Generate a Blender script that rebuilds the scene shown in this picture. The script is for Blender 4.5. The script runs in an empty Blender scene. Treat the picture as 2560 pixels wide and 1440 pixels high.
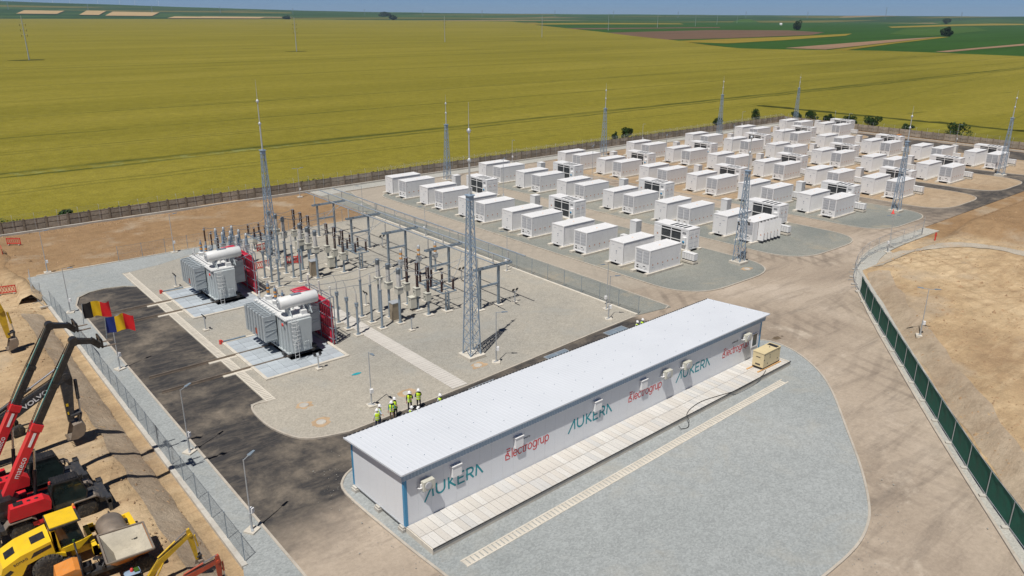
import bpy, math, random
from mathutils import Vector, Matrix

random.seed(7)
R = math.radians
SC = bpy.context.scene
COL = SC.collection

# ------------------------------------------------------------------ camera
CAM_F, CAM_PSI, CAM_PITCH, CAM_ROLL, CAM_H = 1934.436, 0.8741095, 0.3402054, -0.0046848, 30.815
_f = Vector((math.cos(CAM_PSI)*math.cos(CAM_PITCH), math.sin(CAM_PSI)*math.cos(CAM_PITCH), -math.sin(CAM_PITCH)))
_r = Vector((math.sin(CAM_PSI), -math.cos(CAM_PSI), 0.0))
_d = _f.cross(_r)
_r2 = _r*math.cos(CAM_ROLL) + _d*math.sin(CAM_ROLL)
_u2 = -(-_r*math.sin(CAM_ROLL) + _d*math.cos(CAM_ROLL))
cam_data = bpy.data.cameras.new('camera')
cam_data.sensor_width = 36.0
cam_data.lens = CAM_F/2560.0*36.0
cam_data.clip_start = 0.5
cam_data.clip_end = 60000.0
cam = bpy.data.objects.new('camera', cam_data)
COL.objects.link(cam)
cam.matrix_world = Matrix(((_r2.x, _u2.x, -_f.x, 0.0), (_r2.y, _u2.y, -_f.y, 0.0), (_r2.z, _u2.z, -_f.z, CAM_H), (0, 0, 0, 1)))
SC.camera = cam

# ------------------------------------------------------------------ sky and sun
SUN_AZ = R(27.0)      # shadows fall towards +X, a little +Y
SUN_EL = R(65.0)
sun_dir = Vector((-math.cos(SUN_AZ)*math.cos(SUN_EL), -math.sin(SUN_AZ)*math.cos(SUN_EL), math.sin(SUN_EL)))
world = bpy.data.worlds.new('World'); SC.world = world; world.use_nodes = True
wn = world.node_tree.nodes; wl = world.node_tree.links
sky = wn.new('ShaderNodeTexSky'); sky.sky_type = 'NISHITA'; sky.sun_disc = False
sky.sun_elevation = SUN_EL
sky.sun_rotation = math.atan2(sun_dir.x, sun_dir.y)
sky.altitude = 100.0; sky.air_density = 0.38; sky.dust_density = 0.0; sky.ozone_density = 10.0
wl.new(sky.outputs[0], wn['Background'].inputs[0])
wn['Background'].inputs[1].default_value = 0.058
sd = bpy.data.lights.new('sun', 'SUN'); sd.energy = 4.75; sd.angle = R(0.53); sd.color = (1.0, 0.955, 0.88)
sun = bpy.data.objects.new('sun', sd); COL.objects.link(sun)
sun.rotation_euler = (-sun_dir).to_track_quat('-Z', 'Y').to_euler()
SC.view_settings.view_transform = 'Standard'
try: SC.view_settings.look = 'None'
except Exception: pass
SC.view_settings.exposure = 0.0
SC.view_settings.gamma = 1.0
SC.view_settings.use_curve_mapping = False
SC.cycles.max_bounces = 5; SC.cycles.diffuse_bounces = 3; SC.cycles.glossy_bounces = 2; SC.cycles.transmission_bounces = 3
SC.cycles.transparent_max_bounces = 8

# ------------------------------------------------------------------ mesh helpers
class MB:
    """collects shapes and links them as ONE mesh object"""
    def __init__(s): s.v = []; s.f = []; s.m = []; s.s = []
    def add(s, vs, fs, m=0, smooth=False):
        b = len(s.v); s.v += [tuple(p) for p in vs]
        for f in fs:
            s.f.append([b+i for i in f]); s.m.append(m); s.s.append(smooth)
        return s
    def box(s, x0, y0, z0, x1, y1, z1, m=0):
        return s.add([(x0,y0,z0),(x1,y0,z0),(x1,y1,z0),(x0,y1,z0),(x0,y0,z1),(x1,y0,z1),(x1,y1,z1),(x0,y1,z1)],
                     [(3,2,1,0),(4,5,6,7),(0,1,5,4),(1,2,6,5),(2,3,7,6),(3,0,4,7)], m)
    def cbox(s, c, d, m=0):
        return s.box(c[0]-d[0]/2, c[1]-d[1]/2, c[2]-d[2]/2, c[0]+d[0]/2, c[1]+d[1]/2, c[2]+d[2]/2, m)
    def bar(s, p, q, w, h, m=0, up=(0,0,1), w2=None, h2=None):
        p = Vector(p); q = Vector(q); t = (q-p).normalized(); u = Vector(up)
        if abs(t.dot(u)) > 0.98: u = Vector((1,0,0))
        a = t.cross(u).normalized(); b = a.cross(t)
        w2 = w if w2 is None else w2; h2 = h if h2 is None else h2
        vs = []
        for c, ww, hh in ((p,w,h),(q,w2,h2)):
            for i, j in ((-1,-1),(1,-1),(1,1),(-1,1)): vs.append(c+a*(ww/2*i)+b*(hh/2*j))
        return s.add(vs, [(0,1,2,3),(7,6,5,4),(0,4,5,1),(1,5,6,2),(2,6,7,3),(3,7,4,0)], m)
    def cyl(s, p, q, r, r2=None, n=8, m=0, smooth=True, caps=True):
        p = Vector(p); q = Vector(q); t = (q-p).normalized()
        u = Vector((0,0,1)) if abs(t.z) < 0.9 else Vector((1,0,0))
        a = t.cross(u).normalized(); b = a.cross(t); r2 = r if r2 is None else r2
        vs = [p+(a*math.cos(2*math.pi*i/n)+b*math.sin(2*math.pi*i/n))*r for i in range(n)]
        vs += [q+(a*math.cos(2*math.pi*i/n)+b*math.sin(2*math.pi*i/n))*r2 for i in range(n)]
        s.add(vs, [(i,(i+1)%n,n+(i+1)%n,n+i)[::-1] for i in range(n)], m, smooth)
        if caps:
            s.add(vs[:n], [tuple(range(n))], m); s.add(vs[n:], [tuple(range(n))[::-1]], m)
        return s
    def lathe(s, prof, c=(0,0,0), n=10, m=0, smooth=True, axis='z'):
        vs = []
        for r, z in prof:
            for i in range(n):
                a = 2*math.pi*i/n
                if axis == 'z': vs.append((c[0]+r*math.cos(a), c[1]+r*math.sin(a), c[2]+z))
                elif axis == 'y': vs.append((c[0]+r*math.cos(a), c[1]+z, c[2]-r*math.sin(a)))
                else: vs.append((c[0]+z, c[1]+r*math.cos(a), c[2]+r*math.sin(a)))
        fs = []
        for k in range(len(prof)-1):
            for i in range(n): fs.append((k*n+i, k*n+(i+1)%n, (k+1)*n+(i+1)%n, (k+1)*n+i))
        s.add(vs, fs, m, smooth)
        s.add(vs[:n], [tuple(range(n))[::-1]], m); s.add(vs[-n:], [tuple(range(n))], m)
        return s
    def tube(s, pts, r, n=6, m=0):
        pts = [Vector(p) for p in pts]; vs = []; N = len(pts)
        for k, p in enumerate(pts):
            t = (pts[min(k+1,N-1)]-pts[max(k-1,0)]).normalized()
            u = Vector((0,0,1)) if abs(t.z) < 0.9 else Vector((1,0,0))
            a = t.cross(u).normalized(); b = a.cross(t)
            vs += [p+(a*math.cos(2*math.pi*i/n)+b*math.sin(2*math.pi*i/n))*r for i in range(n)]
        fs = [(k*n+(i+1)%n, k*n+i, (k+1)*n+i, (k+1)*n+(i+1)%n)[::-1][::-1] for k in range(N-1) for i in range(n)]
        s.add(vs, fs, m, True)
        s.add(vs[:n], [tuple(range(n))], m); s.add(vs[-n:], [tuple(range(n))[::-1]], m)
        return s
    def prism(s, poly, z0, z1, m=0, bottom=True):
        n = len(poly)
        vs = [(x,y,z0) for x,y in poly]+[(x,y,z1) for x,y in poly]
        fs = [tuple(range(n,2*n))]+[(i,(i+1)%n,n+(i+1)%n,n+i) for i in range(n)]
        if bottom: fs.append(tuple(range(n))[::-1])
        return s.add(vs, fs, m)
    def xprism(s, poly, y0, y1, m=0):      # poly in (x,z), extruded along y
        n = len(poly)
        vs = [(x,y0,z) for x,z in poly]+[(x,y1,z) for x,z in poly]
        return s.add(vs, [tuple(range(n)), tuple(range(n,2*n))[::-1]]+[(i,n+i,n+(i+1)%n,(i+1)%n) for i in range(n)], m)
    def build(s, name, mats, parent=None, loc=None):
        me = bpy.data.meshes.new(name)
        me.from_pydata(s.v, [], s.f)
        if not isinstance(mats, (list, tuple)): mats = [mats]
        for m in mats: me.materials.append(m)
        me.polygons.foreach_set('material_index', s.m)
        me.polygons.foreach_set('use_smooth', s.s)
        me.update()
        o = bpy.data.objects.new(name, me); COL.objects.link(o)
        if parent is not None: o.parent = parent
        if loc is not None: o.location = loc
        return o

def sharp(o, ang=35):
    """recalculate normals outwards"""
    import bmesh
    bm = bmesh.new(); bm.from_mesh(o.data); bmesh.ops.recalc_face_normals(bm, faces=bm.faces); bm.to_mesh(o.data); bm.free()
    return o
def tag(o, label=None, cat=None, group=None, kind=None):
    if label: o['label'] = label
    if cat: o['category'] = cat
    if group: o['group'] = group
    if kind: o['kind'] = kind
    return o
def thing(name, label, cat, loc=(0,0,0), rz=0.0, group=None):
    o = bpy.data.objects.new(name, None); COL.objects.link(o)
    o.location = loc; o.rotation_euler = (0,0,rz); o.empty_display_size = 0.2
    return tag(o, label, cat, group)
KIDS = {}
def kids(o):
    return [c for c in bpy.data.objects if c.parent == o] if o not in KIDS else KIDS[o]
def tree(o):
    """[(object, [subtrees])] of a thing, so copies need no search"""
    idx = {}
    for c in bpy.data.objects:
        if c.parent: idx.setdefault(c.parent.name, []).append(c)
    def rec(p): return (p, [rec(c) for c in idx.get(p.name, [])])
    return rec(o)
def dup(t, loc, rz=0.0, label=None, group=None, scale=None):
    """copy of a thing (given as its tree) with copies of its parts and sub-parts"""
    def rec(node, parent):
        c = node[0].copy(); COL.objects.link(c); c.parent = parent
        for k in node[1]: rec(k, c)
        return c
    r = rec(t, None); r.location = loc; r.rotation_euler = (0,0,rz)
    if scale: r.scale = scale
    if label: r['label'] = label
    if group: r['group'] = group
    return r
def struct(o): o['kind'] = 'structure'; return o
ORD = ['first','second','third','fourth','fifth','sixth','seventh','eighth','ninth','tenth','eleventh','twelfth','thirteenth','fourteenth']

def roundpoly(pts, rad, seg=8):
    """closed polygon with rounded corners; rad is one radius or one per corner"""
    n = len(pts); out = []
    rad = rad if isinstance(rad, (list, tuple)) else [rad]*n
    for i in range(n):
        p = Vector(pts[i]); a = (Vector(pts[i-1])-p); b = (Vector(pts[(i+1)%n])-p)
        if rad[i] <= 0: out.append(tuple(p)); continue
        la, lb = a.length, b.length; a.normalize(); b.normalize()
        ang = a.angle(b); d = min(rad[i]/math.tan(ang/2), la*0.49, lb*0.49)
        p0 = p+a*d; p2 = p+b*d
        for k in range(seg+1):
            t = k/seg; q = p0*(1-t)**2+p*(2*t*(1-t))+p2*t*t; out.append((q.x,q.y))
    return out
def smoothpath(pts, seg=5, closed=False):
    """Catmull-Rom through the points"""
    P = [Vector(p) for p in pts]; n = len(P); out = []
    for i in range(n if closed else n-1):
        p0 = P[i-1] if (i > 0 or closed) else P[0]; p1 = P[i]; p2 = P[(i+1)%n]; p3 = P[(i+2)%n] if (i+2 < n or closed) else P[-1]
        for k in range(seg):
            t = k/seg
            q = 0.5*((2*p1)+(p2-p0)*t+(2*p0-5*p1+4*p2-p3)*t*t+(3*p1-p0-3*p2+p3)*t**3); out.append(tuple(q))
    if not closed: out.append(tuple(P[-1]))
    return out
def offset(path, d, closed=False):
    P = [Vector(p[:2]) for p in path]; n = len(P); out = []
    for i in range(n):
        a = P[i]-P[i-1] if (i > 0 or closed) else P[1]-P[0]
        b = P[(i+1)%n]-P[i] if (i < n-1 or closed) else P[-1]-P[-2]
        a.normalize() ; b.normalize()
        na = Vector((-a.y,a.x)); nb = Vector((-b.y,b.x)); m = (na+nb)
        if m.length < 1e-6: m = na
        m.normalize(); k = 1.0/max(0.5, m.dot(na)); q = P[i]+m*d*k; out.append((q.x,q.y))
    return out

# ------------------------------------------------------------------ materials
def _mat(name):
    m = bpy.data.materials.new(name); m.use_nodes = True
    nt = m.node_tree; b = nt.nodes['Principled BSDF']
    return m, nt, b
def N(nt, t, **k):
    n = nt.nodes.new(t)
    for a, v in k.items():
        if a.startswith('i_'): n.inputs[a[2:].replace('_',' ')].default_value = v
        else: setattr(n, a, v)
    return n
def ramp(nt, fac, stops):
    r = nt.nodes.new('ShaderNodeValToRGB'); e = r.color_ramp.elements
    while len(e) < len(stops): e.new(0.5)
    for i, (p, c) in enumerate(stops): e[i].position = p; e[i].color = (c[0],c[1],c[2],1) if not isinstance(c,(int,float)) else (c,c,c,1)
    nt.links.new(fac, r.inputs[0]); return r.outputs[0]
def noise(nt, vec, scale, detail=4, rough=0.55, dist=0.0):
    n = N(nt,'ShaderNodeTexNoise'); n.inputs['Scale'].default_value = scale; n.inputs['Detail'].default_value = detail
    n.inputs['Roughness'].default_value = rough; n.inputs['Distortion'].default_value = dist
    nt.links.new(vec, n.inputs['Vector']); return n.outputs['Fac']
def mixc(nt, fac, a, b, mode='MIX'):
    n = N(nt,'ShaderNodeMix', data_type='RGBA', blend_type=mode)
    for k, s in ((0,fac),(6,a),(7,b)):
        if hasattr(s,'links') or isinstance(s, bpy.types.NodeSocket): nt.links.new(s, n.inputs[k])
        else: n.inputs[k].default_value = s if k == 0 else (s[0],s[1],s[2],1)
    return n.outputs[2]
def math_(nt, op, a, b=None, clamp=False):
    n = N(nt,'ShaderNodeMath', operation=op); n.use_clamp = clamp
    for k, s in ((0,a),(1,b)):
        if s is None: continue
        if isinstance(s, bpy.types.NodeSocket): nt.links.new(s, n.inputs[k])
        else: n.inputs[k].default_value = s
    return n.outputs[0]
def bump(nt, b, h, strength=0.3, dist=0.05):
    n = N(nt,'ShaderNodeBump'); n.inputs['Strength'].default_value = strength; n.inputs['Distance'].default_value = dist
    nt.links.new(h, n.inputs['Height']); nt.links.new(n.outputs[0], b.inputs['Normal'])
def coords(nt, kind='Object'):
    return N(nt,'ShaderNodeTexCoord').outputs[kind]
def wpos(nt): return N(nt,'ShaderNodeNewGeometry').outputs['Position']
def paint(name, c, rough=0.45, metal=0.0, var=0.10, scale=1.3, dirt=None, dirtamt=0.0, bumps=0.0, rnd=0.06, spec=None):
    """painted or bare surface with a little grime, streaks and per-object variation"""
    m, nt, b = _mat(name); v = coords(nt)
    n1 = noise(nt, v, scale, 5, 0.6)
    lo = [x*(1-var) for x in c]; hi = [min(1,x*(1+var)) for x in c]
    col = ramp(nt, n1, [(0.3,lo),(0.7,hi)])
    if dirt:
        n2 = noise(nt, v, scale*3.1, 6, 0.7, 0.6)
        f = ramp(nt, n2, [(0.5,0.0),(0.72,dirtamt)])
        col = mixc(nt, f, col, dirt)
    if rnd:
        oi = N(nt,'ShaderNodeObjectInfo').outputs['Random']
        k = math_(nt,'MULTIPLY_ADD',oi,2*rnd); nt.nodes[-1].inputs[2].default_value = 1-rnd
        g = N(nt,'ShaderNodeCombineColor'); [nt.links.new(k, g.inputs[i]) for i in range(3)]
        col = mixc(nt, 1.0, col, g.outputs[0], 'MULTIPLY')
    nt.links.new(col, b.inputs['Base Color'])
    rr = ramp(nt, n1, [(0.2,max(0.05,rough-0.08)),(0.8,min(1,rough+0.1))]); nt.links.new(rr, b.inputs['Roughness'])
    b.inputs['Metallic'].default_value = metal
    if spec is not None: b.inputs['Specular IOR Level'].default_value = spec
    if bumps: bump(nt, b, noise(nt, v, scale*14, 4), bumps, 0.02)
    return m
def gravel(name, c1, c2, c3, big=0.09, fine=5.0, stain=None, stainamt=0.0):
    m, nt, b = _mat(name); v = wpos(nt)
    nb = noise(nt, v, big, 5, 0.62, 0.4)
    col = ramp(nt, nb, [(0.30,c1),(0.55,c2),(0.75,c3)])
    vo = N(nt,'ShaderNodeTexVoronoi', feature='F1'); vo.inputs['Scale'].default_value = fine; nt.links.new(v, vo.inputs['Vector'])
    sp = N(nt,'ShaderNodeSeparateColor'); nt.links.new(vo.outputs['Color'], sp.inputs[0])
    g = ramp(nt, sp.outputs[0], [(0.0,0.86),(0.5,1.0),(1.0,1.16)])
    col = mixc(nt, 1.0, col, g, 'MULTIPLY')
    g2 = ramp(nt, noise(nt, v, 0.9, 6, 0.7), [(0.3,0.93),(0.7,1.07)])
    col = mixc(nt, 1.0, col, g2, 'MULTIPLY')
    if stain:
        f = ramp(nt, noise(nt, v, 0.16, 6, 0.65, 0.8), [(0.52,0.0),(0.68,stainamt)]); col = mixc(nt, f, col, stain)
    nt.links.new(col, b.inputs['Base Color']); b.inputs['Roughness'].default_value = 0.95
    b.inputs['Specular IOR Level'].default_value = 0.2
    bump(nt, b, vo.outputs['Distance'], 0.55, 0.03)
    return m
def plain(name, c, rough=0.6, metal=0.0):
    m, nt, b = _mat(name); v = coords(nt)
    col = ramp(nt, noise(nt, v, 2.0, 3), [(0.3,[x*0.92 for x in c]),(0.7,[min(1,x*1.08) for x in c])])
    nt.links.new(col, b.inputs['Base Color']); b.inputs['Roughness'].default_value = rough; b.inputs['Metallic'].default_value = metal
    return m

M = {}
M['white'] = paint('container_white', (0.78,0.78,0.785), 0.42, 0, 0.03, 0.6, (0.55,0.52,0.46), 0.18, rnd=0.02)
M['white_in'] = plain('vent_grey', (0.50,0.51,0.53), 0.5)
M['grille'] = paint('grille_dark', (0.075,0.082,0.09), 0.55, 0.3, 0.25, 1.0, (0.2,0.19,0.17), 0.3)
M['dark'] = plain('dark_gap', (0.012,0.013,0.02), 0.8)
M['concrete'] = paint('concrete_pale', (0.58,0.54,0.47), 0.9, 0, 0.10, 1.2, (0.36,0.31,0.25), 0.5, 0.2)
M['concrete_grey'] = paint('concrete_grey', (0.46,0.44,0.40), 0.92, 0, 0.14, 0.8, (0.30,0.25,0.19), 0.6, 0.3)
M['kerb'] = paint('kerb_concrete', (0.44,0.40,0.345), 0.92, 0, 0.12, 0.7, (0.30,0.24,0.18), 0.6, 0.2, rnd=0)
M['galv'] = paint('galvanised_steel', (0.26,0.325,0.39), 0.42, 0.3, 0.16, 1.5, (0.20,0.22,0.24), 0.4)
M['galv_l'] = paint('galvanised_light', (0.52,0.55,0.58), 0.4, 0.4, 0.12, 1.5, (0.3,0.32,0.33), 0.3)
M['porc_brown'] = paint('brown_porcelain', (0.045,0.016,0.014), 0.22, 0, 0.2, 3)
M['porc_grey'] = paint('grey_porcelain', (0.50,0.49,0.46), 0.3, 0, 0.08, 3)
M['porc_white'] = paint('white_porcelain', (0.66,0.64,0.60), 0.32, 0, 0.08, 3)
M['porc_blue'] = paint('blue_grey_insulator', (0.16,0.25,0.36), 0.35, 0, 0.2, 3)
M['orange'] = plain('orange_band', (0.62,0.30,0.08), 0.5)
M['box_beige'] = paint('box_beige', (0.56,0.55,0.48), 0.5, 0, 0.05, 2, (0.4,0.38,0.32), 0.3)
M['cab_brown'] = paint('stainless_cabinet', (0.34,0.285,0.215), 0.35, 0.35, 0.14, 1.2)
M['alu'] = paint('aluminium_tube', (0.52,0.55,0.59), 0.35, 0.6, 0.08, 1)
M['red'] = paint('red_paint', (0.62,0.022,0.03), 0.38, 0, 0.12, 1.5, (0.35,0.1,0.07), 0.35)
M['redcable'] = paint('red_cable', (0.60,0.03,0.07), 0.45, 0, 0.12, 2)
M['plastic_red'] = paint('red_plastic', (0.62,0.05,0.04), 0.5, 0, 0.1, 2)
M['black'] = paint('black_steel', (0.020,0.020,0.022), 0.4, 0, 0.25, 1.5, (0.12,0.10,0.08), 0.35)
M['charcoal'] = paint('charcoal_paint', (0.035,0.037,0.043), 0.42, 0, 0.2, 1.5, (0.2,0.16,0.11), 0.45)
M['tyre'] = paint('tyre_rubber', (0.030,0.029,0.028), 0.85, 0, 0.2, 2.5, (0.24,0.19,0.13), 0.65, 0.3)
M['yellow'] = paint('machine_yellow', (0.80,0.52,0.02), 0.36, 0, 0.07, 1.2, (0.45,0.33,0.12), 0.25)
M['yellow_old'] = paint('worn_yellow', (0.60,0.38,0.02), 0.5, 0, 0.2, 1.5, (0.25,0.18,0.07), 0.6)
M['orange_p'] = paint('orange_paint', (0.68,0.25,0.05), 0.45, 0, 0.12, 1.3, (0.50,0.34,0.19), 0.5)
M['red_old'] = paint('worn_red', (0.42,0.07,0.03), 0.5, 0, 0.2, 1.5, (0.22,0.1,0.06), 0.6)
M['steel_worn'] = paint('worn_steel', (0.27,0.225,0.185), 0.55, 0.35, 0.22, 1.5, (0.33,0.25,0.17), 0.5, 0.2)
M['chrome'] = plain('chrome_rod', (0.6,0.6,0.62), 0.2, 0.9)
M['wood'] = paint('timber', (0.56,0.33,0.14), 0.8, 0, 0.18, 3, bumps=0.2)
M['cream'] = paint('generator_cream', (0.66,0.55,0.33), 0.42, 0, 0.05, 1.2)
M['bluetrim'] = paint('blue_trim', (0.045,0.26,0.48), 0.35, 0, 0.06, 1)
M['wallpanel'] = paint('white_wall_panel', (0.74,0.765,0.80), 0.38, 0, 0.02, 0.35, (0.5,0.46,0.4), 0.08, rnd=0)
M['roofsheet'] = paint('roof_sheet', (0.635,0.665,0.715), 0.42, 0.0, 0.018, 0.22, (0.52,0.53,0.55), 0.06, rnd=0)
M['fascia'] = paint('fascia_sheet', (0.30,0.40,0.52), 0.4, 0.2, 0.05, 1, rnd=0)
M['teal'] = plain('teal_letters', (0.0,0.275,0.33), 0.5)
M['logo_red'] = plain('red_letters', (0.62,0.045,0.055), 0.5)
M['logo_dark'] = plain('dark_letters', (0.06,0.07,0.09), 0.5)
M['logo_white'] = plain('white_letters', (0.8,0.8,0.8), 0.5)
M['warn'] = plain('warning_orange', (0.55,0.20,0.08), 0.6)
M['warn_grey'] = plain('decal_grey', (0.33,0.36,0.42), 0.6)
M['decal_orange'] = plain('decal_orange', (0.80,0.42,0.20), 0.6)
M['vis'] = paint('hi_vis_yellow', (0.62,0.86,0.03), 0.7, 0, 0.08, 6)
M['vis_band'] = plain('reflective_band', (0.66,0.72,0.62), 0.4)
M['helmet'] = plain('white_helmet', (0.82,0.82,0.84), 0.3)
M['skin'] = plain('skin', (0.45,0.24,0.17), 0.6)
M['hair'] = plain('dark_hair', (0.03,0.022,0.018), 0.7)
M['cloth_black'] = plain('black_cloth', (0.018,0.018,0.024), 0.9)
M['cloth_navy'] = plain('navy_cloth', (0.02,0.035,0.10), 0.9)
M['cloth_blue'] = plain('light_blue_shirt', (0.36,0.46,0.62), 0.9)
M['cloth_teal'] = plain('teal_shirt', (0.10,0.30,0.29), 0.9)
M['cloth_brown'] = plain('brown_trousers', (0.20,0.125,0.075), 0.9)
M['cloth_white'] = plain('white_shirt', (0.62,0.65,0.70), 0.9)
M['glass'] = None
def _glass():
    m, nt, b = _mat('tinted_glass')
    b.inputs['Base Color'].default_value = (0.02,0.035,0.035,1); b.inputs['Roughness'].default_value = 0.06
    b.inputs['Specular IOR Level'].default_value = 0.8
    nt.links.new(ramp(nt, noise(nt, coords(nt), 1.5, 2), [(0.3,(0.012,0.02,0.02)),(0.7,(0.03,0.05,0.048))]), b.inputs['Base Color'])
    return m
M['glass'] = _glass()
M['net'] = paint('green_netting', (0.008,0.115,0.078), 0.8, 0, 0.22, 1.2, (0.02,0.12,0.08), 0.5)
M['wire'] = plain('fence_wire', (0.26,0.29,0.31), 0.6, 0.3)

# ------------------------------------------------------------------ ground, roads, gravel
from mathutils import noise as mnoise
def sst(t): t = max(0.0, min(1.0, t)); return t*t*(3-2*t)
def ground_h(x, y):
    a = max(0.0,min(1.0,(11.1-x)/2.3))*(1-sst((y-86)/12)); ed = (1-sst((y-88)/10))
    d1 = (x-86.3)*0.622-(y-39.3)*0.783; d2 = 45.3-y; d = min(d1, d2)
    b = sst((d-1.3)/2.6)
    z = 1.05*a + 0.85*b + ed*(0.14*math.exp(-((x-8.6)/0.9)**2)-0.24*math.exp(-((x-11.35)/0.42)**2))
    if b > 0: z += 1.7*sst((x-117.5)/7.0)*sst((y-31.0)/5.0)*sst((45.0-y)/3.5)*(1-sst((x-165)/20))+0.6*math.exp(-((x-112)**2/90.0+(y-33)**2/40.0))
    z += 0.7*math.exp(-((x-12)**2/14.0+(y-113)**2/20.0))
    dirt = max(a, b, sst((y-107.5)/3)*(1 if x < 60 else 0), sst((11.3-x)/1.0))
    n = mnoise.noise(Vector((x*0.11,y*0.11,0)))*0.22*(1 if x > 40 else 0.5)+mnoise.noise(Vector((x*0.3,y*0.3,0)))*0.12+mnoise.noise(Vector((x*0.75,y*0.75,3)))*0.07
    z += dirt*(n+0.03)-(1-dirt)*0.08
    return z
def make_ground():
    xs = [-160+8*i for i in range(15)]+[-40+i for i in range(200)]+[160+2.5*i for i in range(61)]
    ys = [-150+6*i for i in range(20)]+[-30+i for i in range(165)]
    me = []; nx = len(xs)
    for y in ys:
        for x in xs: me.append((x,y,ground_h(x,y)))
    fs = [(j*nx+i, j*nx+i+1, (j+1)*nx+i+1, (j+1)*nx+i) for j in range(len(ys)-1) for i in range(nx-1)]
    mb = MB(); mb.add(me, fs, 0, True)
    return mb
def rot_stretch(nt, vec, ang, sc):
    mp = N(nt,'ShaderNodeMapping'); mp.inputs['Rotation'].default_value = (0,0,ang); mp.inputs['Scale'].default_value = sc
    nt.links.new(vec, mp.inputs[0]); return mp.outputs[0]
def ranged(nt, s, a, b):
    n = N(nt,'ShaderNodeMapRange', interpolation_type='SMOOTHSTEP'); n.inputs['From Min'].default_value = a; n.inputs['From Max'].default_value = b
    nt.links.new(s, n.inputs[0]); return n.outputs[0]
def ringtracks(nt, v, c, period, dist=1.2):
    """curved wheel tracks: rings round a far turning point"""
    mp = N(nt,'ShaderNodeMapping'); mp.inputs['Location'].default_value = (-c[0],-c[1],0); nt.links.new(v, mp.inputs[0])
    w = N(nt,'ShaderNodeTexWave', wave_type='RINGS', rings_direction='Z'); w.inputs['Scale'].default_value = 0.314/period; w.inputs['Distortion'].default_value = dist; w.inputs['Detail'].default_value = 3; w.inputs['Detail Scale'].default_value = 0.6
    nt.links.new(mp.outputs[0], w.inputs['Vector']); return w.outputs['Fac']
def dirt_mat(name, c_dark, c_mid, c_pale, ang=0.55, tracks=0.5, grey=None, rings=(), soil=None):
    m, nt, b = _mat(name); v = wpos(nt)
    n1 = noise(nt, v, 0.06, 7, 0.64, 0.3)
    col = ramp(nt, n1, [(0.30,c_dark),(0.50,c_mid),(0.68,c_pale)])
    t = noise(nt, rot_stretch(nt, v, ang, (0.22,1.2,1)), 1.0, 6, 0.7, 0.3)
    col = mixc(nt, math_(nt,'MULTIPLY',ramp(nt, t, [(0.48,0.0),(0.66,1.0)]),tracks), col, c_dark)
    t2 = noise(nt, rot_stretch(nt, v, -ang*0.6, (0.16,0.9,1)), 1.0, 5, 0.65, 0.3)
    col = mixc(nt, math_(nt,'MULTIPLY',ramp(nt, t2, [(0.52,0.0),(0.68,1.0)]),tracks*0.8), col, c_pale)
    hh = t
    for c, per in rings:
        w = ringtracks(nt, v, c, per); msk = ramp(nt, noise(nt, v, 0.055, 4, 0.55), [(0.48,0.0),(0.58,1.0)])
        k = math_(nt,'MULTIPLY', math_(nt,'MULTIPLY', ramp(nt, w, [(0.80,0.0),(0.93,1.0)]), msk), 0.34)
        col = mixc(nt, k, col, c_dark); hh = math_(nt,'SUBTRACT', hh, math_(nt,'MULTIPLY',k,0.9))
    if soil:
        sx = N(nt,'ShaderNodeSeparateXYZ'); nt.links.new(v, sx.inputs[0]); wb = math_(nt,'MULTIPLY', math_(nt,'SUBTRACT', noise(nt, v, 0.08, 5, 0.65), 0.5), 14.0)
        far_ = ranged(nt, math_(nt,'ADD',sx.outputs[1],wb), 104.0, 112.0); heap = math_(nt,'MULTIPLY', ranged(nt, math_(nt,'ADD',sx.outputs[0],math_(nt,'MULTIPLY',wb,0.3)), 115.0, 120.0), ranged(nt, math_(nt,'ADD',sx.outputs[1],math_(nt,'MULTIPLY',wb,0.3)), 30.0, 34.0))
        col = mixc(nt, math_(nt,'MULTIPLY', math_(nt,'MAXIMUM', far_, heap), 0.85), col, soil)
    if grey:
        col = mixc(nt, ramp(nt, noise(nt, v, 0.10, 5, 0.6), [(0.55,0.0),(0.66,0.7)]), col, grey)
    md = noise(nt, v, 0.55, 9, 0.78); col = mixc(nt, 1.0, col, ramp(nt, md, [(0.28,0.74),(0.5,1.0),(0.72,1.2)]), 'MULTIPLY')
    cl = noise(nt, v, 3.5, 6, 0.8)
    col = mixc(nt, 1.0, col, ramp(nt, cl, [(0.25,0.86),(0.75,1.14)]), 'MULTIPLY')
    nt.links.new(col, b.inputs['Base Color']); b.inputs['Roughness'].default_value = 0.97; b.inputs['Specular IOR Level'].default_value = 0.15
    h = math_(nt,'ADD', math_(nt,'MULTIPLY',cl,0.7), math_(nt,'ADD', noise(nt, v, 0.9, 8, 0.72), hh)); bump(nt, b, h, 0.8, 0.18)
    return m
M['dirt'] = dirt_mat('bare_earth', (0.30,0.20,0.118), (0.475,0.345,0.205), (0.63,0.49,0.315), 0.55, 0.45, (0.40,0.325,0.24), (((60,-30),1.9),((150,10),2.4)), (0.27,0.17,0.09))
M['sand'] = dirt_mat('sandy_fill', (0.29,0.205,0.13), (0.38,0.285,0.19), (0.44,0.345,0.245), 0.1, 0.35)
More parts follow.
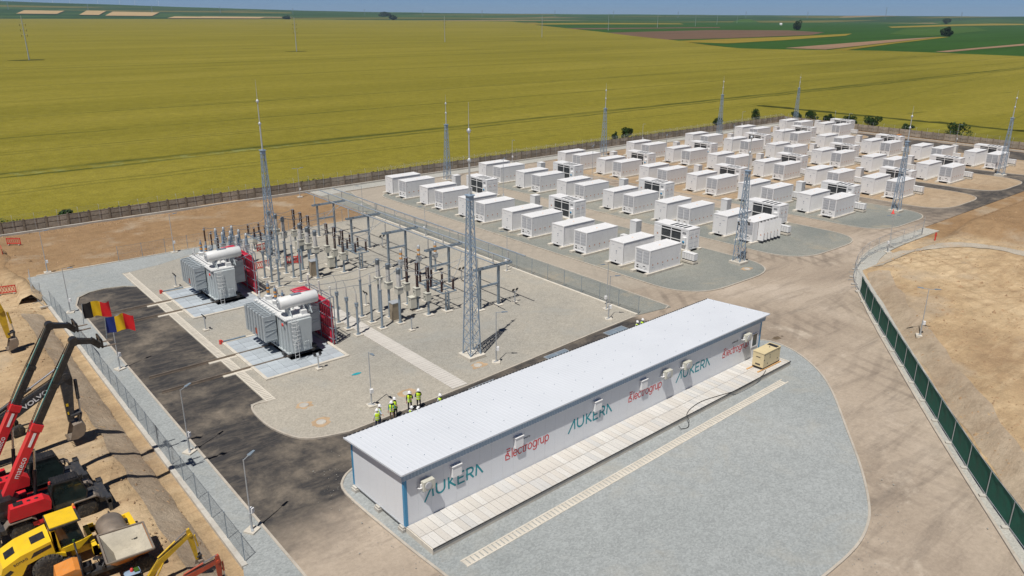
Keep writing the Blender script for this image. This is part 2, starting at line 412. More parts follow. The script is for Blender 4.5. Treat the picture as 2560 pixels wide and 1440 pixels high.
def road_mat():
    m, nt, b = _mat('dusty_asphalt'); v = wpos(nt)
    sx = N(nt,'ShaderNodeSeparateXYZ'); nt.links.new(v, sx.inputs[0]); X, Y = sx.outputs[0], sx.outputs[1]
    wob = math_(nt,'MULTIPLY', math_(nt,'SUBTRACT', noise(nt, v, 0.14, 5, 0.65), 0.5), 22.0)
    Xw = math_(nt,'ADD',X,wob); Yw = math_(nt,'ADD',Y,math_(nt,'MULTIPLY',wob,0.5))
    left = math_(nt,'MULTIPLY', ranged(nt, math_(nt,'MULTIPLY',X,-1), -27.0, -22.5), ranged(nt, Yw, 36.0, 43.5))
    back = math_(nt,'MULTIPLY', math_(nt,'MULTIPLY', ranged(nt, math_(nt,'MULTIPLY',X,-1), -61.0, -59.5), ranged(nt, Y, 40.0, 42.0)), 1.0)
    far = math_(nt,'MULTIPLY', ranged(nt, Xw, 118.0, 150.0), 0.95)
    dark = math_(nt,'MAXIMUM', math_(nt,'MAXIMUM', left, back), far, True)
    # pale dust washed over the dark asphalt
    d1 = ramp(nt, noise(nt, v, 0.16, 8, 0.70, 0.15), [(0.47,0.0),(0.68,0.85)])
    d2 = ramp(nt, noise(nt, rot_stretch(nt, v, 1.2, (0.35,1.3,1)), 1.0, 7, 0.75, 0.1), [(0.45,0.0),(0.75,0.55)])
    dust = math_(nt,'MAXIMUM', d1, d2)
    darkc = mixc(nt, dust, (0.040,0.039,0.041), (0.25,0.21,0.165))
    base = ramp(nt, noise(nt, v, 0.06, 6, 0.6, 0.6), [(0.3,(0.295,0.24,0.188)),(0.52,(0.385,0.32,0.255)),(0.72,(0.47,0.40,0.33))])
    s1 = noise(nt, rot_stretch(nt, v, 0.66, (0.10,0.6,1)), 1.0, 7, 0.72, 0.4)
    base = mixc(nt, ramp(nt, s1, [(0.50,0.0),(0.70,0.55)]), base, (0.155,0.128,0.105))
    s2 = noise(nt, rot_stretch(nt, v, 1.45, (0.10,0.5,1)), 1.0, 7, 0.72, 0.4)
    base = mixc(nt, ramp(nt, s2, [(0.54,0.0),(0.70,0.45)]), base, (0.19,0.165,0.14))
    base = mixc(nt, ramp(nt, noise(nt, v, 0.17, 6, 0.7, 0.5), [(0.60,0.0),(0.72,0.7)]), base, (0.52,0.45,0.37))
    for c, per in (((118,20),1.7),((58,62),2.0)):
        w = ringtracks(nt, v, c, per, 1.6); k = math_(nt,'MULTIPLY', math_(nt,'MULTIPLY', ramp(nt, w, [(0.62,0.0),(0.9,1.0)]), ramp(nt, noise(nt, v, 0.05, 5, 0.6), [(0.48,0.0),(0.60,1.0)])), 0.38); base = mixc(nt, k, base, (0.15,0.122,0.10))
    # the lane beside the substation is greyer and paler
    lane = math_(nt,'MULTIPLY', math_(nt,'MULTIPLY', ranged(nt, X, 60.0, 63.0), ranged(nt, math_(nt,'MULTIPLY',X,-1), -112.0, -80.0)), ranged(nt, Yw, 52.0, 62.0))
    base = mixc(nt, math_(nt,'MULTIPLY',lane,0.7), base, (0.36,0.325,0.275))
    col = mixc(nt, dark, base, darkc)
    g = ramp(nt, noise(nt, v, 3.0, 6, 0.75), [(0.25,0.82),(0.75,1.18)]); col = mixc(nt, 1.0, col, g, 'MULTIPLY')
    nt.links.new(col, b.inputs['Base Color']); b.inputs['Roughness'].default_value = 0.93; b.inputs['Specular IOR Level'].default_value = 0.25
    bump(nt, b, noise(nt, v, 9.0, 5, 0.7), 0.3, 0.02)
    return m
M['road'] = road_mat()
M['gravel_blue'] = gravel('blue_grey_gravel', (0.273,0.294,0.297), (0.318,0.338,0.341), (0.353,0.367,0.363), 0.05, 9.0, (0.39,0.37,0.32), 0.35)
M['gravel_beige'] = gravel('beige_gravel', (0.30,0.29,0.262), (0.365,0.34,0.292), (0.40,0.368,0.312), 0.06, 10.0, (0.315,0.318,0.30), 0.55)
M['gravel_grey'] = gravel('grey_gravel', (0.185,0.200,0.190), (0.245,0.250,0.228), (0.31,0.295,0.25), 0.06, 11.0, (0.36,0.31,0.23), 0.6)
M['gravel_pale'] = gravel('pale_gravel', (0.34,0.34,0.315), (0.40,0.395,0.365), (0.44,0.42,0.375), 0.07, 11.0)

struct(make_ground().build('ground', M['dirt']))
ROAD = [(14.4,-40),(14.4,92.5),(15.3,95.2),(16.6,96.4),(18.3,96.7),(20.2,96.2),(21.2,95.3),(21.5,95.2),(21.5,51.6),(60.6,51.6),(60.6,131),(213.6,131),(213.6,48),(123,48.2),(112,48.2),(106,47.8),(101,46.8),(97,45.3),(93,43.7),(90.2,42.2),(84.3,38.2),(76.3,32.4),(60.4,20.0),(46.8,9.0),(20,-12.4),(20,-40)]
mb = MB(); mb.prism(ROAD, -0.3, 0.0, bottom=False); struct(mb.build('road', M['road']))

def kerb(path, closed=False, w=0.16, h=0.13, mat='kerb', z0=-0.2, name='kerb'):
    L = offset(path, w/2, closed); Rr = offset(path, -w/2, closed); n = len(path); mb = MB(); vs = []
    for i in range(n): vs += [(L[i][0],L[i][1],z0),(L[i][0],L[i][1],h),(Rr[i][0],Rr[i][1],h),(Rr[i][0],Rr[i][1],z0)]
    fs = []
    for i in range(n if closed else n-1):
        a = 4*i; b = 4*((i+1)%n)
        for k in range(3): fs.append((a+k, b+k, b+k+1, a+k+1)[::-1])
    if not closed: fs += [(0,1,2,3),(4*n-1,4*n-2,4*n-3,4*n-4)]
    mb.add(vs, fs); o = mb.build(name, M[mat]); return struct(sharp(o))
def sheet(name, poly, z, mat, skirt=-0.2):
    mb = MB(); mb.prism(poly, skirt, z, bottom=False); return struct(mb.build(name, M[mat]))

# substation yard (one gravel area) and its kerbs
YARD = [(12.0,107.0),(12.0,39.0),(11.0,36.0),(11.0,22.0),(14.35,22.0),(14.35,92.6),(15.2,95.3),(16.6,96.5),(18.3,96.8),(20.2,96.3),(21.3,95.3),(21.42,95.2),(21.42,58.2),(20.2,58.0)]
YARD += smoothpath([(20.2,58.0),(19.95,55.5),(20.2,52.8),(21.4,50.2),(24.4,49.0)],4)[1:]
YARD += [(36,49.5),(53.5,50.9),(59.6,51.3),(60.6,51.3),(60.6,107.0)]
sheet('gravel_yard', YARD, 0.07, 'gravel_beige')
sheet('gravel_strip', [(12.0,39.0),(11.0,36.0),(11.0,22.0),(14.32,22.0),(14.32,92.7),(15.1,95.5),(16.5,96.7),(18.3,97.0),(20.3,96.5),(21.3,95.6),(21.4,101.6),(22.6,101.6),(26,102.3),(30,104),(36,105.6),(44,106.9),(12.0,106.9)], 0.078, 'gravel_blue')
kerb([(14.4,16),(14.4,60),(14.4,92.6),(15.2,95.3)], name='kerb')
kerb(smoothpath([(21.5,57.6),(20.2,57.6),(19.85,55.5),(20.1,52.7),(21.35,50.0),(24.4,48.85)],5)+[(36,49.35),(53.5,50.75),(59.7,51.15),(60.4,51.0)])
# front gravel apron round the control building
FRONT = smoothpath([(22.4,44.2),(21.0,43.4),(20.2,41.6),(20.35,36),(20.6,32),(21.2,27.0),(23.5,21.5),(28,18.0),(33,16.8),(37.7,16.6),(41.5,16.7),(44.2,17.3),(46.6,18.4),(50.4,20.9),(55.2,24.6),(59.9,28.3),(63.0,31.4),(65.2,35.0),(65.6,38.0),(63.9,40.4),(63.4,43.6),(60,44.2)],4)
sheet('gravel_apron', FRONT, 0.07, 'gravel_blue')
kerb(FRONT[:-1], h=0.12)
# strip along the lane, strip under the far wall
sheet('gravel_strip', [(60.75,51.3),(65.5,50.6),(65.6,62),(65.5,75),(63.5,110),(64.6,118.5),(66.6,125.5),(60.75,125.5)], 0.06, 'gravel_grey')
kerb([(64.6,50.6),(65.55,51.0),(65.6,62),(65.55,75),(63.55,110),(64.65,118.5),(66.6,125.5)], h=0.10)
sheet('gravel_strip', [(66.0,126.6),(213,127.4),(213,131),(60.75,131),(60.75,125.6)], 0.055, 'gravel_pale')
kerb([(66,126.5),(120,126.9),(213,127.3)], h=0.14)
sheet('sandy_verge', [(118,121.5),(213,121.5),(213,127.1),(118,126.8)], 0.03, 'sand')
# battery pads, one long rounded island for each row of containers
PX = [72.0,94.2,116.9,138.4,160.4,183.4,206.0]; PB = [0.018,0.036,0.062,0.060,0.070,0.115,0.16]
def XC(c, y): return PX[c]-PB[c]*(y-59.5)
for c in range(7):
    y0 = 50.7 if c < 6 else 99.0
    y1 = 120.8
    pts = [(XC(c,y0)-2.4,y0),(XC(c,y0)+15.4,y0),(XC(c,y1)+15.0,y1),(XC(c,y1)-2.0,y1)]
    if c == 6: pts = [(XC(c,y0)-2.4,y0),(XC(c,y0)+11.5,y0),(XC(c,y1)+11.5,y1),(XC(c,y1)-2.0,y1)]
    pad = roundpoly(pts, [6.5,5.5,4,4], 10)
    sheet('battery_pad', pad, 0.075, ['gravel_grey','gravel_grey','gravel_grey','sand','sand','sand','sand'][c])
    kerb(pad, True, h=0.12)
# sandy ground that covers the back of the third row's pad
sheet('sandy_patch', roundpoly([(XC(2,80)-1.9,79),(XC(2,80)+15,74),(XC(2,120)+14.6,119.5),(XC(2,120)-1.6,119.5)],3,4), 0.085, 'sand')
sheet('sandy_patch', roundpoly([(186,52),(201.5,52),(201.5,97),(193,97),(192,62)],3,4), 0.03, 'sand')
# verge between the dirt road and the netting fence
RK = smoothpath([(123,47.9),(112,47.95),(106,47.6),(101,46.6),(97,45.2),(93,43.6),(90.0,42.0),(86.8,39.9),(84.1,38.0),(76.3,32.3),(60.4,20.0),(46.8,9.0),(34,-1.2)],4)
kerb(RK, h=0.12, w=0.2)
VERGE = RK+offset(RK, 2.2)[::-1]
sheet('gravel_verge', VERGE, 0.06, 'gravel_pale')
# ------------------------------------------------------------------ perimeter wall and fences
M['wall_conc'] = paint('weathered_concrete', (0.30,0.262,0.215), 0.95, 0, 0.24, 0.9, (0.13,0.10,0.07), 0.7, 0.4, rnd=0.22)
M['wall_post'] = paint('weathered_post', (0.235,0.195,0.15), 0.95, 0, 0.25, 0.9, (0.08,0.06,0.04), 0.6, 0.3, rnd=0.12)
PITCH = 2.94
def make_wall(p0, ang, nb, label, tall=1.75, coil_from=None):
    w = thing('perimeter_wall', label, 'wall', (p0[0],p0[1],0), ang)
    post = MB(); post.box(-0.11,-0.12,-0.2,0.11,0.12,tall+0.08)
    post.box(-0.13,-0.14,tall+0.08,0.13,0.14,tall+0.14)
    pan = MB(); hh = tall/2
    pan.box(0.10,-0.045,0.01,PITCH-0.10,0.045,hh-0.012); pan.box(0.22,-0.07,0.10,PITCH-0.22,-0.045,hh-0.10)
    bp = MB(); bp.bar((0,-0.2,0.2),(0,-0.2,tall+0.62),0.036,0.036); bp.bar((0,-0.2,tall+0.62),(0,-0.02,tall+0.92),0.034,0.034)
    P = post.build('post', M['wall_post'], w); Q = pan.build('panel', M['wall_conc'], w); B = bp.build('wire_post', M['galv_l'], w)
    for i in range(1, nb+1):
        c = P.copy(); COL.objects.link(c); c.location = (i*PITCH,0,random.uniform(-0.02,0.02))
    Q2 = Q.copy(); COL.objects.link(Q2); Q2.location = (0,0,hh)
    for i in range(1, nb):
        for k in range(2):
            c = Q.copy(); COL.objects.link(c); c.location = (i*PITCH, random.uniform(-0.015,0.015), k*hh)
    B.location = (1.45,0,0)
    for i in range(1, nb):
        c = B.copy(); COL.objects.link(c); c.location = (1.45+i*PITCH,0,0); c.rotation_euler = (0,random.uniform(-0.04,0.04),0)
    wire = MB()
    for k in range(3):
        z = tall+0.45+0.2*k; y = -0.2+0.09*max(0,k-1)
        for i in range(nb-1): wire.bar((1.45+i*PITCH,y,z),(1.45+(i+1)*PITCH,y,z+random.uniform(-0.03,0.03)),0.012,0.012)
    wire.build('barbed_wire', M['wire'], w)
    if coil_from is not None:
        co = MB(); pts = []; L = nb*PITCH; x = coil_from; k = 0
        while x < L:
            a = k*2*math.pi/9; rr = 0.24+0.05*math.sin(k*0.37); pts.append((x, rr*math.cos(a), tall+0.36+rr*math.sin(a))); k += 1; x += 0.042
        co.tube(pts, 0.011, 3); c = co.build('wire_coil', M['galv_l'], w); c['kind'] = 'stuff'
    return w
make_wall((-16.5,131.9), 0.0, 80, 'long weathered concrete panel wall between the site and the wheat field', coil_from=93)
make_wall((218.6,131.6), R(-90), 40, 'weathered concrete panel wall closing the far right end of the site')
mb = MB(); mb.box(-16,130.2,-0.3,215,130.55,0.36); struct(mb.build('wall_kerb', M['concrete_grey']))
mb = MB(); mb.box(214.6,14,-0.3,214.95,130.2,0.3); struct(mb.build('wall_kerb', M['concrete_grey']))

def mesh_panel(L, h, gap=0.14, w=0.0042, z0=0.08):
    """chain link: two families of slanted wires"""
    mb = MB(); H = h-z0; n = int((L+H)/gap)
    for fam in (1,-1):
        for i in range(n+1):
            s = -H+i*gap
            a = max(0.0, s); b = min(L, s+H)
            if b <= a: continue
            za, zb = z0+(a-s), z0+(b-s)
            pa = (a,0,za); pb = (b,0,zb)
            if fam < 0: pa = (L-a,0,za); pb = (L-b,0,zb)
            mb.bar(pa, pb, w, w)
    return mb
MESHES = {}
def make_fence(name, label, path, pitch=2.65, h=2.05, foot=True, strut=True, group=None, cat='fence'):
    """chain link fence along a polyline: post, mesh panel and top wire for each bay"""
    P0 = Vector(path[0]); f = thing(name, label, cat, (P0.x,P0.y,0), 0, group)
    post = MB(); post.cyl((0,0,-0.1),(0,0,h),0.030,n=6); post.cyl((0,0,h),(0,0,h+0.04),0.036,n=6)
    first = None; firstm = {}
    for a, b in zip(path[:-1], path[1:]):
        A = Vector(a)-P0; B = Vector(b)-P0; L = (B-A).length; nb = max(1, round(L/pitch)); l = L/nb; ang = math.atan2((B-A).y,(B-A).x)
        for i in range(nb+1):
            q = A+(B-A)*(i/nb)
            if i == nb and b != path[-1]: continue
            if first is None: first = post.build('post', M['galv'], f); first.location = (q.x,q.y,0)
            else: c = first.copy(); COL.objects.link(c); c.location = (q.x,q.y,0)
        key = (round(l,2),h)
        if key not in MESHES: MESHES[key] = mesh_panel(l, h)
        pm = MESHES[key]
        if key not in firstm:
            firstm[key] = pm.build('mesh_panel', M['wire'], None)
            src = firstm[key]; src.parent = f; src.location = (A.x,A.y,0); src.rotation_euler = (0,0,ang); start = 1
        else: start = 0
        for i in range(start, nb):
            c = firstm[key].copy(); COL.objects.link(c); c.parent = f; q = A+(B-A)*(i/nb); c.location = (q.x,q.y,0); c.rotation_euler = (0,0,ang)
        rail = MB(); rail.bar((A.x,A.y,h-0.03),(B.x,B.y,h-0.03),0.02,0.02); rail.bar((A.x,A.y,0.12),(B.x,B.y,0.12),0.014,0.014); rail.bar((A.x,A.y,h*0.5),(B.x,B.y,h*0.5),0.012,0.012)
        rail.build('tension_wire', M['wire'], f)
    return f
make_fence('mesh_fence', 'chain link fence on a concrete strip between the machines and the asphalt road', [(12.2,39.2),(12.2,93.5)])
make_fence('mesh_fence', 'chain link fence along the far side of the substation beside bare earth', [(22.5,107.1),(60.9,107.1)], 2.9)
make_fence('mesh_fence', 'chain link fence between the substation yard and the lane by the battery containers', [(60.95,107.1),(60.95,51.4)], 2.9)
for a in ([(12.05,38.8),(12.05,94)],): kerb(a, w=0.34, h=0.16, mat='concrete_grey', name='fence_footing')
kerb([(13,107.1),(60.5,107.1)], w=0.26, h=0.14, mat='concrete_grey', name='fence_footing')
kerb([(60.75,106.9),(60.75,51.4)], w=0.3, h=0.14, mat='concrete', name='fence_footing')

# movable site fence panels: green netting along the dirt road, bare mesh round the bend
def site_panel(name, label, a, b, net, group):
    A = Vector(a); B = Vector(b); L = (B-A).length; ang = math.atan2(B.y-A.y,B.x-A.x)
    f = thing(name, label, 'fence panel', (A.x,A.y,0.06), ang, group)
    fr = MB()
    for x in (0.03,L-0.03): fr.cyl((x,0,0.0),(x,0,2.05),0.018,n=6)
    fr.cyl((0.05,0,2.03),(L-0.05,0,2.03),0.02,n=6); fr.cyl((0.05,0,0.15),(L-0.05,0,0.15),0.02,n=6)
    fr.build('frame', M['galv_l'], f)
    ft = MB(); ft.box(-0.14,-0.42,-0.01,0.14,0.42,0.13); ft.build('foot', M['concrete_grey'], f)
    if net:
        mb = MB(); nx, nz = 10, 5; vs = []
        for j in range(nz+1):
            for i in range(nx+1):
                x = L*i/nx; z = 0.10+1.94*j/nz
                vs.append((x, 0.03+0.035*math.sin(i*1.9+j*0.8)*math.sin(j*math.pi/nz)+0.02*math.sin(i*0.9), z))
        n = len(vs); vs += [(x,y+0.012,z) for x,y,z in vs]
        q = [(j*(nx+1)+i, j*(nx+1)+i+1, (j+1)*(nx+1)+i+1, (j+1)*(nx+1)+i) for j in range(nz) for i in range(nx)]
        mb.add(vs, q+[tuple(n+k for k in t)[::-1] for t in q], 0, True); mb.build('netting', M['net'], f)
    else:
        key = (round(L-0.1,1),2.0)
        mb = mesh_panel(L-0.1, 2.0, 0.34, 0.0045, 0.16); mb.v = [(x+0.05,y,z) for x,y,z in mb.v]; mb.build('wire_mesh', M['wire'], f)
        sb = MB(); sb.bar((L*0.5,0,0.2),(L*0.5,0.7,0.06),0.04,0.04); sb.build('brace', M['galv'], f)
    return f
GF = smoothpath([(86.6,39.6),(82.9,36.9),(77.2,32.5),(71.6,28.1),(65.7,23.5),(59.9,18.9),(54.4,14.5),(49.5,10.2),(44.6,5.9)],3)
acc = [0.0]
for p, q in zip(GF[:-1], GF[1:]): acc.append(acc[-1]+(Vector(q)-Vector(p)).length)
def along(path, acc, s):
    for i in range(len(path)-1):
        if acc[i+1] >= s: t = (s-acc[i])/(acc[i+1]-acc[i]); return tuple(Vector(path[i]).lerp(Vector(path[i+1]),t))
    return path[-1]
ng = int(acc[-1]/3.5)
for i in range(ng):
    lab = 'fence panel covered with green netting, %s from the bend beside the dirt road' % ORD[i] if i < 14 else 'green netting fence panel'
    site_panel('netting_panel', lab, along(GF,acc,i*3.5), along(GF,acc,(i+1)*3.5), True, 'green netting fence beside the dirt road')
TF = [(86.8,39.8),(88.9,41.4),(91.4,42.9),(94.6,44.2),(97.8,45.2),(101.3,46.0),(104.7,46.3),(108.2,46.3),(111.6,46.1),(115.0,46.1),(118.4,46.3),(121.6,47.6)]
for i in range(len(TF)-1):
    site_panel('site_fence_panel', 'bare wire mesh site fence panel, %s after the green netting at the bend' % ORD[i], TF[i], TF[i+1], False, 'bare mesh fence round the bend')
# two loose mesh panels at the upper left corner of the substation
site_panel('site_fence_panel', 'leaning wire mesh panel by the open ditch, nearer the excavators', (11.6,94.3), (11.3,98.2), False, 'loose panels by the ditch')
site_panel('site_fence_panel', 'leaning wire mesh panel by the open ditch, nearer the wall', (11.2,98.6), (11.9,103.5), False, 'loose panels by the ditch')
# ------------------------------------------------------------------ control building
BA = R(1.55); BO = (21.06,35.43); BL, BW = 40.0, 6.33
bld = thing('control_building', 'long low white control building with ribbed roof and company lettering', 'building', (BO[0],BO[1],0.0), BA)
BM = bld.matrix_basis.copy()
def bworld(u, v, z=0.0):
    return (BO[0]+u*math.cos(BA)-v*math.sin(BA), BO[1]+u*math.sin(BA)+v*math.cos(BA), z)
Z0, ZF, ZB = 0.5, 4.52, 4.12      # wall foot, roof front, roof back
# wall panels: vertical sandwich panels, each its own piece
def wallset(axis):
    pass
pw = 1.0
panel = MB(); panel.box(0.004,0,Z0,pw-0.004,0.1,4.02)
pf = panel.build('wall_panel', M['wallpanel'], bld)
for i in range(1,40):
    c = pf.copy(); COL.objects.link(c); c.location = (i*pw,0,0)
for i in range(40):
    c = pf.copy(); COL.objects.link(c); c.location = (i*pw,BW-0.1,0)
ep = MB(); w2 = (BW-0.2)/6; ep.xprism([(0,Z0),(0.1,Z0),(0.1,4.0),(0,4.0)],0.004,w2-0.004)
e0 = ep.build('end_wall_panel', M['wallpanel'], bld); e0.location = (0,0.1,0)
for k in range(1,6):
    c = e0.copy(); COL.objects.link(c); c.location = (0,0.1+k*w2,0)
for k in range(6):
    c = e0.copy(); COL.objects.link(c); c.location = (BL-0.1,0.1+k*w2,0)
co = MB(); co.box(0.12,0.12,Z0-0.1,BL-0.12,BW-0.12,3.95); co.build('wall_core', M['wallpanel'], bld)
def corner(x, y):
    mb = MB(); sx = 1 if x < 1 else -1; sy = 1 if y < 1 else -1
    mb.box(min(x-0.012*sx,x+0.2*sx),min(y-0.012*sy,y),Z0,max(x-0.012*sx,x+0.2*sx),max(y-0.012*sy,y),4.03)
    mb.box(min(x-0.012*sx,x),min(y,y+0.2*sy),Z0,max(x-0.012*sx,x),max(y,y+0.2*sy),4.03)
    return mb.build('corner_trim', M['bluetrim'], bld)
for x in (0,BL):
    for y in (0,BW): corner(x,y)
mb = MB(); mb.box(-0.03,-0.03,Z0-0.06,BL+0.03,BW+0.03,Z0-0.002); mb.build('base_trim', M['galv_l'], bld)
tr = MB(); tr.box(-0.015,-0.014,4.0,BL+0.015,0.0,4.06); tr.build('eaves_trim', M['bluetrim'], bld)
# ribbed fascia under the roof edge
fa = MB(); n = int((BL+0.5)/0.25); vs = []
for i in range(n*2+1):
    x = -0.2+i*0.125*1.0; y = -0.16 if i % 2 == 0 else -0.205
    vs += [(x,y,3.93),(x,y-0.01,ZF-0.02)]
fa.add(vs, [(2*i,2*i+2,2*i+3,2*i+1) for i in range(n*2)]); fa.build('fascia', M['fascia'], bld)
ed = MB()
for x in (0.0, BL):
    ed.xprism([(x-0.02,4.0),(x+0.02,4.0),(x+0.02,4.0),(x-0.02,4.0)],0,BW) if False else None
ed.add([(-0.03,-0.02,3.98),(-0.03,BW+0.02,3.98),(-0.03,BW+0.02,ZB-0.03),(-0.03,-0.02,ZF-0.03)],[(0,3,2,1)])
ed.add([(BL+0.03,-0.02,3.98),(BL+0.03,BW+0.02,3.98),(BL+0.03,BW+0.02,ZB-0.03),(BL+0.03,-0.02,ZF-0.03)],[(0,1,2,3)])
ed.add([(-0.03,BW+0.02,3.98),(BL+0.03,BW+0.02,3.98),(BL+0.03,BW+0.02,ZB-0.03),(-0.03,BW+0.02,ZB-0.03)],[(0,1,2,3)])
ed.build('gable_strip', M['bluetrim'], bld)
# roof: trapezoidal sheet, ribs run down the slope
rf = MB(); pit = 0.333; x = -0.35; prof = []
while x < BL+0.55:
    prof += [(x,0.0),(x+0.22,0.0),(x+0.255,0.008),(x+0.30,0.008)]; x += pit
y0, y1 = -0.34, BW+0.24
vs = []
for px, pz in prof: vs += [(px,y0,ZF+0.02+pz),(px,y1,ZB-0.02+pz)]
vs2 = [(a,b,c-0.05) for a,b,c in vs]; k = len(prof); nv = len(vs)
fs = [(2*i,2*i+2,2*i+3,2*i+1) for i in range(k-1)]
rf.add(vs, fs); rf.add([vs[0],vs[-2],(vs[-2][0],vs[-2][1],ZF-0.03),(vs[0][0],vs[0][1],ZF-0.03)],[(0,3,2,1)])
rf.add([(prof[0][0],y0,ZF-0.03),(prof[-1][0],y0,ZF-0.03),(prof[-1][0],y1,ZB-0.07),(prof[0][0],y1,ZB-0.07)],[(0,3,2,1)])
roof = rf.build('roof', M['roofsheet'], bld)
fl = MB()
fl.bar((-0.37,y0-0.0,ZF+0.0),(-0.37,y1,ZB-0.04),0.05,0.12); fl.bar((BL+0.6,y0,ZF+0.0),(BL+0.6,y1,ZB-0.04),0.05,0.12)
fl.bar((-0.37,y0-0.03,ZF-0.005),(BL+0.6,y0-0.03,ZF-0.005),0.05,0.11); fl.build('flashing', M['roofsheet'], roof)
gu = MB()
x = -0.3
while x < BL+0.4:
    gu.box(x,y1-0.03,ZB-0.02,x+0.2,y1+0.02,ZB+0.045); x += pit
gu.build('ridge_filler', M['dark'], roof)
sc = MB(); k = 0
xx = 0.2
while xx < BL+0.2:
    for j in range(4):
        yy = y0+0.5+j*1.85+(0.0 if k % 2 == 0 else 0.6)
        if yy < y1-0.15:
            zz = ZF+0.055+(ZB-ZF-0.04)*(yy-y0)/(y1-y0); sc.lathe([(0.03,-0.02),(0.03,0.01),(0.012,0.02)],(xx+0.25,yy,zz),5)
    xx += pit*5; k += 1
sc.build('roof_screw', M['galv'], roof)['kind'] = 'stuff'
# foundation blocks seen under the left end
fb = MB(); fb.box(0.15,0.25,-0.05,BL-0.15,BW-0.2,0.44); fb.build('plinth', M['concrete_grey'], bld)
for y in (0.05,2.85,5.75):
    q = MB(); q.box(-0.22,y,-0.05,0.3,y+0.55,0.3); q.box(-0.16,y+0.05,0.3,0.3,y+0.5,0.44); q.build('footing_block', M['concrete_grey'], bld)
# window at the far end
win = MB(); u0, u1, z0, z1 = 38.55, 39.5, 1.55, 2.95
for a in ((u0,z0,u0+0.09,z1),(u1-0.09,z0,u1,z1),(u0+0.09,z0,u1-0.09,z0+0.09),(u0+0.09,z1-0.09,u1-0.09,z1)): win.box(a[0],-0.05,a[1],a[2],0.0,a[3])
wo = win.build('window', M['helmet'], bld)
gl = MB(); gl.box(u0+0.09,-0.02,z0+0.09,u1-0.09,-0.004,z1-0.09); gl.build('pane', M['glass'], wo)

# lettering, flat film on the wall: built as strokes in the wall plane
def strokes(name, segs, th, mat, parent, y=-0.006):
    mb = MB()
    for p, q, *w in segs:
        t = w[0] if w else th
        mb.bar((p[0],y,p[1]),(q[0],y,q[1]),0.006,t,up=(0,0,1)) if abs(q[0]-p[0]) > 1e-4 else mb.box(p[0]-t/2,y-0.003,min(p[1],q[1]),p[0]+t/2,y+0.003,max(p[1],q[1]))
    return mb.build(name, M[mat], parent)
def arc(cx, cz, rx, rz, a0, a1, n=8):
    pts = [(cx+rx*math.cos(R(a0+(a1-a0)*i/n)), cz+rz*math.sin(R(a0+(a1-a0)*i/n))) for i in range(n+1)]
    return list(zip(pts[:-1], pts[1:]))
def flatstroke(pts_pairs, th, y):
    mb = MB()
    for p, q in pts_pairs:
        d = Vector((q[0]-p[0],q[1]-p[1])); L = d.length
        if L < 1e-5: continue
        d /= L; e = th*0.28; n_ = Vector((-d.y,d.x))*(th/2)
        a = Vector(p)-d*e; b = Vector(q)+d*e; dy = 0.0004*(len(mb.f) % 7)
        mb.add([(a.x-n_.x,y-dy,a.y-n_.y),(b.x-n_.x,y-dy,b.y-n_.y),(b.x+n_.x,y-dy,b.y+n_.y),(a.x+n_.x,y-dy,a.y+n_.y)],[(0,1,2,3)])
    return mb
def glyph(ch, x, z, h):
    """stroke pairs and advance for the plain letters used in the logos; lower case x-height 0.7h"""
    P = lambda *a: [((x+a[i][0]*h, z+a[i][1]*h),(x+a[i+1][0]*h, z+a[i+1][1]*h)) for i in range(len(a)-1)]
    A = lambda cx,cz,rx,rz,a0,a1,n=9: arc(x+cx*h, z+cz*h, rx*h, rz*h, a0, a1, n)
    xh = 0.66; r = xh/2
    if ch == 'l': return P((0.06,0),(0.06,0.98)), 0.22
    if ch == 'e': return P((0.03,r),(0.57,r))+A(0.30,r,0.27,r,0,320,12), 0.70
    if ch == 'c': return A(0.30,r,0.28,r,45,315,10), 0.62
    if ch == 't': return P((0.16,0.88),(0.16,0.12),(0.24,0.0),(0.36,0.0))+P((0.0,xh),(0.36,xh)), 0.44
    if ch == 'r': return P((0.06,0),(0.06,xh))+A(0.28,0.40,0.22,0.26,80,180,5), 0.40
    if ch == 'o': return A(0.31,r,0.28,r,0,360,14), 0.74
    if ch == 'g': return A(0.30,r,0.27,r,0,360,14)+P((0.58,xh),(0.58,-0.12))+A(0.31,-0.10,0.27,0.2,0,-150,6), 0.74
    if ch == 'u': return P((0.06,xh),(0.06,0.25))+A(0.30,0.26,0.24,0.26,180,360,7)+P((0.54,xh),(0.54,0)), 0.70
    if ch == 'p': return P((0.06,xh),(0.06,-0.28))+A(0.33,r,0.27,r,0,360,14), 0.72
    if ch == 'w': return P((0.0,xh),(0.14,0),(0.28,xh),(0.42,0),(0.56,xh)), 0.64
    if ch == 'd': return A(0.27,r,0.27,r,0,360,12)+P((0.54,0.98),(0.54,0)), 0.68
    if ch == 'b': return A(0.33,r,0.27,r,0,360,12)+P((0.06,0.98),(0.06,0)), 0.68
    if ch == 'y': return P((0.0,xh),(0.25,0.02))+P((0.5,xh),(0.15,-0.28)), 0.56
    return [], 0.36
def word(text, x, z, h):
    out = []
    for ch in text:
        s, a = glyph(ch, x, z, h); out += s; x += a*h
    return out, x
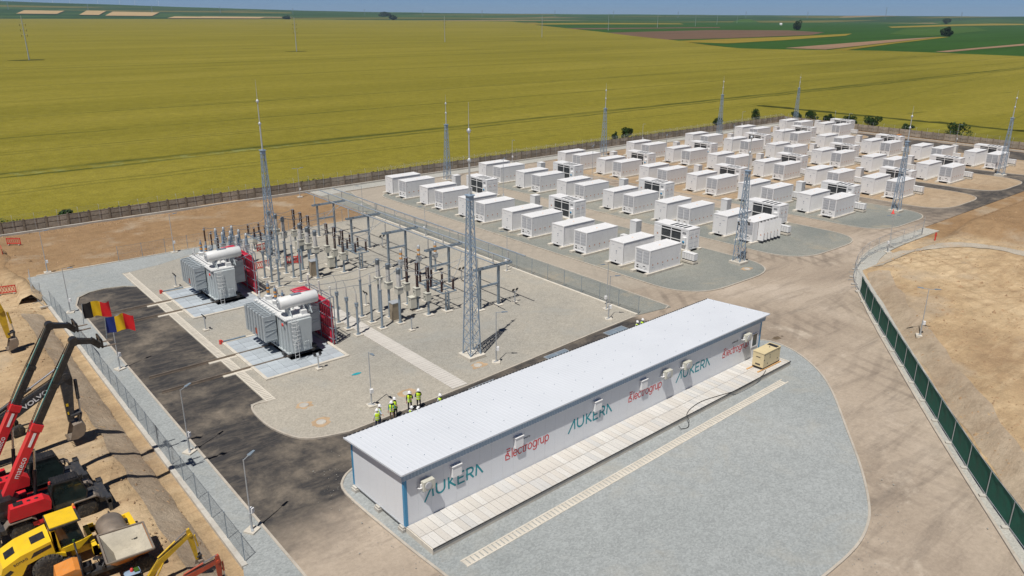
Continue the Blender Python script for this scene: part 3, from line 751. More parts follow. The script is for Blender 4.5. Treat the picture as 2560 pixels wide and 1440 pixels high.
def aukera(u, z, W=4.72, H=0.80):
    g = thing('wall_lettering_part', None, None) if False else None
    s = H; k = W/4.72
    X = lambda t: u+t*k
    st = []
    st += [((X(0.0),z-0.16),(X(0.60),z+H)), ((X(0.60),z+H),(X(0.66),z+0.02))]                     # slanted A without bar
    st += [((X(0.93),z+H),(X(0.93),z+0.30))]+arc(X(1.25),z+0.31,0.32*k,0.31,180,360,9)+[((X(1.57),z+0.30),(X(1.57),z+H))]
    st += [((X(1.90),z),(X(1.90),z+H)), ((X(2.38),z+H),(X(1.95),z+0.40)), ((X(1.98),z+0.44),(X(2.43),z))]
    st += [((X(2.66),z),(X(2.66),z+H)), ((X(2.66),z+H),(X(3.14),z+H)), ((X(2.66),z+0.41),(X(3.08),z+0.41)), ((X(2.66),z),(X(3.16),z))]
    st += [((X(3.40),z),(X(3.40),z+H)), ((X(3.40),z+H),(X(3.66),z+H))]+arc(X(3.66),z+H-0.22,0.25*k,0.22,90,-90,7)+[((X(3.66),z+H-0.44),(X(3.40),z+H-0.44)), ((X(3.64),z+H-0.44),(X(3.93),z))]
    st += [((X(4.16),z+0.02),(X(4.22),z+H)), ((X(4.22),z+H),(X(4.72),z+0.04))]
    flatstroke(st, 0.13, -0.008).build('lettering_aukera', M['teal'], bld)
def egrup(u, z, W=4.15):
    h = 0.72; st, xe = word('lectrogrup', 0.62, 0, h); k = (W-0.0)/xe
    E = [((0.0,-0.02),(0.48,-0.02)),((0.0,-0.02),(0.0,0.36)),((0.0,0.36),(0.14,0.36)),((0.10,0.78),(0.52,0.78)),((0.30,0.30),(0.50,0.10)),((0.14,0.60),(0.50,0.60))]+arc(0.22,0.38,0.10,0.10,0,360,10)
    allp = [((u+a[0]*k, z+a[1]),(u+b[0]*k, z+b[1])) for a, b in [((p[0]*0.86,p[1]),(q[0]*0.86,q[1])) for p, q in E]+st]
    flatstroke(allp, 0.082, -0.008).build('lettering_electrogrup', M['logo_red'], bld)
    ps, _ = word('powered by', 0, 0, 0.15); flatstroke([((u+1.35+a[0], z+1.0+a[1]),(u+1.35+b[0], z+1.0+b[1])) for a, b in ps], 0.022, -0.008).build('lettering_powered_by', M['logo_dark'], bld)
for u in (1.5,14.4,27.25): aukera(u, 1.82)
for u in (8.28,21.15,33.95): egrup(u, 1.93)

# things on the wall: split units and vent hoods
def ac_unit(u, label):
    a = thing('air_conditioner', label, 'air conditioner', bworld(u,0,2.75), BA, 'units on the building wall')
    b = MB(); b.box(-0.42,-0.52,0.06,0.42,-0.18,0.70); b.build('casing', M['box_beige'], a)
    f = MB(); f.lathe([(0.26,0.0),(0.26,0.03),(0.22,0.035),(0.05,0.02),(0.0,0.02)],(-0.08,-0.52,0.38),14,axis='y')
    f.v = [(x,-0.52-(y+0.52),z) for x,y,z in f.v]; f.build('fan_grille', M['white_in'], a)
    br = MB()
    for x in (-0.3,0.3): br.bar((x,0,0.02),(x,-0.5,0.02),0.04,0.04); br.bar((x,-0.02,-0.28),(x,-0.46,0.0),0.03,0.03)
    br.build('bracket', M['galv_l'], a)
    pp = MB(); pp.tube([(-0.44,-0.35,0.3),(-0.56,-0.3,0.25),(-0.6,-0.1,0.2),(-0.6,0.0,0.2)],0.035,6); pp.box(-0.52,-0.3,0.15,-0.42,-0.22,0.5); pp.build('pipe', M['white'], a)
ac_unit(1.55,'air conditioning unit with fan on the building wall at its nearest corner')
ac_unit(25.55,'air conditioning unit with fan above the end of the middle red lettering')
ac_unit(28.15,'air conditioning unit with fan above the farthest teal lettering')
ac_unit(37.2,'air conditioning unit with fan beside the window, nearest the generator')
def vent(u, label):
    a = thing('vent_hood', label, 'vent hood', bworld(u,0,2.62), BA, 'white vent hoods on the building wall')
    b = MB(); b.xprism([(-0.36,0.0),(0.36,0.0),(0.36,0.78),(-0.36,0.78)],-0.24,-0.001); b.build('hood', M['white'], a)
    t = MB(); t.box(-0.40,-0.28,0.78,0.40,0,0.83); t.build('lid', M['white'], a)
    f = MB(); f.box(-0.40,-0.03,-0.06,-0.36,-0.002,0.83); f.box(0.36,-0.03,-0.06,0.40,-0.002,0.83); f.build('flange', M['white'], a)
vent(3.95,'white vent hood over the first teal lettering from the near corner')
vent(9.35,'white vent hood over the first red lettering from the near corner')
vent(17.35,'white vent hood over the middle teal lettering')
vent(22.75,'white vent hood over the middle red lettering')

# cable trench along the wall, covered with concrete slabs
tr = thing('slab_walkway', 'raised walkway of concrete slabs along the front of the building', 'walkway', (BO[0],BO[1],0), BA)
b = MB(); b.box(0.0,-2.86,-0.1,40.9,-2.72,0.46); b.box(0.0,-0.14,-0.1,40.9,-0.03,0.43); b.box(0.0,-2.72,-0.1,0.14,-0.14,0.46); b.box(40.76,-2.72,-0.1,40.9,-0.14,0.46); b.box(0.14,-2.72,-0.1,40.76,-0.14,0.3)
b.build('trench_wall', M['concrete'], tr)
an = MB(); an.box(0.0,-2.90,0.46,40.92,-2.86,0.535); an.build('edge_angle', M['charcoal'], tr)
slabm = [paint('slab_concrete_%s'%n, c, 0.9, 0, 0.05, 1.5, (0.44,0.39,0.32), 0.3, 0.2, rnd=0.035) for n, c in (('warm',(0.53,0.505,0.47)),('pale',(0.57,0.555,0.53)),('grey',(0.50,0.495,0.485)))]
sw = 0.50; ns = int(40.8/sw); first = {}
for i in range(ns):
    for j in range(2):
        mi = random.choices((0,1,2),(5,4,2))[0]
        if mi not in first:
            s_ = MB(); s_.box(0.012,0.010,0.465,sw-0.012,1.390,0.525)
            for yy in (0.25,1.15):
                s_.box(sw/2-0.06,yy-0.02,0.525,sw/2+0.06,yy+0.02,0.528,1)
            first[mi] = s_.build('slab', [slabm[mi], M['concrete_grey']], tr); o = first[mi]
        else:
            o = first[mi].copy(); COL.objects.link(o)
        o.location = (0.05+i*sw, -2.855+1.41*j, random.uniform(-0.004,0.004)); o.rotation_euler = (0,0,random.uniform(-0.006,0.006))

# drainage channels with slotted covers
def channel(label, a, b, w, pitch, slot, nmax=300, slotmat='dark'):
    A = Vector(a); B = Vector(b); L = (B-A).length; ang = math.atan2(B.y-A.y,B.x-A.x)
    c = thing('drain_channel', label, 'drain', (A.x,A.y,0), ang)
    s = MB(); s.box(0,-w/2,-0.1,L,-w/2+0.10,0.105); s.box(0,w/2-0.10,-0.1,L,w/2,0.105); s.build('channel_side', M['concrete'], c)
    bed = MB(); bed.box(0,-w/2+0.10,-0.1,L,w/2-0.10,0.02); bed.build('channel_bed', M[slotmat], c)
    n = min(nmax, int(L/pitch)); cov = MB(); cov.box(slot/2,-w/2+0.105,0.03,pitch-slot/2,w/2-0.105,0.10)
    f = cov.build('cover', M['concrete'], c)
    for i in range(1,n):
        o = f.copy(); COL.objects.link(o); o.location = (i*pitch,0,random.uniform(-0.006,0.004))
    return c
channel('slotted concrete drain across the gravel in front of the white building', (22.1,30.75), (58.75,32.2), 0.72, 0.34, 0.085)
channel('slotted concrete drain between the transformers and the asphalt road', (21.85,57.6), (21.85,101.3), 0.80, 0.34, 0.10)

# generator on timber skids
gx, gy = 58.15, 34.15
g = thing('generator', 'cream diesel generator with black base on the slab walkway', 'generator', (gx,gy,0.60), R(1.55))
b = MB(); b.box(0.0,0.0,0.16,2.75,1.12,1.50); body = b.build('canopy', M['cream'], g)
t = MB(); t.box(-0.03,-0.03,1.50,2.1,1.15,1.56); t.box(2.1,-0.03,1.50,2.78,0.06,1.56); t.box(2.1,1.06,1.50,2.78,1.15,1.56); t.box(2.68,0.06,1.50,2.78,1.06,1.56); t.build('roof', M['cream'], g)
t = MB(); t.box(2.1,0.06,1.501,2.68,1.06,1.51); t.build('exhaust_recess', M['dark'], g)
t = MB(); t.cyl((1.75,0.55,1.56),(1.75,0.55,1.6),0.06,n=8); t.build('filler_cap', M['dark'], g)
t = MB(); t.box(0.03,0.03,0.0,2.72,1.09,0.16); t.build('base_frame', M['black'], g)
t = MB(); t.box(-0.012,0.32,0.32,0.0,0.80,0.46); t.build('vent_slot', M['charcoal'], g)
t = MB(); t.box(-0.012,0.36,1.05,0.0,0.78,1.12); t.build('name_strip', M['charcoal'], g)
for x, z in ((0.08,1.35),(0.08,0.85),(0.95,1.15),(1.0,0.9),(2.4,1.3),(2.3,0.45),(0.65,0.4)):
    t = MB(); t.box(x,-0.015,z,x+0.09,0.0,z+0.10); t.build('latch', M['charcoal'], g)
for k, y in enumerate((0.98,-0.02)):
    s = MB(); s.box(-0.9 if k == 0 else -0.7,0,0,3.0,0.14,0.07); tag(s.build('timber_skid', M['wood']), ['timber skid under the generator on the wall side','timber skid under the generator on the gravel side'][k], 'timber', 'skids under the generator').location = (gx,gy+y,0.53)
cab = MB(); P = [(58.35,33.95),(57.2,33.55),(55.5,33.35),(53.0,33.3),(51.0,33.65),(49.0,33.95),(47.3,33.75),(46.3,33.35),(45.9,32.95)]
pts = [(x,y,0.56) for x,y in smoothpath(P,5)]+[(45.7,32.65,0.45),(45.4,32.45,0.15),(45.1,32.45,0.09),(44.7,32.6,0.12),(44.5,32.72,0.4)]
cab.tube(pts, 0.028, 6); tag(cab.build('power_cable', M['black']), 'black power cable trailing from the generator over the slab edge', 'cable')
# ------------------------------------------------------------------ battery containers
CL, CW, CH, CZ = 6.058, 2.438, 2.896, 0.36
def castings(mb, m=0):
    for x in (0.0,CL-0.17):
        for y in (0.0,CW-0.16):
            for z in (CZ,CZ+CH-0.12): mb.box(x-0.006 if x == 0 else x, y-0.006 if y == 0 else y, z-0.004, x+0.17+(0.006 if x else 0), y+0.16+(0.006 if y else 0), z+0.124, m)
def frame_mb():
    f = MB(); t = 0.12
    for x in (0,CL-t):
        for y in (0,CW-t): f.box(x,y,CZ+0.12,x+t,y+t,CZ+CH-0.12)
    for y in (0.0,CW-0.1):
        f.box(0.17,y,CZ,CL-0.17,y+0.1,CZ+0.14); f.box(0.17,y,CZ+CH-0.10,CL-0.17,y+0.1,CZ+CH)
    for x in (0.0,CL-0.1):
        f.box(x,0.16,CZ,x+0.1,CW-0.16,CZ+0.14); f.box(x,0.16,CZ+CH-0.12,x+0.1,CW-0.16,CZ+CH)
    castings(f); return f
def roof_mb():
    r = MB(); z = CZ+CH; r.box(0.1,0.1,z-0.05,CL-0.1,CW-0.1,z-0.012)
    r.box(0.35,0.3,z-0.012,CL-0.35,CW-0.3,z+0.004); r.box(CL-0.62,0.12,z-0.012,CL-0.50,CW-0.12,z+0.02)
    return r
def tri_mb():
    t = MB(); t.add([(-0.13,0,0),(0.13,0,0),(0,0,0.23)],[(0,1,2)]); return t
FOOT = None
def footing(x, y):
    global FOOT
    if FOOT is None:
        m = MB()
        m.box(-0.62,-0.2,-0.1,6.55,0.36,CZ-0.004); m.box(-0.62,CW-0.36,-0.1,6.55,CW+0.2,CZ-0.004)
        m.box(0.0,0.36,-0.1,6.4,CW-0.36,0.10,1)  # near-black floor between the beams: shade of the opening painted as colour
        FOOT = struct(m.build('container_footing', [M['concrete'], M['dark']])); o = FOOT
    else: o = FOOT.copy(); COL.objects.link(o)
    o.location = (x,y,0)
def smooth_container(loc, opened=False):
    c = thing('battery_container', 'x', 'container', loc)
    frame_mb().build('frame', M['white'], c)
    ro = roof_mb().build('roof', M['white'], c)
    d = MB(); d.lathe([(0.13,0),(0.13,0.004)],(CL*0.5,CW*0.45,CZ+CH+0.005),8); d.build('roof_mark', M['decal_orange'], ro)
    s = MB(); s.box(0.12,CW-0.06,CZ+0.14,CL-0.12,CW-0.03,CZ+CH-0.10); s.build('rear_side', M['white'], c)
    s = MB(); s.box(CL-0.05,0.12,CZ+0.14,CL-0.02,CW-0.12,CZ+CH-0.12); s.build('rear_end', M['white'], c)
    # vented end
    e = MB(); e.box(0.05,0.12,CZ+0.14,0.08,CW-0.12,CZ+CH-0.12); en = e.build('vented_end', M['white'], c)
    lv = MB(); w = 0.98; h = 0.37; lv.box(-0.02,0,0,0.0,w,h)
    for k in range(5): lv.add([(-0.02,0.03,0.03+k*0.068),(-0.02,w-0.03,0.03+k*0.068),(-0.045,w-0.03,0.012+k*0.068),(-0.045,0.03,0.012+k*0.068)],[(0,1,2,3)])
    l0 = lv.build('louvre', M['white_in'], en)
    pos = [(0.05,0.17+j*1.10,CZ+1.12+i*0.41) for i in range(4) for j in range(2)]
    l0.location = pos[0]
    for p in pos[1:]:
        q = l0.copy(); COL.objects.link(q); q.location = p
    dk = MB()
    for y0,z0,y1,z1 in ((1.85,0.62,2.12,0.74),(1.82,0.32,2.16,0.48),(0.72,0.64,1.08,0.72)): dk.box(0.03,y0,CZ+z0,0.05,y1,CZ+z1)
    dk.build('control_panel', M['charcoal'], en)
    dk = MB()
    for y0,z0,y1,z1 in ((1.45,0.36,1.62,0.56),(1.2,0.34,1.32,0.5),(0.5,0.36,0.66,0.62),(0.75,0.3,0.9,0.42)): dk.box(0.035,y0,CZ+z0,0.05,y1,CZ+z1)
    dk.build('label_plate', M['white_in'], en)
    # six doors on the long side
    dw = (CL-0.3)/6; zz = CZ+0.15; dh = CH-0.27
    dm = MB(); dm.box(0.006,0,0,dw-0.006,0.03,dh); dm.box(dw-0.10,-0.015,dh*0.42,dw-0.06,0.0,dh*0.55)
    tm = tri_mb(); d0 = None
    if opened:
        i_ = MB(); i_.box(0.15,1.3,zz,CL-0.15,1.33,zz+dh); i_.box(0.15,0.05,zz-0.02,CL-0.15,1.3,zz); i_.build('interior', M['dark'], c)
        bl = MB(); bl.box(0.12,0.0,zz,1.08,0.03,zz+dh); bl.build('fixed_panel', M['white'], c)
        rc = MB()
        for k in range(11): rc.cbox((1.20+random.uniform(-0.05,0.1),0.3,zz+0.15+k*0.21),(0.14,0.3,0.1))
        for k in range(5): rc.tube([(1.15,0.25,zz+0.2+k*0.45),(1.32,0.12,zz+0.05+k*0.45),(1.3,0.3,zz+0.4+k*0.45)],0.03,5)
        rc.build('red_cabling', M['redcable'], c)
    for k in range(6):
        if d0 is None:
            d0 = dm.build('door', M['white'], c); t0 = tm.build('warning_sign', M['warn'], d0); t0.location = (dw/2,-0.004,0.74); dd, tt = d0, t0
        else:
            dd = d0.copy(); COL.objects.link(dd); tt = t0.copy(); COL.objects.link(tt); tt.parent = dd
        dd.location = (0.15+k*dw,0.02,zz)
        if opened:
            dd.location = (1.15+k*dw*0.88, 0.0, zz); dd.rotation_euler = (0,0,R(-78-random.uniform(0,7)))
    dc = MB(); dc.box(0.5,0.012,CZ+0.62,0.85,0.018,CZ+0.66); dc.box(2.5,0.012,CZ+0.55,2.62,0.018,CZ+0.72); dc.box(0.28,0.012,CZ+1.95,0.33,0.018,CZ+2.1); dc.build('small_decal', M['warn_grey'], c)
    return c
def corr_container(loc):
    c = thing('battery_container', 'x', 'container', loc)
    frame_mb().build('frame', M['white'], c)
    ro = roof_mb().build('roof', M['white'], c)
    d = MB(); d.lathe([(0.13,0),(0.13,0.004)],(CL*0.5,CW*0.5,CZ+CH+0.005),8); d.build('roof_mark', M['decal_orange'], ro)
    for nm, yb, sg in (('ribbed_side',0.03,1),('rear_side',CW-0.03,-1)):
        pr = []; x = 0.12; k = 0
        while x < CL-0.12-0.01:
            pr += [(x,0.0),(x+0.07,0.0),(x+0.11,0.05),(x+0.18,0.05)]; x += 0.2253
        pr.append((CL-0.12,0.0)); vs = []
        for px, py in pr: vs += [(px,yb+sg*py,CZ+0.13),(px,yb+sg*py,CZ+CH-0.09)]
        m = MB(); m.add(vs, [((2*i,2*i+2,2*i+3,2*i+1) if sg > 0 else (2*i,2*i+1,2*i+3,2*i+2)) for i in range(len(pr)-1)]); m.build(nm, M['white'], c)
    s = MB(); s.box(CL-0.05,0.12,CZ+0.14,CL-0.02,CW-0.12,CZ+CH-0.12); s.build('rear_end', M['white'], c)
    dw = (CW-0.26)/2; zz = CZ+0.15; dh = CH-0.28; dm = MB(); dm.box(0,0.006,0,0.03,dw-0.006,dh)
    for k in range(4): dm.box(-0.012,0.12+k*(dw-0.2)/4,0.08,0.0,0.18+k*(dw-0.2)/4,dh-0.08)
    d0 = dm.build('end_door', M['white'], c); d0.location = (0.03,0.13,zz)
    q = d0.copy(); COL.objects.link(q); q.location = (0.03,0.13+dw,zz)
    dc = MB(); dc.box(0.008,1.1,CZ+1.55,0.014,1.28,CZ+1.68); dc.box(0.008,1.1,CZ+1.3,0.014,1.28,CZ+1.36); dc.box(0.008,0.4,CZ+2.15,0.014,0.85,CZ+2.19); dc.box(0.008,1.6,CZ+2.35,0.014,1.95,CZ+2.38); dc.build('small_decal', M['warn_grey'], c)
    dc = MB(); dc.box(0.0,1.2,CZ+0.22,0.03,1.36,CZ+0.34); dc.build('cable_socket', M['dark'], c)
    return c
def pcs_unit(loc):
    """inverter and transformer skid in an open container frame; long side faces -X"""
    c = thing('inverter_skid', 'x', 'inverter', loc)
    W2, L2, z0, z1 = 2.44, 6.06, CZ, CZ+CH; t = 0.13
    f = MB()
    for x in (0,W2-t):
        for y in (0,L2-t): f.box(x,y,z0,x+t,y+t,z1)
        f.box(x,t,z0,x+0.1,L2-t,z0+0.16); f.box(x,t,z1-0.26,x+0.1,L2-t,z1)
    for y in (0,L2-t):
        f.box(t,y,z0,W2-t,y+0.1,z0+0.16); f.box(t,y,z1-0.12,W2-t,y+0.1,z1)
    f.build('frame', M['white'], c)
    r = MB(); r.box(0.1,0.1,z1-0.06,W2-0.1,L2-0.1,z1-0.01); ro = r.build('roof', M['white'], c)
    s = MB(); s.box(0,0,0,1.75,0.36,0.02); s0 = s.build('roof_vent', M['grille'], ro)
    for k in range(4):
        o = s0 if k == 0 else s0.copy()
        if k: COL.objects.link(o)
        o.location = (0.25,0.95+k*0.72,z1-0.012)
    # long side: closed bay (far), two grille bays, cooler bay (near)
    y_near, y_far = 1.30, 4.80
    core = MB(); core.box(0.14,0.14,z0+0.1,W2-0.14,L2-0.14,z1-0.07); core.build('core', M['grille'], c)
    p = MB(); p.box(0.02,0.13,z0+0.16,0.06,y_near-0.06,z1-0.26); nb = p.build('cooler_bay', M['white'], c)
    a = MB(); a.box(-0.28,0.30,z0+0.75,0.02,0.92,z0+1.75); cu = a.build('cooling_unit', M['white'], nb)
    a = MB(); a.lathe([(0.2,0),(0.2,0.02),(0.0,0.02)],(-0.28,0.61,z0+1.1),12,axis='x'); a.v = [(-0.28-(x+0.28),y,z) for x,y,z in a.v]; a.build('cooling_fan', M['bluetrim'], nb)
    a = MB(); a.box(-0.01,0.45,z1-0.55,0.02,1.05,z1-0.5); a.box(-0.01,0.45,z1-0.72,0.02,1.05,z1-0.67); a.build('vent_slit', M['charcoal'], nb)
    p = MB(); p.box(0.02,y_far+0.06,z0+0.16,0.06,L2-0.13,z1-0.26); fbay = p.build('door_bay', M['white'], c)
    for k in range(4):
        a = MB(); a.box(0.0,y_far+0.16,z0+0.26+k*0.58,0.02,L2-0.24,z0+0.74+k*0.58); a.build('door_panel', M['white'], fbay)
    wt = MB(); wt.add([(0,-0.15,0),(0,0.15,0),(0,0,0.26)],[(0,2,1)]); ws = wt.build('warning_sign', M['warn'], fbay); ws.location = (-0.006,5.4,z0+1.25)
    m = MB()
    for y in (y_near-0.06,(y_near+y_far)/2-0.05,y_far-0.04): m.box(0.01,y,z0+0.16,0.11,y+0.10,z1-0.26)
    m.box(0.012,y_near,z1-0.62,0.10,y_far,z1-0.55); m.box(0.012,y_near,z0+1.12,0.10,y_far,z0+1.20)
    m.build('mullion', M['white'], c)
    hy = (y_far-y_near)/2
    for k in range(2):
        for (a0,a1) in ((z0+0.17,z0+1.11),(z0+1.21,z1-0.63),(z1-0.54,z1-0.27)):
            g_ = MB(); yy = y_near+k*hy
            g_.box(0.10,yy+0.06,a0,0.13,yy+hy-0.06,a1)
            zt = a0+0.06
            while zt < a1-0.04: g_.box(0.085,yy+0.06,zt,0.10,yy+hy-0.06,zt+0.02); zt += 0.12
            g_.build('grille', M['grille'], c)
    # end with double doors, faces -Y
    for k in range(2):
        dd = MB(); dd.box(0.14+k*1.08,0.03,z0+0.17,0.14+k*1.08+1.06,0.07,z1-0.13); do = dd.build('end_door', M['white'], c)
        pm = MB()
        for q in range(4): pm.box(0.26+k*1.08,0.005,z0+0.30+q*0.60,0.26+k*1.08+0.80,0.03,z0+0.78+q*0.60)
        pm.build('door_panel', M['white'], do)
        gp = MB()
        for q in range(4): gp.box(0.24+k*1.08,0.018,z0+0.27+q*0.60,0.26+k*1.08+0.83,0.029,z0+0.30+q*0.60)
        gp.build('panel_shadow_gap', M['warn_grey'], do)
        w_ = MB(); w_.add([(-0.13,0,0),(0.13,0,0),(0,0,0.24)],[(0,1,2)]); w0 = w_.build('warning_sign', M['warn'], do); w0.location = (0.66+k*1.08,0.0,z0+1.62)
    return c
def cabinet(loc):
    c = thing('auxiliary_cabinet', 'x', 'cabinet', loc)
    b = MB(); b.box(0,0,0.30,1.25,1.15,2.45); b.build('casing', M['white'], c)
    b = MB(); b.box(-0.03,-0.03,2.45,1.28,1.18,2.52); b.build('roof', M['white'], c)
    b = MB(); b.box(0.06,-0.025,0.36,1.19,0.0,2.40); d = b.build('door', M['white_in'], c)
    b = MB(); b.box(1.05,-0.05,1.3,1.10,-0.025,1.5); b.build('handle', M['charcoal'], d)
    b = MB(); b.box(0.05,0.05,0,1.2,1.1,0.30); b.build('plinth', M['charcoal'], c)
    return c
def cooler_rack(loc):
    c = thing('cooler_rack', 'x', 'cooler', loc)
    b = MB(); b.box(0,0,0.1,1.0,2.1,0.36); b.box(0.03,0.05,0.0,0.97,0.3,0.1); b.box(0.03,1.8,0.0,0.97,2.05,0.1); b.build('base_frame', M['concrete'], c)
    u = MB(); u.box(0.06,0.0,0.52,0.82,0.34,1.36); u.box(0.04,-0.01,1.36,0.84,0.35,1.40)
    u0 = u.build('cooler_box', M['white'], c); l = MB(); l.box(0.12,0.04,0.36,0.74,0.30,0.52); l0 = l.build('mount', M['charcoal'], u0)
    for k in range(5):
        o = u0 if k == 0 else u0.copy()
        if k: COL.objects.link(o); q = l0.copy(); COL.objects.link(q); q.parent = o
        o.location = (0.06,0.06+k*0.40,0)
    return c
ROWS = ['first row from substation','second row from substation','third row from substation','fourth row from substation','fifth row from substation','sixth row from substation']
T_s = T_c = T_p = T_b = T_r = None
def place(proto, maker, loc, label, group):
    """first call builds, later calls copy"""
    if proto is None:
        o = maker(loc); o['label'] = label; o['group'] = group; return tree(o)
    dup(proto, loc, 0, label, group); return proto
for c in range(7):
    for k in range(6) if c < 6 else (4,5):
        y = 59.4+10.88*k; x = XC(c,y)
        if c == 6: y = (104.0,113.9)[k-4]; x = (200.6,198.3)[k-4]
        where = '%s pair from the road, %s' % (ORD[k], ROWS[c]) if c < 6 else '%s pair of the short last row' % ('near','far')[k-4]
        for y_, kind in ((y,'s'),(y+4.45,'c')):
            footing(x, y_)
            if kind == 's' and c == 1 and k == 0:
                oc = smooth_container((x,y_,0), True); oc['label'] = 'white battery container with its six doors open and red cabling showing'; oc['group'] = 'white battery containers in rows'
            elif kind == 's': T_s = place(T_s, smooth_container, (x,y_,0), 'white vented battery container, '+where, 'white battery containers in rows')
            else: T_c = place(T_c, corr_container, (x,y_,0), 'white ribbed battery container, '+where, 'white battery containers in rows')
        T_r = place(T_r, cooler_rack, (x+7.75,y-0.85,0.07), 'rack of white coolers, '+where, 'cooler racks behind the containers')
        if k % 2 == 0:
            fx = x+11.75; fy = y+3.25
            m = MB(); m.box(-0.3,-0.35,-0.1,0.35,6.4,CZ-0.004); m.box(2.1,-0.35,-0.1,2.75,6.4,CZ-0.004); m.box(0.35,0.0,-0.1,2.1,6.06,0.09,1)  # last box is a near-black floor, painted shade under the skid
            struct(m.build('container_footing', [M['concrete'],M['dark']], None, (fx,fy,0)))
            T_p = place(T_p, pcs_unit, (fx,fy,0), 'white inverter skid with dark grilles, '+where, 'inverter skids among the containers')
        else:
            T_b = place(T_b, cabinet, (x+11.8,y+1.7,0.07), 'small white cabinet, '+where, 'white cabinets among the containers')
# ------------------------------------------------------------------ substation
M['head_grey'] = paint('ct_head_grey', (0.20,0.235,0.27), 0.4, 0.2, 0.12, 2); M['cond'] = paint('weathered_conductor', (0.30,0.32,0.34), 0.5, 0.4, 0.1, 2); M['bus'] = paint('busbar_aluminium', (0.40,0.46,0.52), 0.4, 0.4, 0.08, 1)
def insul(mb, x, y, z0, z1, r, rs, n, m=0, taper=1.0, seg=10):
    pr = []; h = (z1-z0)/n
    for k in range(n):
        f = 1-(1-taper)*(k/n)
        pr += [(r*f,z0+k*h),(r*f,z0+k*h+h*0.45),(rs*f,z0+k*h+h*0.55),(rs*f*0.96,z0+k*h+h*0.72),(r*f,z0+k*h+h*0.98)]
    mb.lathe([(a,b) for a,b in pr],(x,y,0),seg,m)
    return mb
def plinth(parent, x=0, y=0, s=0.42, h=0.13):
    m = MB(); m.box(x-s,y-s,-0.05,x+s,y+s,h); return m.build('plinth', M['concrete'], parent)
def col(parent, z1, r=0.12, x=0, y=0, z0=0.13, mat='galv'):
    m = MB(); m.cyl((x,y,z0),(x,y,z1),r,n=10); m.box(x-0.2,y-0.2,z0,x+0.2,y+0.2,z0+0.03); return m.build('column', M[mat], parent)
def cable_end(loc):
    c = thing('cable_termination', 'x', 'insulator', loc); plinth(c); col(c, 3.4, 0.115)
    m = MB(); m.cyl((0,0,3.12),(0,0,3.45),0.19,n=12); m.cyl((0,0,3.45),(0,0,3.5),0.21,n=12); m.build('collar', M['galv'], c)
    m = MB(); insul(m,0,0,3.5,4.55,0.075,0.10,10,0,0.7); m.build('insulator', M['porc_grey'], c)
    m = MB(); m.tube([(0,0,4.5),(-0.03,0.02,4.8),(-0.12,0.06,5.05),(-0.2,0.1,5.35)],0.022,6); m.build('lead', M['alu'], c)
    m = MB(); m.box(0.12,-0.08,1.5,0.28,0.08,1.8); m.build('junction_box', M['galv_l'], c)
    return c
def post_insulator(loc):
    c = thing('post_insulator', 'x', 'insulator', loc); plinth(c); col(c, 4.2, 0.125)
    m = MB(); m.cyl((0,0,4.16),(0,0,4.24),0.17,n=10); m.build('cap_plate', M['galv'], c)
    m = MB(); insul(m,0,0,4.24,5.4,0.065,0.11,11); m.cyl((0,0,5.4),(0,0,5.5),0.06,n=8); m.build('insulator', M['porc_white'], c)
    return c
def current_transformer(loc):
    c = thing('current_transformer', 'x', 'current transformer', loc); plinth(c); col(c, 3.35, 0.14)
    m = MB(); m.box(-0.34,-0.34,3.40,0.34,0.34,4.05); m.box(-0.40,-0.40,4.05,0.40,0.40,4.12); m.box(-0.2,-0.2,3.3,0.2,0.2,3.4); m.build('base_tank', M['box_beige'], c)
    m = MB(); insul(m,0,0,4.12,5.50,0.16,0.255,12,0,0.88,12); m.build('insulator', M['porc_white'], c)
    m = MB(); m.lathe([(0.20,5.5),(0.235,5.54),(0.24,5.98),(0.25,6.0),(0.25,6.06),(0.20,6.12),(0.0,6.14)],(0,0,0),14); m.build('head', M['head_grey'], c)
    m = MB(); m.cyl((-0.42,0,5.86),(0.42,0,5.86),0.04,n=6); m.box(-0.48,-0.05,5.8,-0.40,0.05,5.92); m.box(0.40,-0.05,5.8,0.48,0.05,5.92); m.build('terminal', M['alu'], c)
    return c
def breaker_pole(loc):
    c = thing('circuit_breaker_pole', 'x', 'circuit breaker', loc); plinth(c, s=0.48); col(c, 2.7, 0.13)
    m = MB(); m.box(-0.42,-0.30,1.72,0.20,0.30,2.60); m.box(-0.46,-0.34,2.60,0.24,0.34,2.66); b = m.build('drive_box', M['box_beige'], c)
    m = MB(); m.box(-0.435,-0.16,1.95,-0.42,-0.06,2.05); m.box(-0.435,-0.16,2.2,-0.42,-0.06,2.3); m.box(-0.435,0.05,2.1,-0.42,0.18,2.3); m.build('gauge', M['charcoal'], b)
    m = MB(); m.cyl((0.2,0.0,1.9),(0.36,0.0,1.9),0.09,n=8); m.build('cable_gland', M['black'], b)
    m = MB(); insul(m,0,0,2.7,4.08,0.12,0.175,13,0,1.0); m.build('lower_insulator', M['porc_brown'], c)
    m = MB(); m.cyl((0,0,4.08),(0,0,4.2),0.15,n=10); m.box(-0.3,-0.04,4.1,0.3,0.04,4.16); m.build('mid_terminal', M['alu'], c)
    m = MB(); insul(m,0,0,4.2,5.45,0.16,0.22,12); m.build('upper_insulator', M['porc_brown'], c)
    m = MB(); m.cyl((0,0,5.45),(0,0,5.56),0.13,n=10); m.box(-0.3,-0.04,5.5,0.05,0.04,5.55); m.build('top_terminal', M['alu'], c)
    return c
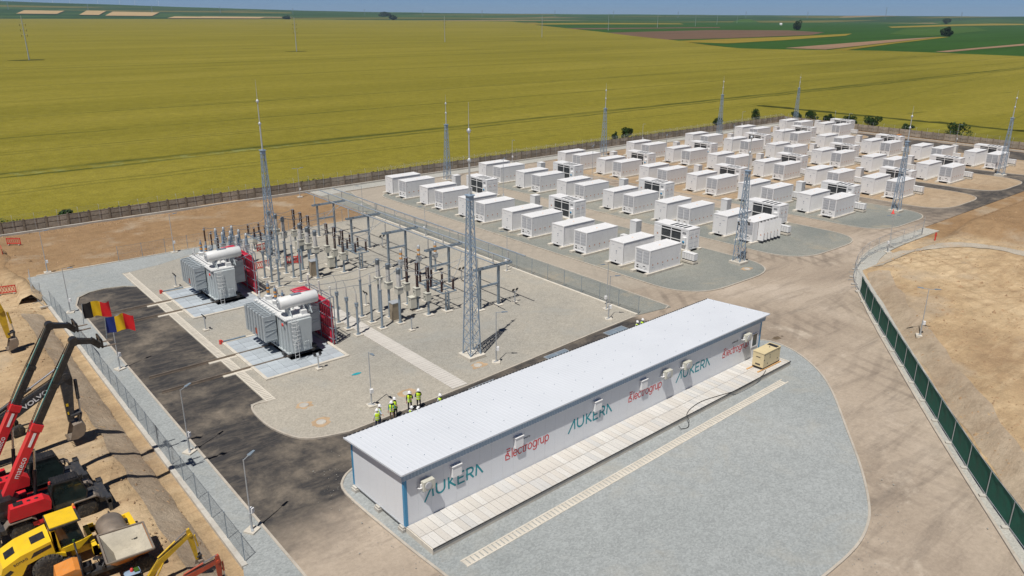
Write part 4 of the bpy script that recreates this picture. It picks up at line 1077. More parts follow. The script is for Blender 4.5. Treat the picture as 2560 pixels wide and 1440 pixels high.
def control_cabinet(loc):
    c = thing('drive_cabinet', 'x', 'cabinet', loc)
    m = MB(); m.box(-0.3,-0.3,-0.05,0.3,0.3,0.12); m.build('plinth', M['concrete'], c)
    m = MB(); m.box(-0.2,-0.2,0.12,0.2,0.2,0.4); m.build('stand', M['charcoal'], c)
    m = MB(); m.box(-0.36,-0.32,0.4,0.36,0.32,1.62); m.box(-0.40,-0.36,1.62,0.40,0.36,1.68); m.build('casing', M['box_beige'], c)
    m = MB(); m.lathe([(0.07,0),(0.07,0.02)],(-0.37,-0.1,1.35),8,axis='x'); m.build('dial', M['charcoal'], c)
    return c
def steel_cabinet(loc):
    c = thing('marshalling_cabinet', 'x', 'cabinet', loc)
    m = MB(); m.box(-0.5,-0.4,0.0,0.5,0.4,0.15); m.build('plinth', M['concrete'], c)
    m = MB(); m.box(-0.45,-0.36,0.15,0.45,0.36,2.0); m.build('casing', M['cab_brown'], c)
    m = MB(); m.add([(-0.5,-0.41,2.0),(0.5,-0.41,2.0),(0.5,0.41,2.0),(-0.5,0.41,2.0),(-0.5,-0.41,2.06),(0.5,-0.41,2.06),(0.5,0.41,2.14),(-0.5,0.41,2.14)],[(3,2,1,0),(4,5,6,7),(0,1,5,4),(1,2,6,5),(2,3,7,6),(3,0,4,7)]); m.build('roof', M['galv_l'], c)
    m = MB(); m.box(-0.465,-0.31,0.2,-0.45,0.31,1.95); d = m.build('door', M['cab_brown'], c)
    m = MB(); m.box(-0.49,0.2,1.0,-0.465,0.24,1.2); m.build('handle', M['charcoal'], d)
    return c
def disconnector(loc):
    """three pole disconnector on a platform 1.8 by 5.2 m"""
    c = thing('disconnector', 'x', 'disconnector', loc)
    for y in (0.55,4.55):
        plinth(c, 0.9, y, 0.5)
        m = MB()
        for a in (0.72,1.08): m.box(a-0.05,y-0.12,0.13,a+0.05,y+0.12,2.3)
        for k in range(5): m.box(0.72,y-0.02,0.4+k*0.42,1.08,y+0.02,0.5+k*0.42)
        m.build('column', M['galv'], c)
    m = MB()
    for x in (0.05,1.75): m.bar((x,0,2.36),(x,5.1,2.36),0.1,0.16)
    for y in (0.05,1.2,1.9,3.0,3.8,5.05): m.bar((0.05,y,2.34),(1.75,y,2.34),0.1,0.1)
    m.bar((0.9,0,2.4),(0.9,5.1,2.4),0.06,0.06); m.build('platform', M['galv'], c)
    first = None
    for k in range(3):
        for x in (0.15,1.65):
            if first is None:
                m = MB(); insul(m,0,0,2.44,3.62,0.095,0.145,11); first = m.build('insulator', M['porc_brown'], c); m = MB(); m.cyl((0,0,3.62),(0,0,3.75),0.08,n=8); h = m.build('cap', M['alu'], first); o = first
            else: o = first.copy(); COL.objects.link(o); q = h.copy(); COL.objects.link(q); q.parent = o
            o.location = (x,0.45+k*2.1,0)
        m = MB(); m.tube([(0.15,0.45+k*2.1,3.78),(0.9,0.45+k*2.1,3.84),(1.65,0.45+k*2.1,3.78)],0.03,6); m.build('blade', M['alu'], c)
    m = MB(); m.box(0.6,4.4,1.0,1.2,4.7,1.6); m.build('drive_box', M['box_beige'], c)
    return c
def voltage_transformer(loc, mat='porc_white', band=True):
    c = thing('voltage_transformer', 'x', 'voltage transformer', loc); plinth(c); col(c, 1.75, 0.12)
    m = MB(); m.lathe([(0.12,1.75),(0.24,1.95),(0.24,2.0)],(0,0,0),10); m.box(-0.27,-0.27,2.0,0.27,0.27,2.5); m.box(-0.31,-0.31,2.5,0.31,0.31,2.56)
    for k in range(4): m.box(-0.29,-0.2+k*0.12,2.05,-0.27,-0.15+k*0.12,2.45)
    m.build('base_tank', M['galv_l'], c)
    m = MB(); insul(m,0,0,2.56,3.62,0.15,0.20,9,0,0.9); m.build('insulator', M[mat], c)
    if band:
        m = MB(); m.cyl((0,0,2.75),(0,0,2.95),0.205,n=12); m.cyl((0,0,3.3),(0,0,3.5),0.19,n=12); m.build('phase_band', M['orange'], c)
    m = MB(); m.lathe([(0.17,3.62),(0.19,3.66),(0.17,3.9),(0.06,4.03)],(0,0,0),10); m.build('head', M['galv_l'], c)
    return c
def arrester(loc):
    c = thing('surge_arrester', 'x', 'surge arrester', loc); plinth(c); col(c, 2.6, 0.10)
    m = MB(); insul(m,0,0,2.6,4.3,0.08,0.125,14); m.build('insulator', M['porc_brown'], c)
    m = MB(); m.cyl((0,0,4.3),(0,0,4.42),0.07,n=8); m.lathe([(0.2,4.12),(0.22,4.14),(0.2,4.16)],(0,0,0),12); m.build('head', M['alu'], c)
    return c
def portal(loc):
    c = thing('busbar_portal', 'x', 'portal', loc)
    for x in (0.75,3.35):
        plinth(c, x, 0, 0.45)
        m = MB(); m.box(x-0.11,-0.13,0.13,x-0.07,0.13,4.62); m.box(x+0.07,-0.13,0.13,x+0.11,0.13,4.62)
        for k in range(9): m.box(x-0.07,-0.11,0.4+k*0.5,x+0.07,0.11,0.46+k*0.5)
        m.build('leg', M['galv'], c)
    m = MB(); m.box(0.86,-0.08,2.55,3.24,0.08,2.75); m.build('crossbar', M['galv'], c)
    m = MB(); m.box(0,-0.20,4.62,5.2,-0.12,4.84); m.box(0,0.12,4.62,5.2,0.20,4.84)
    for k in range(9): m.box(0.1+k*0.62,-0.12,4.62,0.22+k*0.62,0.12,4.84)
    m.build('beam', M['galv'], c)
    for x in (0.45,2.6,4.75):
        m = MB(); insul(m,x,0,4.84,6.02,0.06,0.105,11); m.cyl((x,0,6.02),(x,0,6.12),0.07,n=8); m.build('insulator', M['porc_grey'], c)
    return c
def floodlight(loc, rz, label):
    c = thing('floodlight_post', label, 'floodlight', loc, rz, 'low floodlight posts in the substation')
    plinth(c, s=0.28, h=0.16)
    m = MB(); m.cyl((0,0,0.16),(0,0,1.35),0.07,n=8); m.build('post', M['galv_l'], c)
    m = MB(); m.bar((0,-0.32,1.36),(0,0.32,1.36),0.08,0.06); m.build('crossarm', M['galv_l'], c)
    for y in (-0.27,0.27):
        m = MB(); m.bar((0.05,y,1.45),(-0.12,y,1.72),0.26,0.10); h = m.build('lamp_head', M['black'], c)
    return c
PH = ['nearest','middle','farthest']
BAYN = ['in the near transformer bay','in the far transformer bay','in the bay behind the left mast']
g_ins = 'insulators and terminations of the substation bays'
T = {}
def put(key, maker, loc, label, group):
    T[key] = place(T.get(key), maker, loc, label, group)
for bay, y0 in enumerate((65.42,84.27)):
    for ph in range(3):
        y = y0+2.08*ph; w = '%s phase %s' % (PH[ph], BAYN[bay])
        put('ce', cable_end, (34.48,y,0.07), 'grey cable termination on a round steel post, '+w, g_ins)
        put('pi', post_insulator, (37.27,y,0.07), 'slim ribbed post insulator on a tall steel post, '+w, g_ins)
        put('ct', current_transformer, (39.47,y+0.03,0.07), 'current transformer with ribbed white column, '+w, 'current transformers in rows')
        put('cb', breaker_pole, (43.1,y+0.1,0.07), 'circuit breaker pole with dark brown insulators, '+w, 'circuit breaker poles')
    put('cc', control_cabinet, (42.45,y0+2.3,0.07), 'beige drive cabinet between the circuit breaker poles '+BAYN[bay], 'breaker drive cabinets')
    put('sc', steel_cabinet, (39.55,y0+1.15,0.07), 'brown steel cabinet between the current transformers '+BAYN[bay], 'marshalling cabinets')
    put('dc', disconnector, (44.5,y0-0.7,0.07), 'disconnector platform with six brown insulators '+BAYN[bay], 'disconnectors')
# third bay: line entry behind the left mast
y0 = 93.7
for ph in range(3):
    w = '%s phase %s' % (PH[ph], BAYN[2])
    put('cb', breaker_pole, (43.1,y0+2.25*ph,0.07), 'circuit breaker pole with dark brown insulators, '+w, 'circuit breaker poles')
    put('ct', current_transformer, (39.2,92.8+2.2*ph,0.07), 'current transformer with ribbed white column, '+w, 'current transformers in rows')
    yy = 95.7+2.45*ph
    for q, x in enumerate((33.2,34.25,35.35)):
        T['vb'] = place(T.get('vb'), lambda l: voltage_transformer(l,'porc_blue',False), (x,yy,0.07), 'blue grey voltage transformer, %s of three, %s phase %s' % (ORD[q], PH[ph], 'behind the far transformer'), 'blue grey voltage transformers')
    put('sa', arrester, (31.7,95.6+2.4*ph,0.07), 'dark surge arrester behind the far transformer, %s phase' % PH[ph], 'surge arresters')
put('dc', disconnector, (37.5,96.2,0.07), 'disconnector platform with six brown insulators behind the left mast', 'disconnectors')
put('cc', control_cabinet, (42.45,95.9,0.07), 'beige drive cabinet between the circuit breaker poles behind the left mast', 'breaker drive cabinets')
PY = [63.2,72.65,82.2,91.6,101.6]
for i, y in enumerate(PY):
    put('po', portal, (47.55,y,0.07), 'steel portal carrying the busbar tubes, %s from the white building' % ORD[i], 'busbar portals')
for q, x in enumerate((48.0,50.15,52.3)):
    m = MB(); m.tube([(x,60.3,6.24)]+[(x,yy,6.24) for yy in (63.2,72.65,82.2,91.6,101.6)]+[(x,104.3,6.24)],0.075,8)
    tag(m.build('busbar_tube', M['bus']), 'long aluminium busbar tube on the portals, %s' % ('nearest the breakers','middle one','nearest the battery containers')[q], 'busbar', 'busbar tubes')
for q, x in enumerate((47.1,49.65,52.1)):
    T['vt'] = place(T.get('vt'), voltage_transformer, (x,77.3,0.07), 'voltage transformer with orange bands under the busbar, %s' % ('nearest the breakers','middle of three','nearest the lane')[q], 'voltage transformers under the busbar')
def sag(p, q, s, n=7):
    p = Vector(p); q = Vector(q); return [tuple(p.lerp(q,i/n)-Vector((0,0,s*4*(i/n)*(1-i/n)))) for i in range(n+1)]
for bay, y0 in enumerate((65.42,84.27)):
    for ph in range(3):
        y = y0+2.08*ph; m = MB(); r = 0.030
        m.tube(sag((28.2,66.9+18.85*bay+1.7*ph-0.2,6.0),(34.3,y+0.1,5.4),0.25),r,5)
        m.tube(sag((34.3,y+0.1,5.4),(37.27,y,5.56),0.18),r,5); m.tube(sag((37.27,y,5.56),(39.0,y,5.9),0.12),r,5)
        m.tube(sag((39.95,y,5.9),(42.9,y+0.1,5.56),0.3),r,5); m.tube(sag((43.35,y+0.1,4.2),(44.65,y-0.25,3.86),0.12),r,5)
        m.tube(sag((46.15,y-0.25,3.86),((48.0,50.15,52.3)[ph],y0-0.4+0.5*ph+1.0,6.22),0.5,9),r,5)
        tag(m.build('conductor', M['cond']), 'aluminium conductor linking the equipment, %s phase %s' % (PH[ph], BAYN[bay]), 'conductor', 'overhead conductors')
for ph in range(3):
    m = MB(); r = 0.030; yy = 95.7+2.45*ph
    m.tube(sag((31.7,95.6+2.4*ph,4.5),(33.2,yy,4.15),0.1),r,5); m.tube(sag((33.2,yy,4.15),(35.35,yy,4.15),0.12),r,5); m.tube(sag((35.35,yy,4.15),(37.65,96.65+2.1*ph,3.9),0.15),r,5)
    m.tube(sag((39.15,96.65+2.1*ph,3.9),(39.0,92.8+2.2*ph,5.9),0.3),r,5); m.tube(sag((39.7,92.8+2.2*ph,5.9),(42.9,93.7+2.25*ph,5.56),0.3),r,5); m.tube(sag((43.35,93.7+2.25*ph,4.2),((48.0,50.15,52.3)[ph],95+ph,6.22),0.6,9),r,5)
    tag(m.build('conductor', M['cond']), 'aluminium conductor linking the equipment, %s phase %s' % (PH[ph], BAYN[2]), 'conductor', 'overhead conductors')
for p, rz, lab in (((23.0,76.4),0,'low floodlight post by the drain between the two transformers'),((27.7,60.6),-1.57,'low floodlight post beside the near transformer, towards the building'),((25.0,92.0),0,'low floodlight post left of the far transformer'),((39.3,72.3),0,'low floodlight post between the near bay and the voltage transformers'),((52.75,91.3),1.6,'low floodlight post by the busbar, farthest from the building'),((52.7,72.6),1.6,'low floodlight post by the busbar at the second portal'),((52.8,62.6),1.6,'low floodlight post right of the last portal'),((39.3,63.0),-1.57,'low floodlight post beside the near current transformers')):
    floodlight((p[0],p[1],0.07), rz, lab)

# ------------------------------------------------------------------ transformers
M['tank'] = paint('transformer_grey', (0.44,0.48,0.495), 0.42, 0, 0.06, 0.8, (0.30,0.32,0.33), 0.25)
M['radiator'] = paint('radiator_grey', (0.385,0.425,0.45), 0.4, 0.1, 0.06, 0.8)
M['cover_white'] = paint('cover_pale', (0.66,0.67,0.67), 0.42, 0, 0.05, 1.0, (0.45,0.42,0.38), 0.25)
M['pitgrate'] = paint('pit_grating', (0.47,0.52,0.565), 0.55, 0.2, 0.08, 1.0, (0.33,0.36,0.38), 0.3, rnd=0.10)
def transformer(loc, label):
    """origin at the near left pit corner (world 23.0, 61.4)"""
    ox, oy = 23.0, 61.4
    pit = thing('transformer_pit', label.replace('power transformer with conservator drum','grated oil pit under the power transformer'), 'pit', loc, 0, 'transformer pits')
    L, W = 8.3, 10.7; m = MB()
    for a in ((0,0,L,0.3),(0,W-0.3,L,W),(0,0.3,0.3,W-0.3),(L-0.3,0.3,L,W-0.3)): m.box(a[0],a[1],-0.1,a[2],a[3],0.13)
    m.build('pit_rim', M['galv_l'] if False else M['concrete'], pit)
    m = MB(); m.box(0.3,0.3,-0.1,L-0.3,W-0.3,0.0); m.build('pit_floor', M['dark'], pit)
    f = None; nx, ny = 7, 9; pw, pl = (L-0.6)/nx, (W-0.6)/ny
    for i in range(nx):
        for j in range(ny):
            if 3 <= i <= 5 and 2 <= j <= 7: continue
            if f is None:
                m = MB(); m.box(0.012,0.012,0.03,pw-0.012,pl-0.012,0.085); f = m.build('grating', M['pitgrate'], pit); o = f
            else: o = f.copy(); COL.objects.link(o)
            o.location = (0.3+i*pw,0.3+j*pl,random.uniform(-0.006,0.006))
    t = thing('power_transformer', label, 'transformer', loc, 0, 'power transformers')
    X = lambda v: v-ox
    Y = lambda v: v-oy
    # support beams and wheels
    m = MB()
    for y in (64.95,68.45): m.box(X(26.2),Y(y-0.25),0.35,X(29.6),Y(y+0.25),0.62)
    m.build('bogie_beam', M['charcoal'], t)
    for y in (64.85,68.45):
        for x in (26.7,29.1):
            m = MB(); m.cyl((X(x),Y(y-0.33),0.30),(X(x),Y(y+0.33),0.30),0.22,n=12); m.build('wheel', M['steel_worn'], t)
    # tank
    m = MB(); m.box(X(26.55),Y(64.25),0.62,X(28.75),Y(71.15),3.95)
    for k in range(5):
        x = 26.72+k*0.44; m.box(X(x),Y(64.16),0.7,X(x+0.10),Y(64.25),3.85)
    for k in range(10):
        y = 64.6+k*0.68
        for xs in ((26.44,26.55),(28.75,28.86)): m.box(X(xs[0]),Y(y),0.7,X(xs[1]),Y(y+0.10),3.85)
    m.box(X(26.40),Y(64.10),0.60,X(28.90),Y(71.30),0.72); m.build('tank', M['tank'], t)
    m = MB(); m.box(X(26.38),Y(64.05),3.95,X(28.92),Y(71.35),4.07); m.box(X(26.5),Y(64.2),4.07,X(28.8),Y(71.2),4.10)
    m.build('cover', M['cover_white'], t)
    bt = MB()
    for k in range(20): bt.cyl((X(26.45),Y(64.3+k*0.36),4.07),(X(26.45),Y(64.3+k*0.36),4.12),0.035,n=6); bt.cyl((X(28.85),Y(64.3+k*0.36),4.07),(X(28.85),Y(64.3+k*0.36),4.12),0.035,n=6)
    bt.build('cover_bolts', M['galv_l'], t)['kind'] = 'stuff'
    # tapered front housing with ladder
    m = MB(); m.xprism([(X(26.75),0.75),(X(28.6),0.75),(X(28.85),3.9),(X(26.6),3.9)],Y(63.72),Y(64.15)); m.box(X(26.95),Y(63.6),0.95,X(27.5),Y(63.72),1.9); m.box(X(27.9),Y(63.6),0.9,X(28.35),Y(63.72),1.7); m.build('tap_changer_housing', M['tank'], t)
    m = MB()
    for x in (26.78,27.18): m.cyl((X(x),Y(63.35),0.1),(X(x),Y(63.5),4.3),0.022,n=6)
    for k in range(13): m.cyl((X(26.78),Y(63.355+k*0.012),0.35+k*0.31),(X(27.18),Y(63.355+k*0.012),0.35+k*0.31),0.014,n=5)
    la = m.build('ladder', M['cover_white'], t)
    m = MB()
    for k in range(6):
        z = 1.9+k*0.42; m.tube([(X(26.98)+0.34*math.cos(R(a)),Y(63.4)-0.40*math.sin(R(a)),z) for a in range(0,181,20)],0.016,5)
    m.build('cage_hoop', M['cover_white'], la)
    m = MB(); m.lathe([(0.16,0),(0.16,0.06),(0.13,0.07)],(X(26.35),Y(64.6),3.5),12,axis='x'); m.v = [(2*X(26.35)-x,y,z) for x,y,z in m.v]; m.build('pressure_relief', M['plastic_red'], t)
    # radiators, each plate its own piece
    for side, (xa, xb, ya) in enumerate(((25.18,26.36,66.15),(29.30,30.72,66.0))):
        rf_ = None
        for k in range(7 if side == 0 else 6):
            if rf_ is None:
                m = MB(); m.box(X(xa),0,1.45,X(xb),0.46,4.02); 
                for q in range(5):
                    z = 1.62+q*0.5; m.bar((X(xa+0.05),-0.022,z),(X(xb-0.05),-0.022,z+(0.34 if q % 2 else -0.02)),0.03,0.05)
                m.box(X(xa)-0.02,0.08,1.5,X(xa),0.38,3.97); rf_ = m.build('radiator', M['radiator'], t); o = rf_
            else: o = rf_.copy(); COL.objects.link(o)
            o.location = (0,Y(ya)+k*0.695,0)
        m = MB(); y1 = ya+(6.5 if side == 0 else 5.6)*0.695; xc = 26.0 if side == 0 else 29.6
        for q in range(7 if side == 0 else 6): m.cyl((X(xa+0.1),Y(ya+0.23+q*0.695),4.09),(X(xb+0.25 if side == 0 else xb-0.1),Y(ya+0.23+q*0.695),4.09),0.05,n=6)
        m.cyl((X(xc),Y(ya),4.12),(X(xc),Y(y1),4.12),0.07,n=8); m.cyl((X(xc),Y(ya),1.38),(X(xc),Y(y1),1.38),0.07,n=8); m.build('header_pipe', M['radiator'], t)
    m = MB(); m.box(X(25.16),Y(68.0),1.75,X(25.175),Y(68.45),2.35); m.build('rating_plate', M['red_old'], t)
    # conservator
    m = MB(); m.lathe([(0.0,0),(0.35,0.0),(0.56,0.03),(0.60,0.08),(0.60,3.72),(0.56,3.77),(0.35,3.8),(0.0,3.8)],(X(26.35),Y(65.15),5.38),22,axis='x'); cn = m.build('conservator', M['cover_white'], t)
    sharp(cn)
    m = MB(); m.box(X(27.6),Y(64.95),5.95,X(28.6),Y(65.35),6.03); m.build('walk_plate', M['galv'], cn)
    m = MB(); m.lathe([(0.42,0),(0.42,0.04)],(X(26.31),Y(65.15),5.38),16,axis='x'); m.lathe([(0.1,0),(0.1,0.08)],(X(26.24),Y(65.15),5.5),10,axis='x'); m.build('end_flange', M['galv_l'], cn)
    m = MB()
    for x in (27.2,29.2): m.box(X(x-0.12),Y(64.75),4.1,X(x+0.12),Y(65.55),4.9); m.bar((X(x),Y(64.3),4.1),(X(x),Y(64.9),4.95),0.08,0.08)
    m.tube([(X(28.2),Y(65.15),4.8),(X(28.2),Y(65.9),4.6),(X(28.2),Y(66.4),4.1)],0.06,8); m.build('conservator_stand', M['tank'], t)
    # bushings
    for k in range(3):
        y = 66.9+1.7*k
        m = MB(); m.lathe([(0.34,4.05),(0.34,4.5),(0.40,4.5),(0.40,4.56),(0.2,4.6)],(X(27.55),Y(y),0),14); tu = m.build('turret', M['cover_white'], t)
        m = MB(); insul(m,X(27.55),Y(y),4.6,5.75,0.12,0.165,10,0,0.85); b = m.build('bushing', M['porc_blue'], t)
        m = MB(); m.cyl((X(27.55),Y(y),4.85),(X(27.55),Y(y),5.05),0.165,n=10); m.cyl((X(27.55),Y(y),5.25),(X(27.55),Y(y),5.42),0.155,n=10); m.build('phase_band', M['orange'], b)
        m = MB(); m.cyl((X(27.55),Y(y),5.75),(X(27.55),Y(y),6.0),0.07,n=8); m.build('terminal', M['alu'], b)
        m = MB(); m.cyl((X(28.45),Y(y+0.2),4.05),(X(28.45),Y(y+0.2),4.4),0.2,n=10); insul(m,X(28.45),Y(y+0.2),4.4,4.95,0.10,0.15,5); m.build('low_voltage_bushing', M['porc_grey'], t)
    # clutter on the cover: pipes, boxes, relief valve
    m = MB(); m.box(X(28.2),Y(64.35),4.1,X(28.75),Y(64.85),4.5); m.cyl((X(28.9),Y(65.9),4.1),(X(28.9),Y(65.9),4.55),0.14,n=10); m.tube([(X(26.7),Y(70.9),4.1),(X(26.7),Y(70.9),4.5),(X(26.7),Y(66.5),4.6),(X(26.8),Y(65.9),4.9)],0.05,8); m.cyl((X(26.9),Y(71.0),4.1),(X(26.9),Y(71.0),4.9),0.10,n=8); m.build('cover_pipework', M['cover_white'], t)
    m = MB(); m.box(X(28.86),Y(64.6),1.0,X(29.15),Y(65.4),2.2); m.build('control_box', M['cover_white'], t)
    # cable rack with red cables beside the tank
    rk = thing('cable_rack', label.replace('power transformer with conservator drum','galvanised rack of red cables beside the power transformer'), 'cable rack', loc, 0, 'cable racks')
    m = MB(); x = X(31.35)
    for y in (64.75,67.3,69.9):
        for dx in (0,0.35): m.bar((x+dx,Y(y),0.1),(x+dx,Y(y),5.0),0.07,0.07)
    for z in (0.6,1.7,2.8,3.9,4.97):
        for dx in (0,0.35): m.bar((x+dx,Y(64.75),z),(x+dx,Y(69.9),z),0.06,0.06)
        m.bar((x,Y(64.75),z),(x+0.35,Y(64.75),z),0.06,0.06)
    m.bar((x,Y(64.75),4.97),(X(29.5),Y(64.75),4.6),0.07,0.07); m.build('rack_frame', M['galv'], rk)
    for k in range(11):
        y = 64.98+k*0.475; m = MB(); m.tube([(x+0.17,Y(y),0.05),(x+0.17,Y(y),3.6),(x+0.12,Y(y),4.3),(x-0.25,Y(y+0.05),4.75),(x-0.9,Y(y+0.1),4.75),(x-1.6,Y(66.4+k*0.37),4.6)],0.11,7); m.build('cable', M['redcable'], rk)
    for y in (65.0,67.3,69.7):
        m = MB(); m.cyl((x+0.17,Y(y),5.0),(x+0.17,Y(y),5.1),0.12,n=8); insul(m,x+0.17,Y(y),5.1,6.0,0.06,0.105,9); m.build('insulator', M['porc_white'], rk)
    return t
transformer((23.0,61.4,0.07), 'grey power transformer with conservator drum nearest the white building')
transformer((23.0,80.25,0.07), 'grey power transformer with conservator drum farther from the white building')
for q, (y, x1) in enumerate(((64.85,29.9),(68.45,29.9),(83.7,29.9),(87.6,29.9))):
    m = MB(); m.box(15.2,y-0.035,0.0,x1,y+0.035,0.27); m.box(15.2,y-0.075,-0.02,x1,y+0.075,0.075)
    tag(m.build('steel_rail', M['steel_worn']), 'steel rail across the asphalt to the %s transformer, %s one' % (('near','near','far','far')[q],('nearer','farther')[q%2]), 'rail', 'transformer rails')
    mb = MB(); mb.box(20.4,y-0.42,0.0,23.0,y+0.42,0.09); struct(mb.build('rail_bed', M['concrete']))
for q, y in enumerate((72.0,90.85)):
    p = thing('fire_pipe', 'grey pipe with red end cap at the edge of the %s transformer pit' % ('near','far')[q], 'pipe', (23.0,y,0.07), 0, 'pipes along the pit edges')
    m = MB(); m.cyl((0.1,0,0.22),(2.4,0,0.22),0.08,n=8); m.build('pipe', M['galv'], p)
    m = MB(); m.cyl((-0.1,0,0.0),(-0.1,0,0.42),0.14,n=10); m.cyl((-0.1,0,0.24),(0.12,0,0.24),0.12,n=8); m.build('red_cap', M['plastic_red'], p)

# concrete plank walkway over the cable trench
wk = thing('plank_walkway', 'pale concrete plank walkway from the building back into the substation yard', 'walkway', (34.85,49.6,0.0))
m = MB(); m.box(0,0,-0.05,1.6,24.0,0.09); m.build('bed', M['concrete_grey'], wk)
m = MB(); m.box(0,0.01,0.09,1.6,0.37,0.14); f0 = m.build('plank', slabm[0], wk)
for i in range(1,62):
    o = f0.copy(); COL.objects.link(o); o.location = (random.uniform(-0.01,0.01),i*0.385,random.uniform(-0.004,0.004))
# red plastic barriers
def barrier(loc, rz, label):
    b = thing('plastic_barrier', label, 'barrier', loc, rz, 'red plastic barriers')
    m = MB(); m.bar((0,0,0.95),(1.9,0,0.95),0.05,0.12); m.bar((0,0,0.2),(1.9,0,0.2),0.05,0.12)
    for x in (0.03,1.87): m.box(x-0.04,-0.025,0.05,x+0.04,0.025,1.0)
    m.build('frame', M['plastic_red'], b)
    m = MB()
    for k in range(6):
        x = 0.1+k*0.29; m.bar((x,0,0.25),(x+0.27,0,0.9),0.03,0.05); m.bar((x+0.27,0,0.25),(x,0,0.9),0.03,0.05)
    m.build('lattice', M['plastic_red'], b)
    m = MB(); m.box(0.2,-0.25,0,0.3,0.25,0.08); m.box(1.6,-0.25,0,1.7,0.25,0.08); m.build('feet', M['concrete_grey'], b)
barrier((12.5,124.7,0.15), R(-38), 'red plastic barrier by the ditch nearest the concrete wall')
barrier((8.2,101.9,0.1), R(-12), 'red plastic barrier by the ditch at the left edge of the picture')
barrier((11.2,119.5,0.5), R(-95), 'red plastic barrier standing edge-on beside the ditch')
barrier((34.9,92.3,0.07), R(2), 'red plastic barrier in front of the left lattice mast')
barrier((38.2,99.8,0.07), R(15), 'red plastic barrier behind the left lattice mast')
barrier((39.0,92.3,0.07), R(-30), 'red plastic barrier right of the left lattice mast')
barrier((40.2,91.5,0.07), R(60), 'red plastic barrier beside the current transformer by the left mast')
# grates in the asphalt behind the building
for i, (x, y) in enumerate(((27.0,48.0),(36.0,48.35),(45.5,49.15),(54.2,49.7))):
    gset = thing('steel_grate', 'flat steel grate in the asphalt behind the building, %s from the near corner' % ORD[i], 'grate', (x,y,0.0), R(2.4), 'steel grates behind the building')
    m = MB(); m.box(0,-1.0,-0.02,2.9,-0.93,0.07); m.box(0,0.43,-0.02,2.9,0.5,0.07); m.box(0,-0.93,-0.02,0.07,0.43,0.07); m.box(2.83,-0.93,-0.02,2.9,0.43,0.07); m.box(1.41,-0.93,-0.02,1.48,0.43,0.07); m.build('grate_frame', M['galv_l'], gset)
    for q in (0.07,1.48):
        m = MB(); m.box(q,-0.93,-0.02,q+1.34,0.43,0.045); m.build('grate_panel', M['galv'], gset)
# ------------------------------------------------------------------ lattice masts, lamp posts
M['mast_steel'] = paint('mast_steel', (0.32,0.415,0.52), 0.42, 0.3, 0.14, 1.5, (0.16,0.2,0.25), 0.4)
def mast(loc, H, hl, base, label, legs_mat='mast_steel', extras=0):
    t = thing('lightning_mast', label, 'mast', loc, R(random.choice((0,0,0))), 'lattice lightning masts')
    m = MB(); s = base/2+0.35; m.box(-s,-s,-0.2,s,s,0.35); m.build('plinth', M['concrete'], t)
    def half(z): return base/2+(0.20-base/2)*(z-0.35)/(hl-0.35)
    C = ((-1,-1),(1,-1),(1,1),(-1,1))
    for cx, cy in C:
        m = MB(); a = half(0.35); b = half(hl); m.bar((cx*a,cy*a,0.35),(cx*b,cy*b,hl),0.085,0.085); m.build('leg', M[legs_mat], t)
    m = MB(); z = 0.35; n = 0; lv = [z]
    while z < hl-0.4:
        step = max(0.85, half(z)*2.2); z = min(hl, z+step); lv.append(z)
    for za, zb in zip(lv[:-1], lv[1:]):
        a, b = half(za), half(zb)
        for k in range(4):
            p, q = C[k], C[(k+1)%4]
            m.bar((p[0]*a,p[1]*a,za),(q[0]*b,q[1]*b,zb),0.034,0.034); m.bar((q[0]*a,q[1]*a,za),(p[0]*b,p[1]*b,zb),0.034,0.034)
            if n % 2 == 0: m.bar((p[0]*b,p[1]*b,zb),(q[0]*b,q[1]*b,zb),0.04,0.04)
        n += 1
    m.build('bracing', M[legs_mat], t)
    m = MB(); m.box(-0.26,-0.26,hl,0.26,0.26,hl+0.42); m.box(-0.34,-0.34,hl+0.42,0.34,0.34,hl+0.5); m.build('head_plate', M['fascia'], t)
    m = MB(); hr = H-hl-0.5; z0 = hl+0.5
    m.cyl((0,0,z0),(0,0,z0+hr*0.38),0.10,0.085,n=10); m.cyl((0,0,z0+hr*0.38),(0,0,z0+hr*0.70),0.065,0.055,n=8); m.cyl((0,0,z0+hr*0.70),(0,0,z0+hr),0.035,0.012,n=6)
    rod = m.build('spire', M['galv_l'], t)
    m = MB()
    for f in (0.38,0.70): m.lathe([(0.09,-0.22),(0.19,-0.04),(0.19,0.04),(0.07,0.2)],(0,0,z0+hr*f),10)
    m.build('spire_flange', M['galv_l'], rod)
    return t
mast((36.85,91.1,0.05), 23.4, 14.7, 1.2, 'tall lattice mast rising behind the transformers')
mast((40.25,54.0,0.05), 23.7, 15.2, 1.2, 'tall lattice mast nearest the white building')
mast((86.3,123.0,0.05), 16.4, 10.4, 1.05, 'lattice mast by the far wall, leftmost of the wall masts')
mast((130.1,123.0,0.05), 16.4, 10.4, 1.05, 'lattice mast by the far wall behind the second row of containers')
mast((178.0,126.0,0.05), 15.6, 10.4, 1.05, 'lattice mast by the far wall behind the fifth row of containers')
mast((213.0,124.5,0.05), 15.0, 10.4, 1.05, 'lattice mast in the far corner of the compound walls')
m7 = mast((85.15,55.4,0.05), 18.2, 11.8, 1.1, 'lattice mast on the rounded end of the nearest battery pad')
mast((129.8,55.6,0.05), 17.3, 11.2, 1.1, 'lattice mast on the end of the third battery pad')
mast((177.5,56.5,0.05), 17.1, 11.2, 1.1, 'lattice mast on the end of the sandy pad at the right edge')
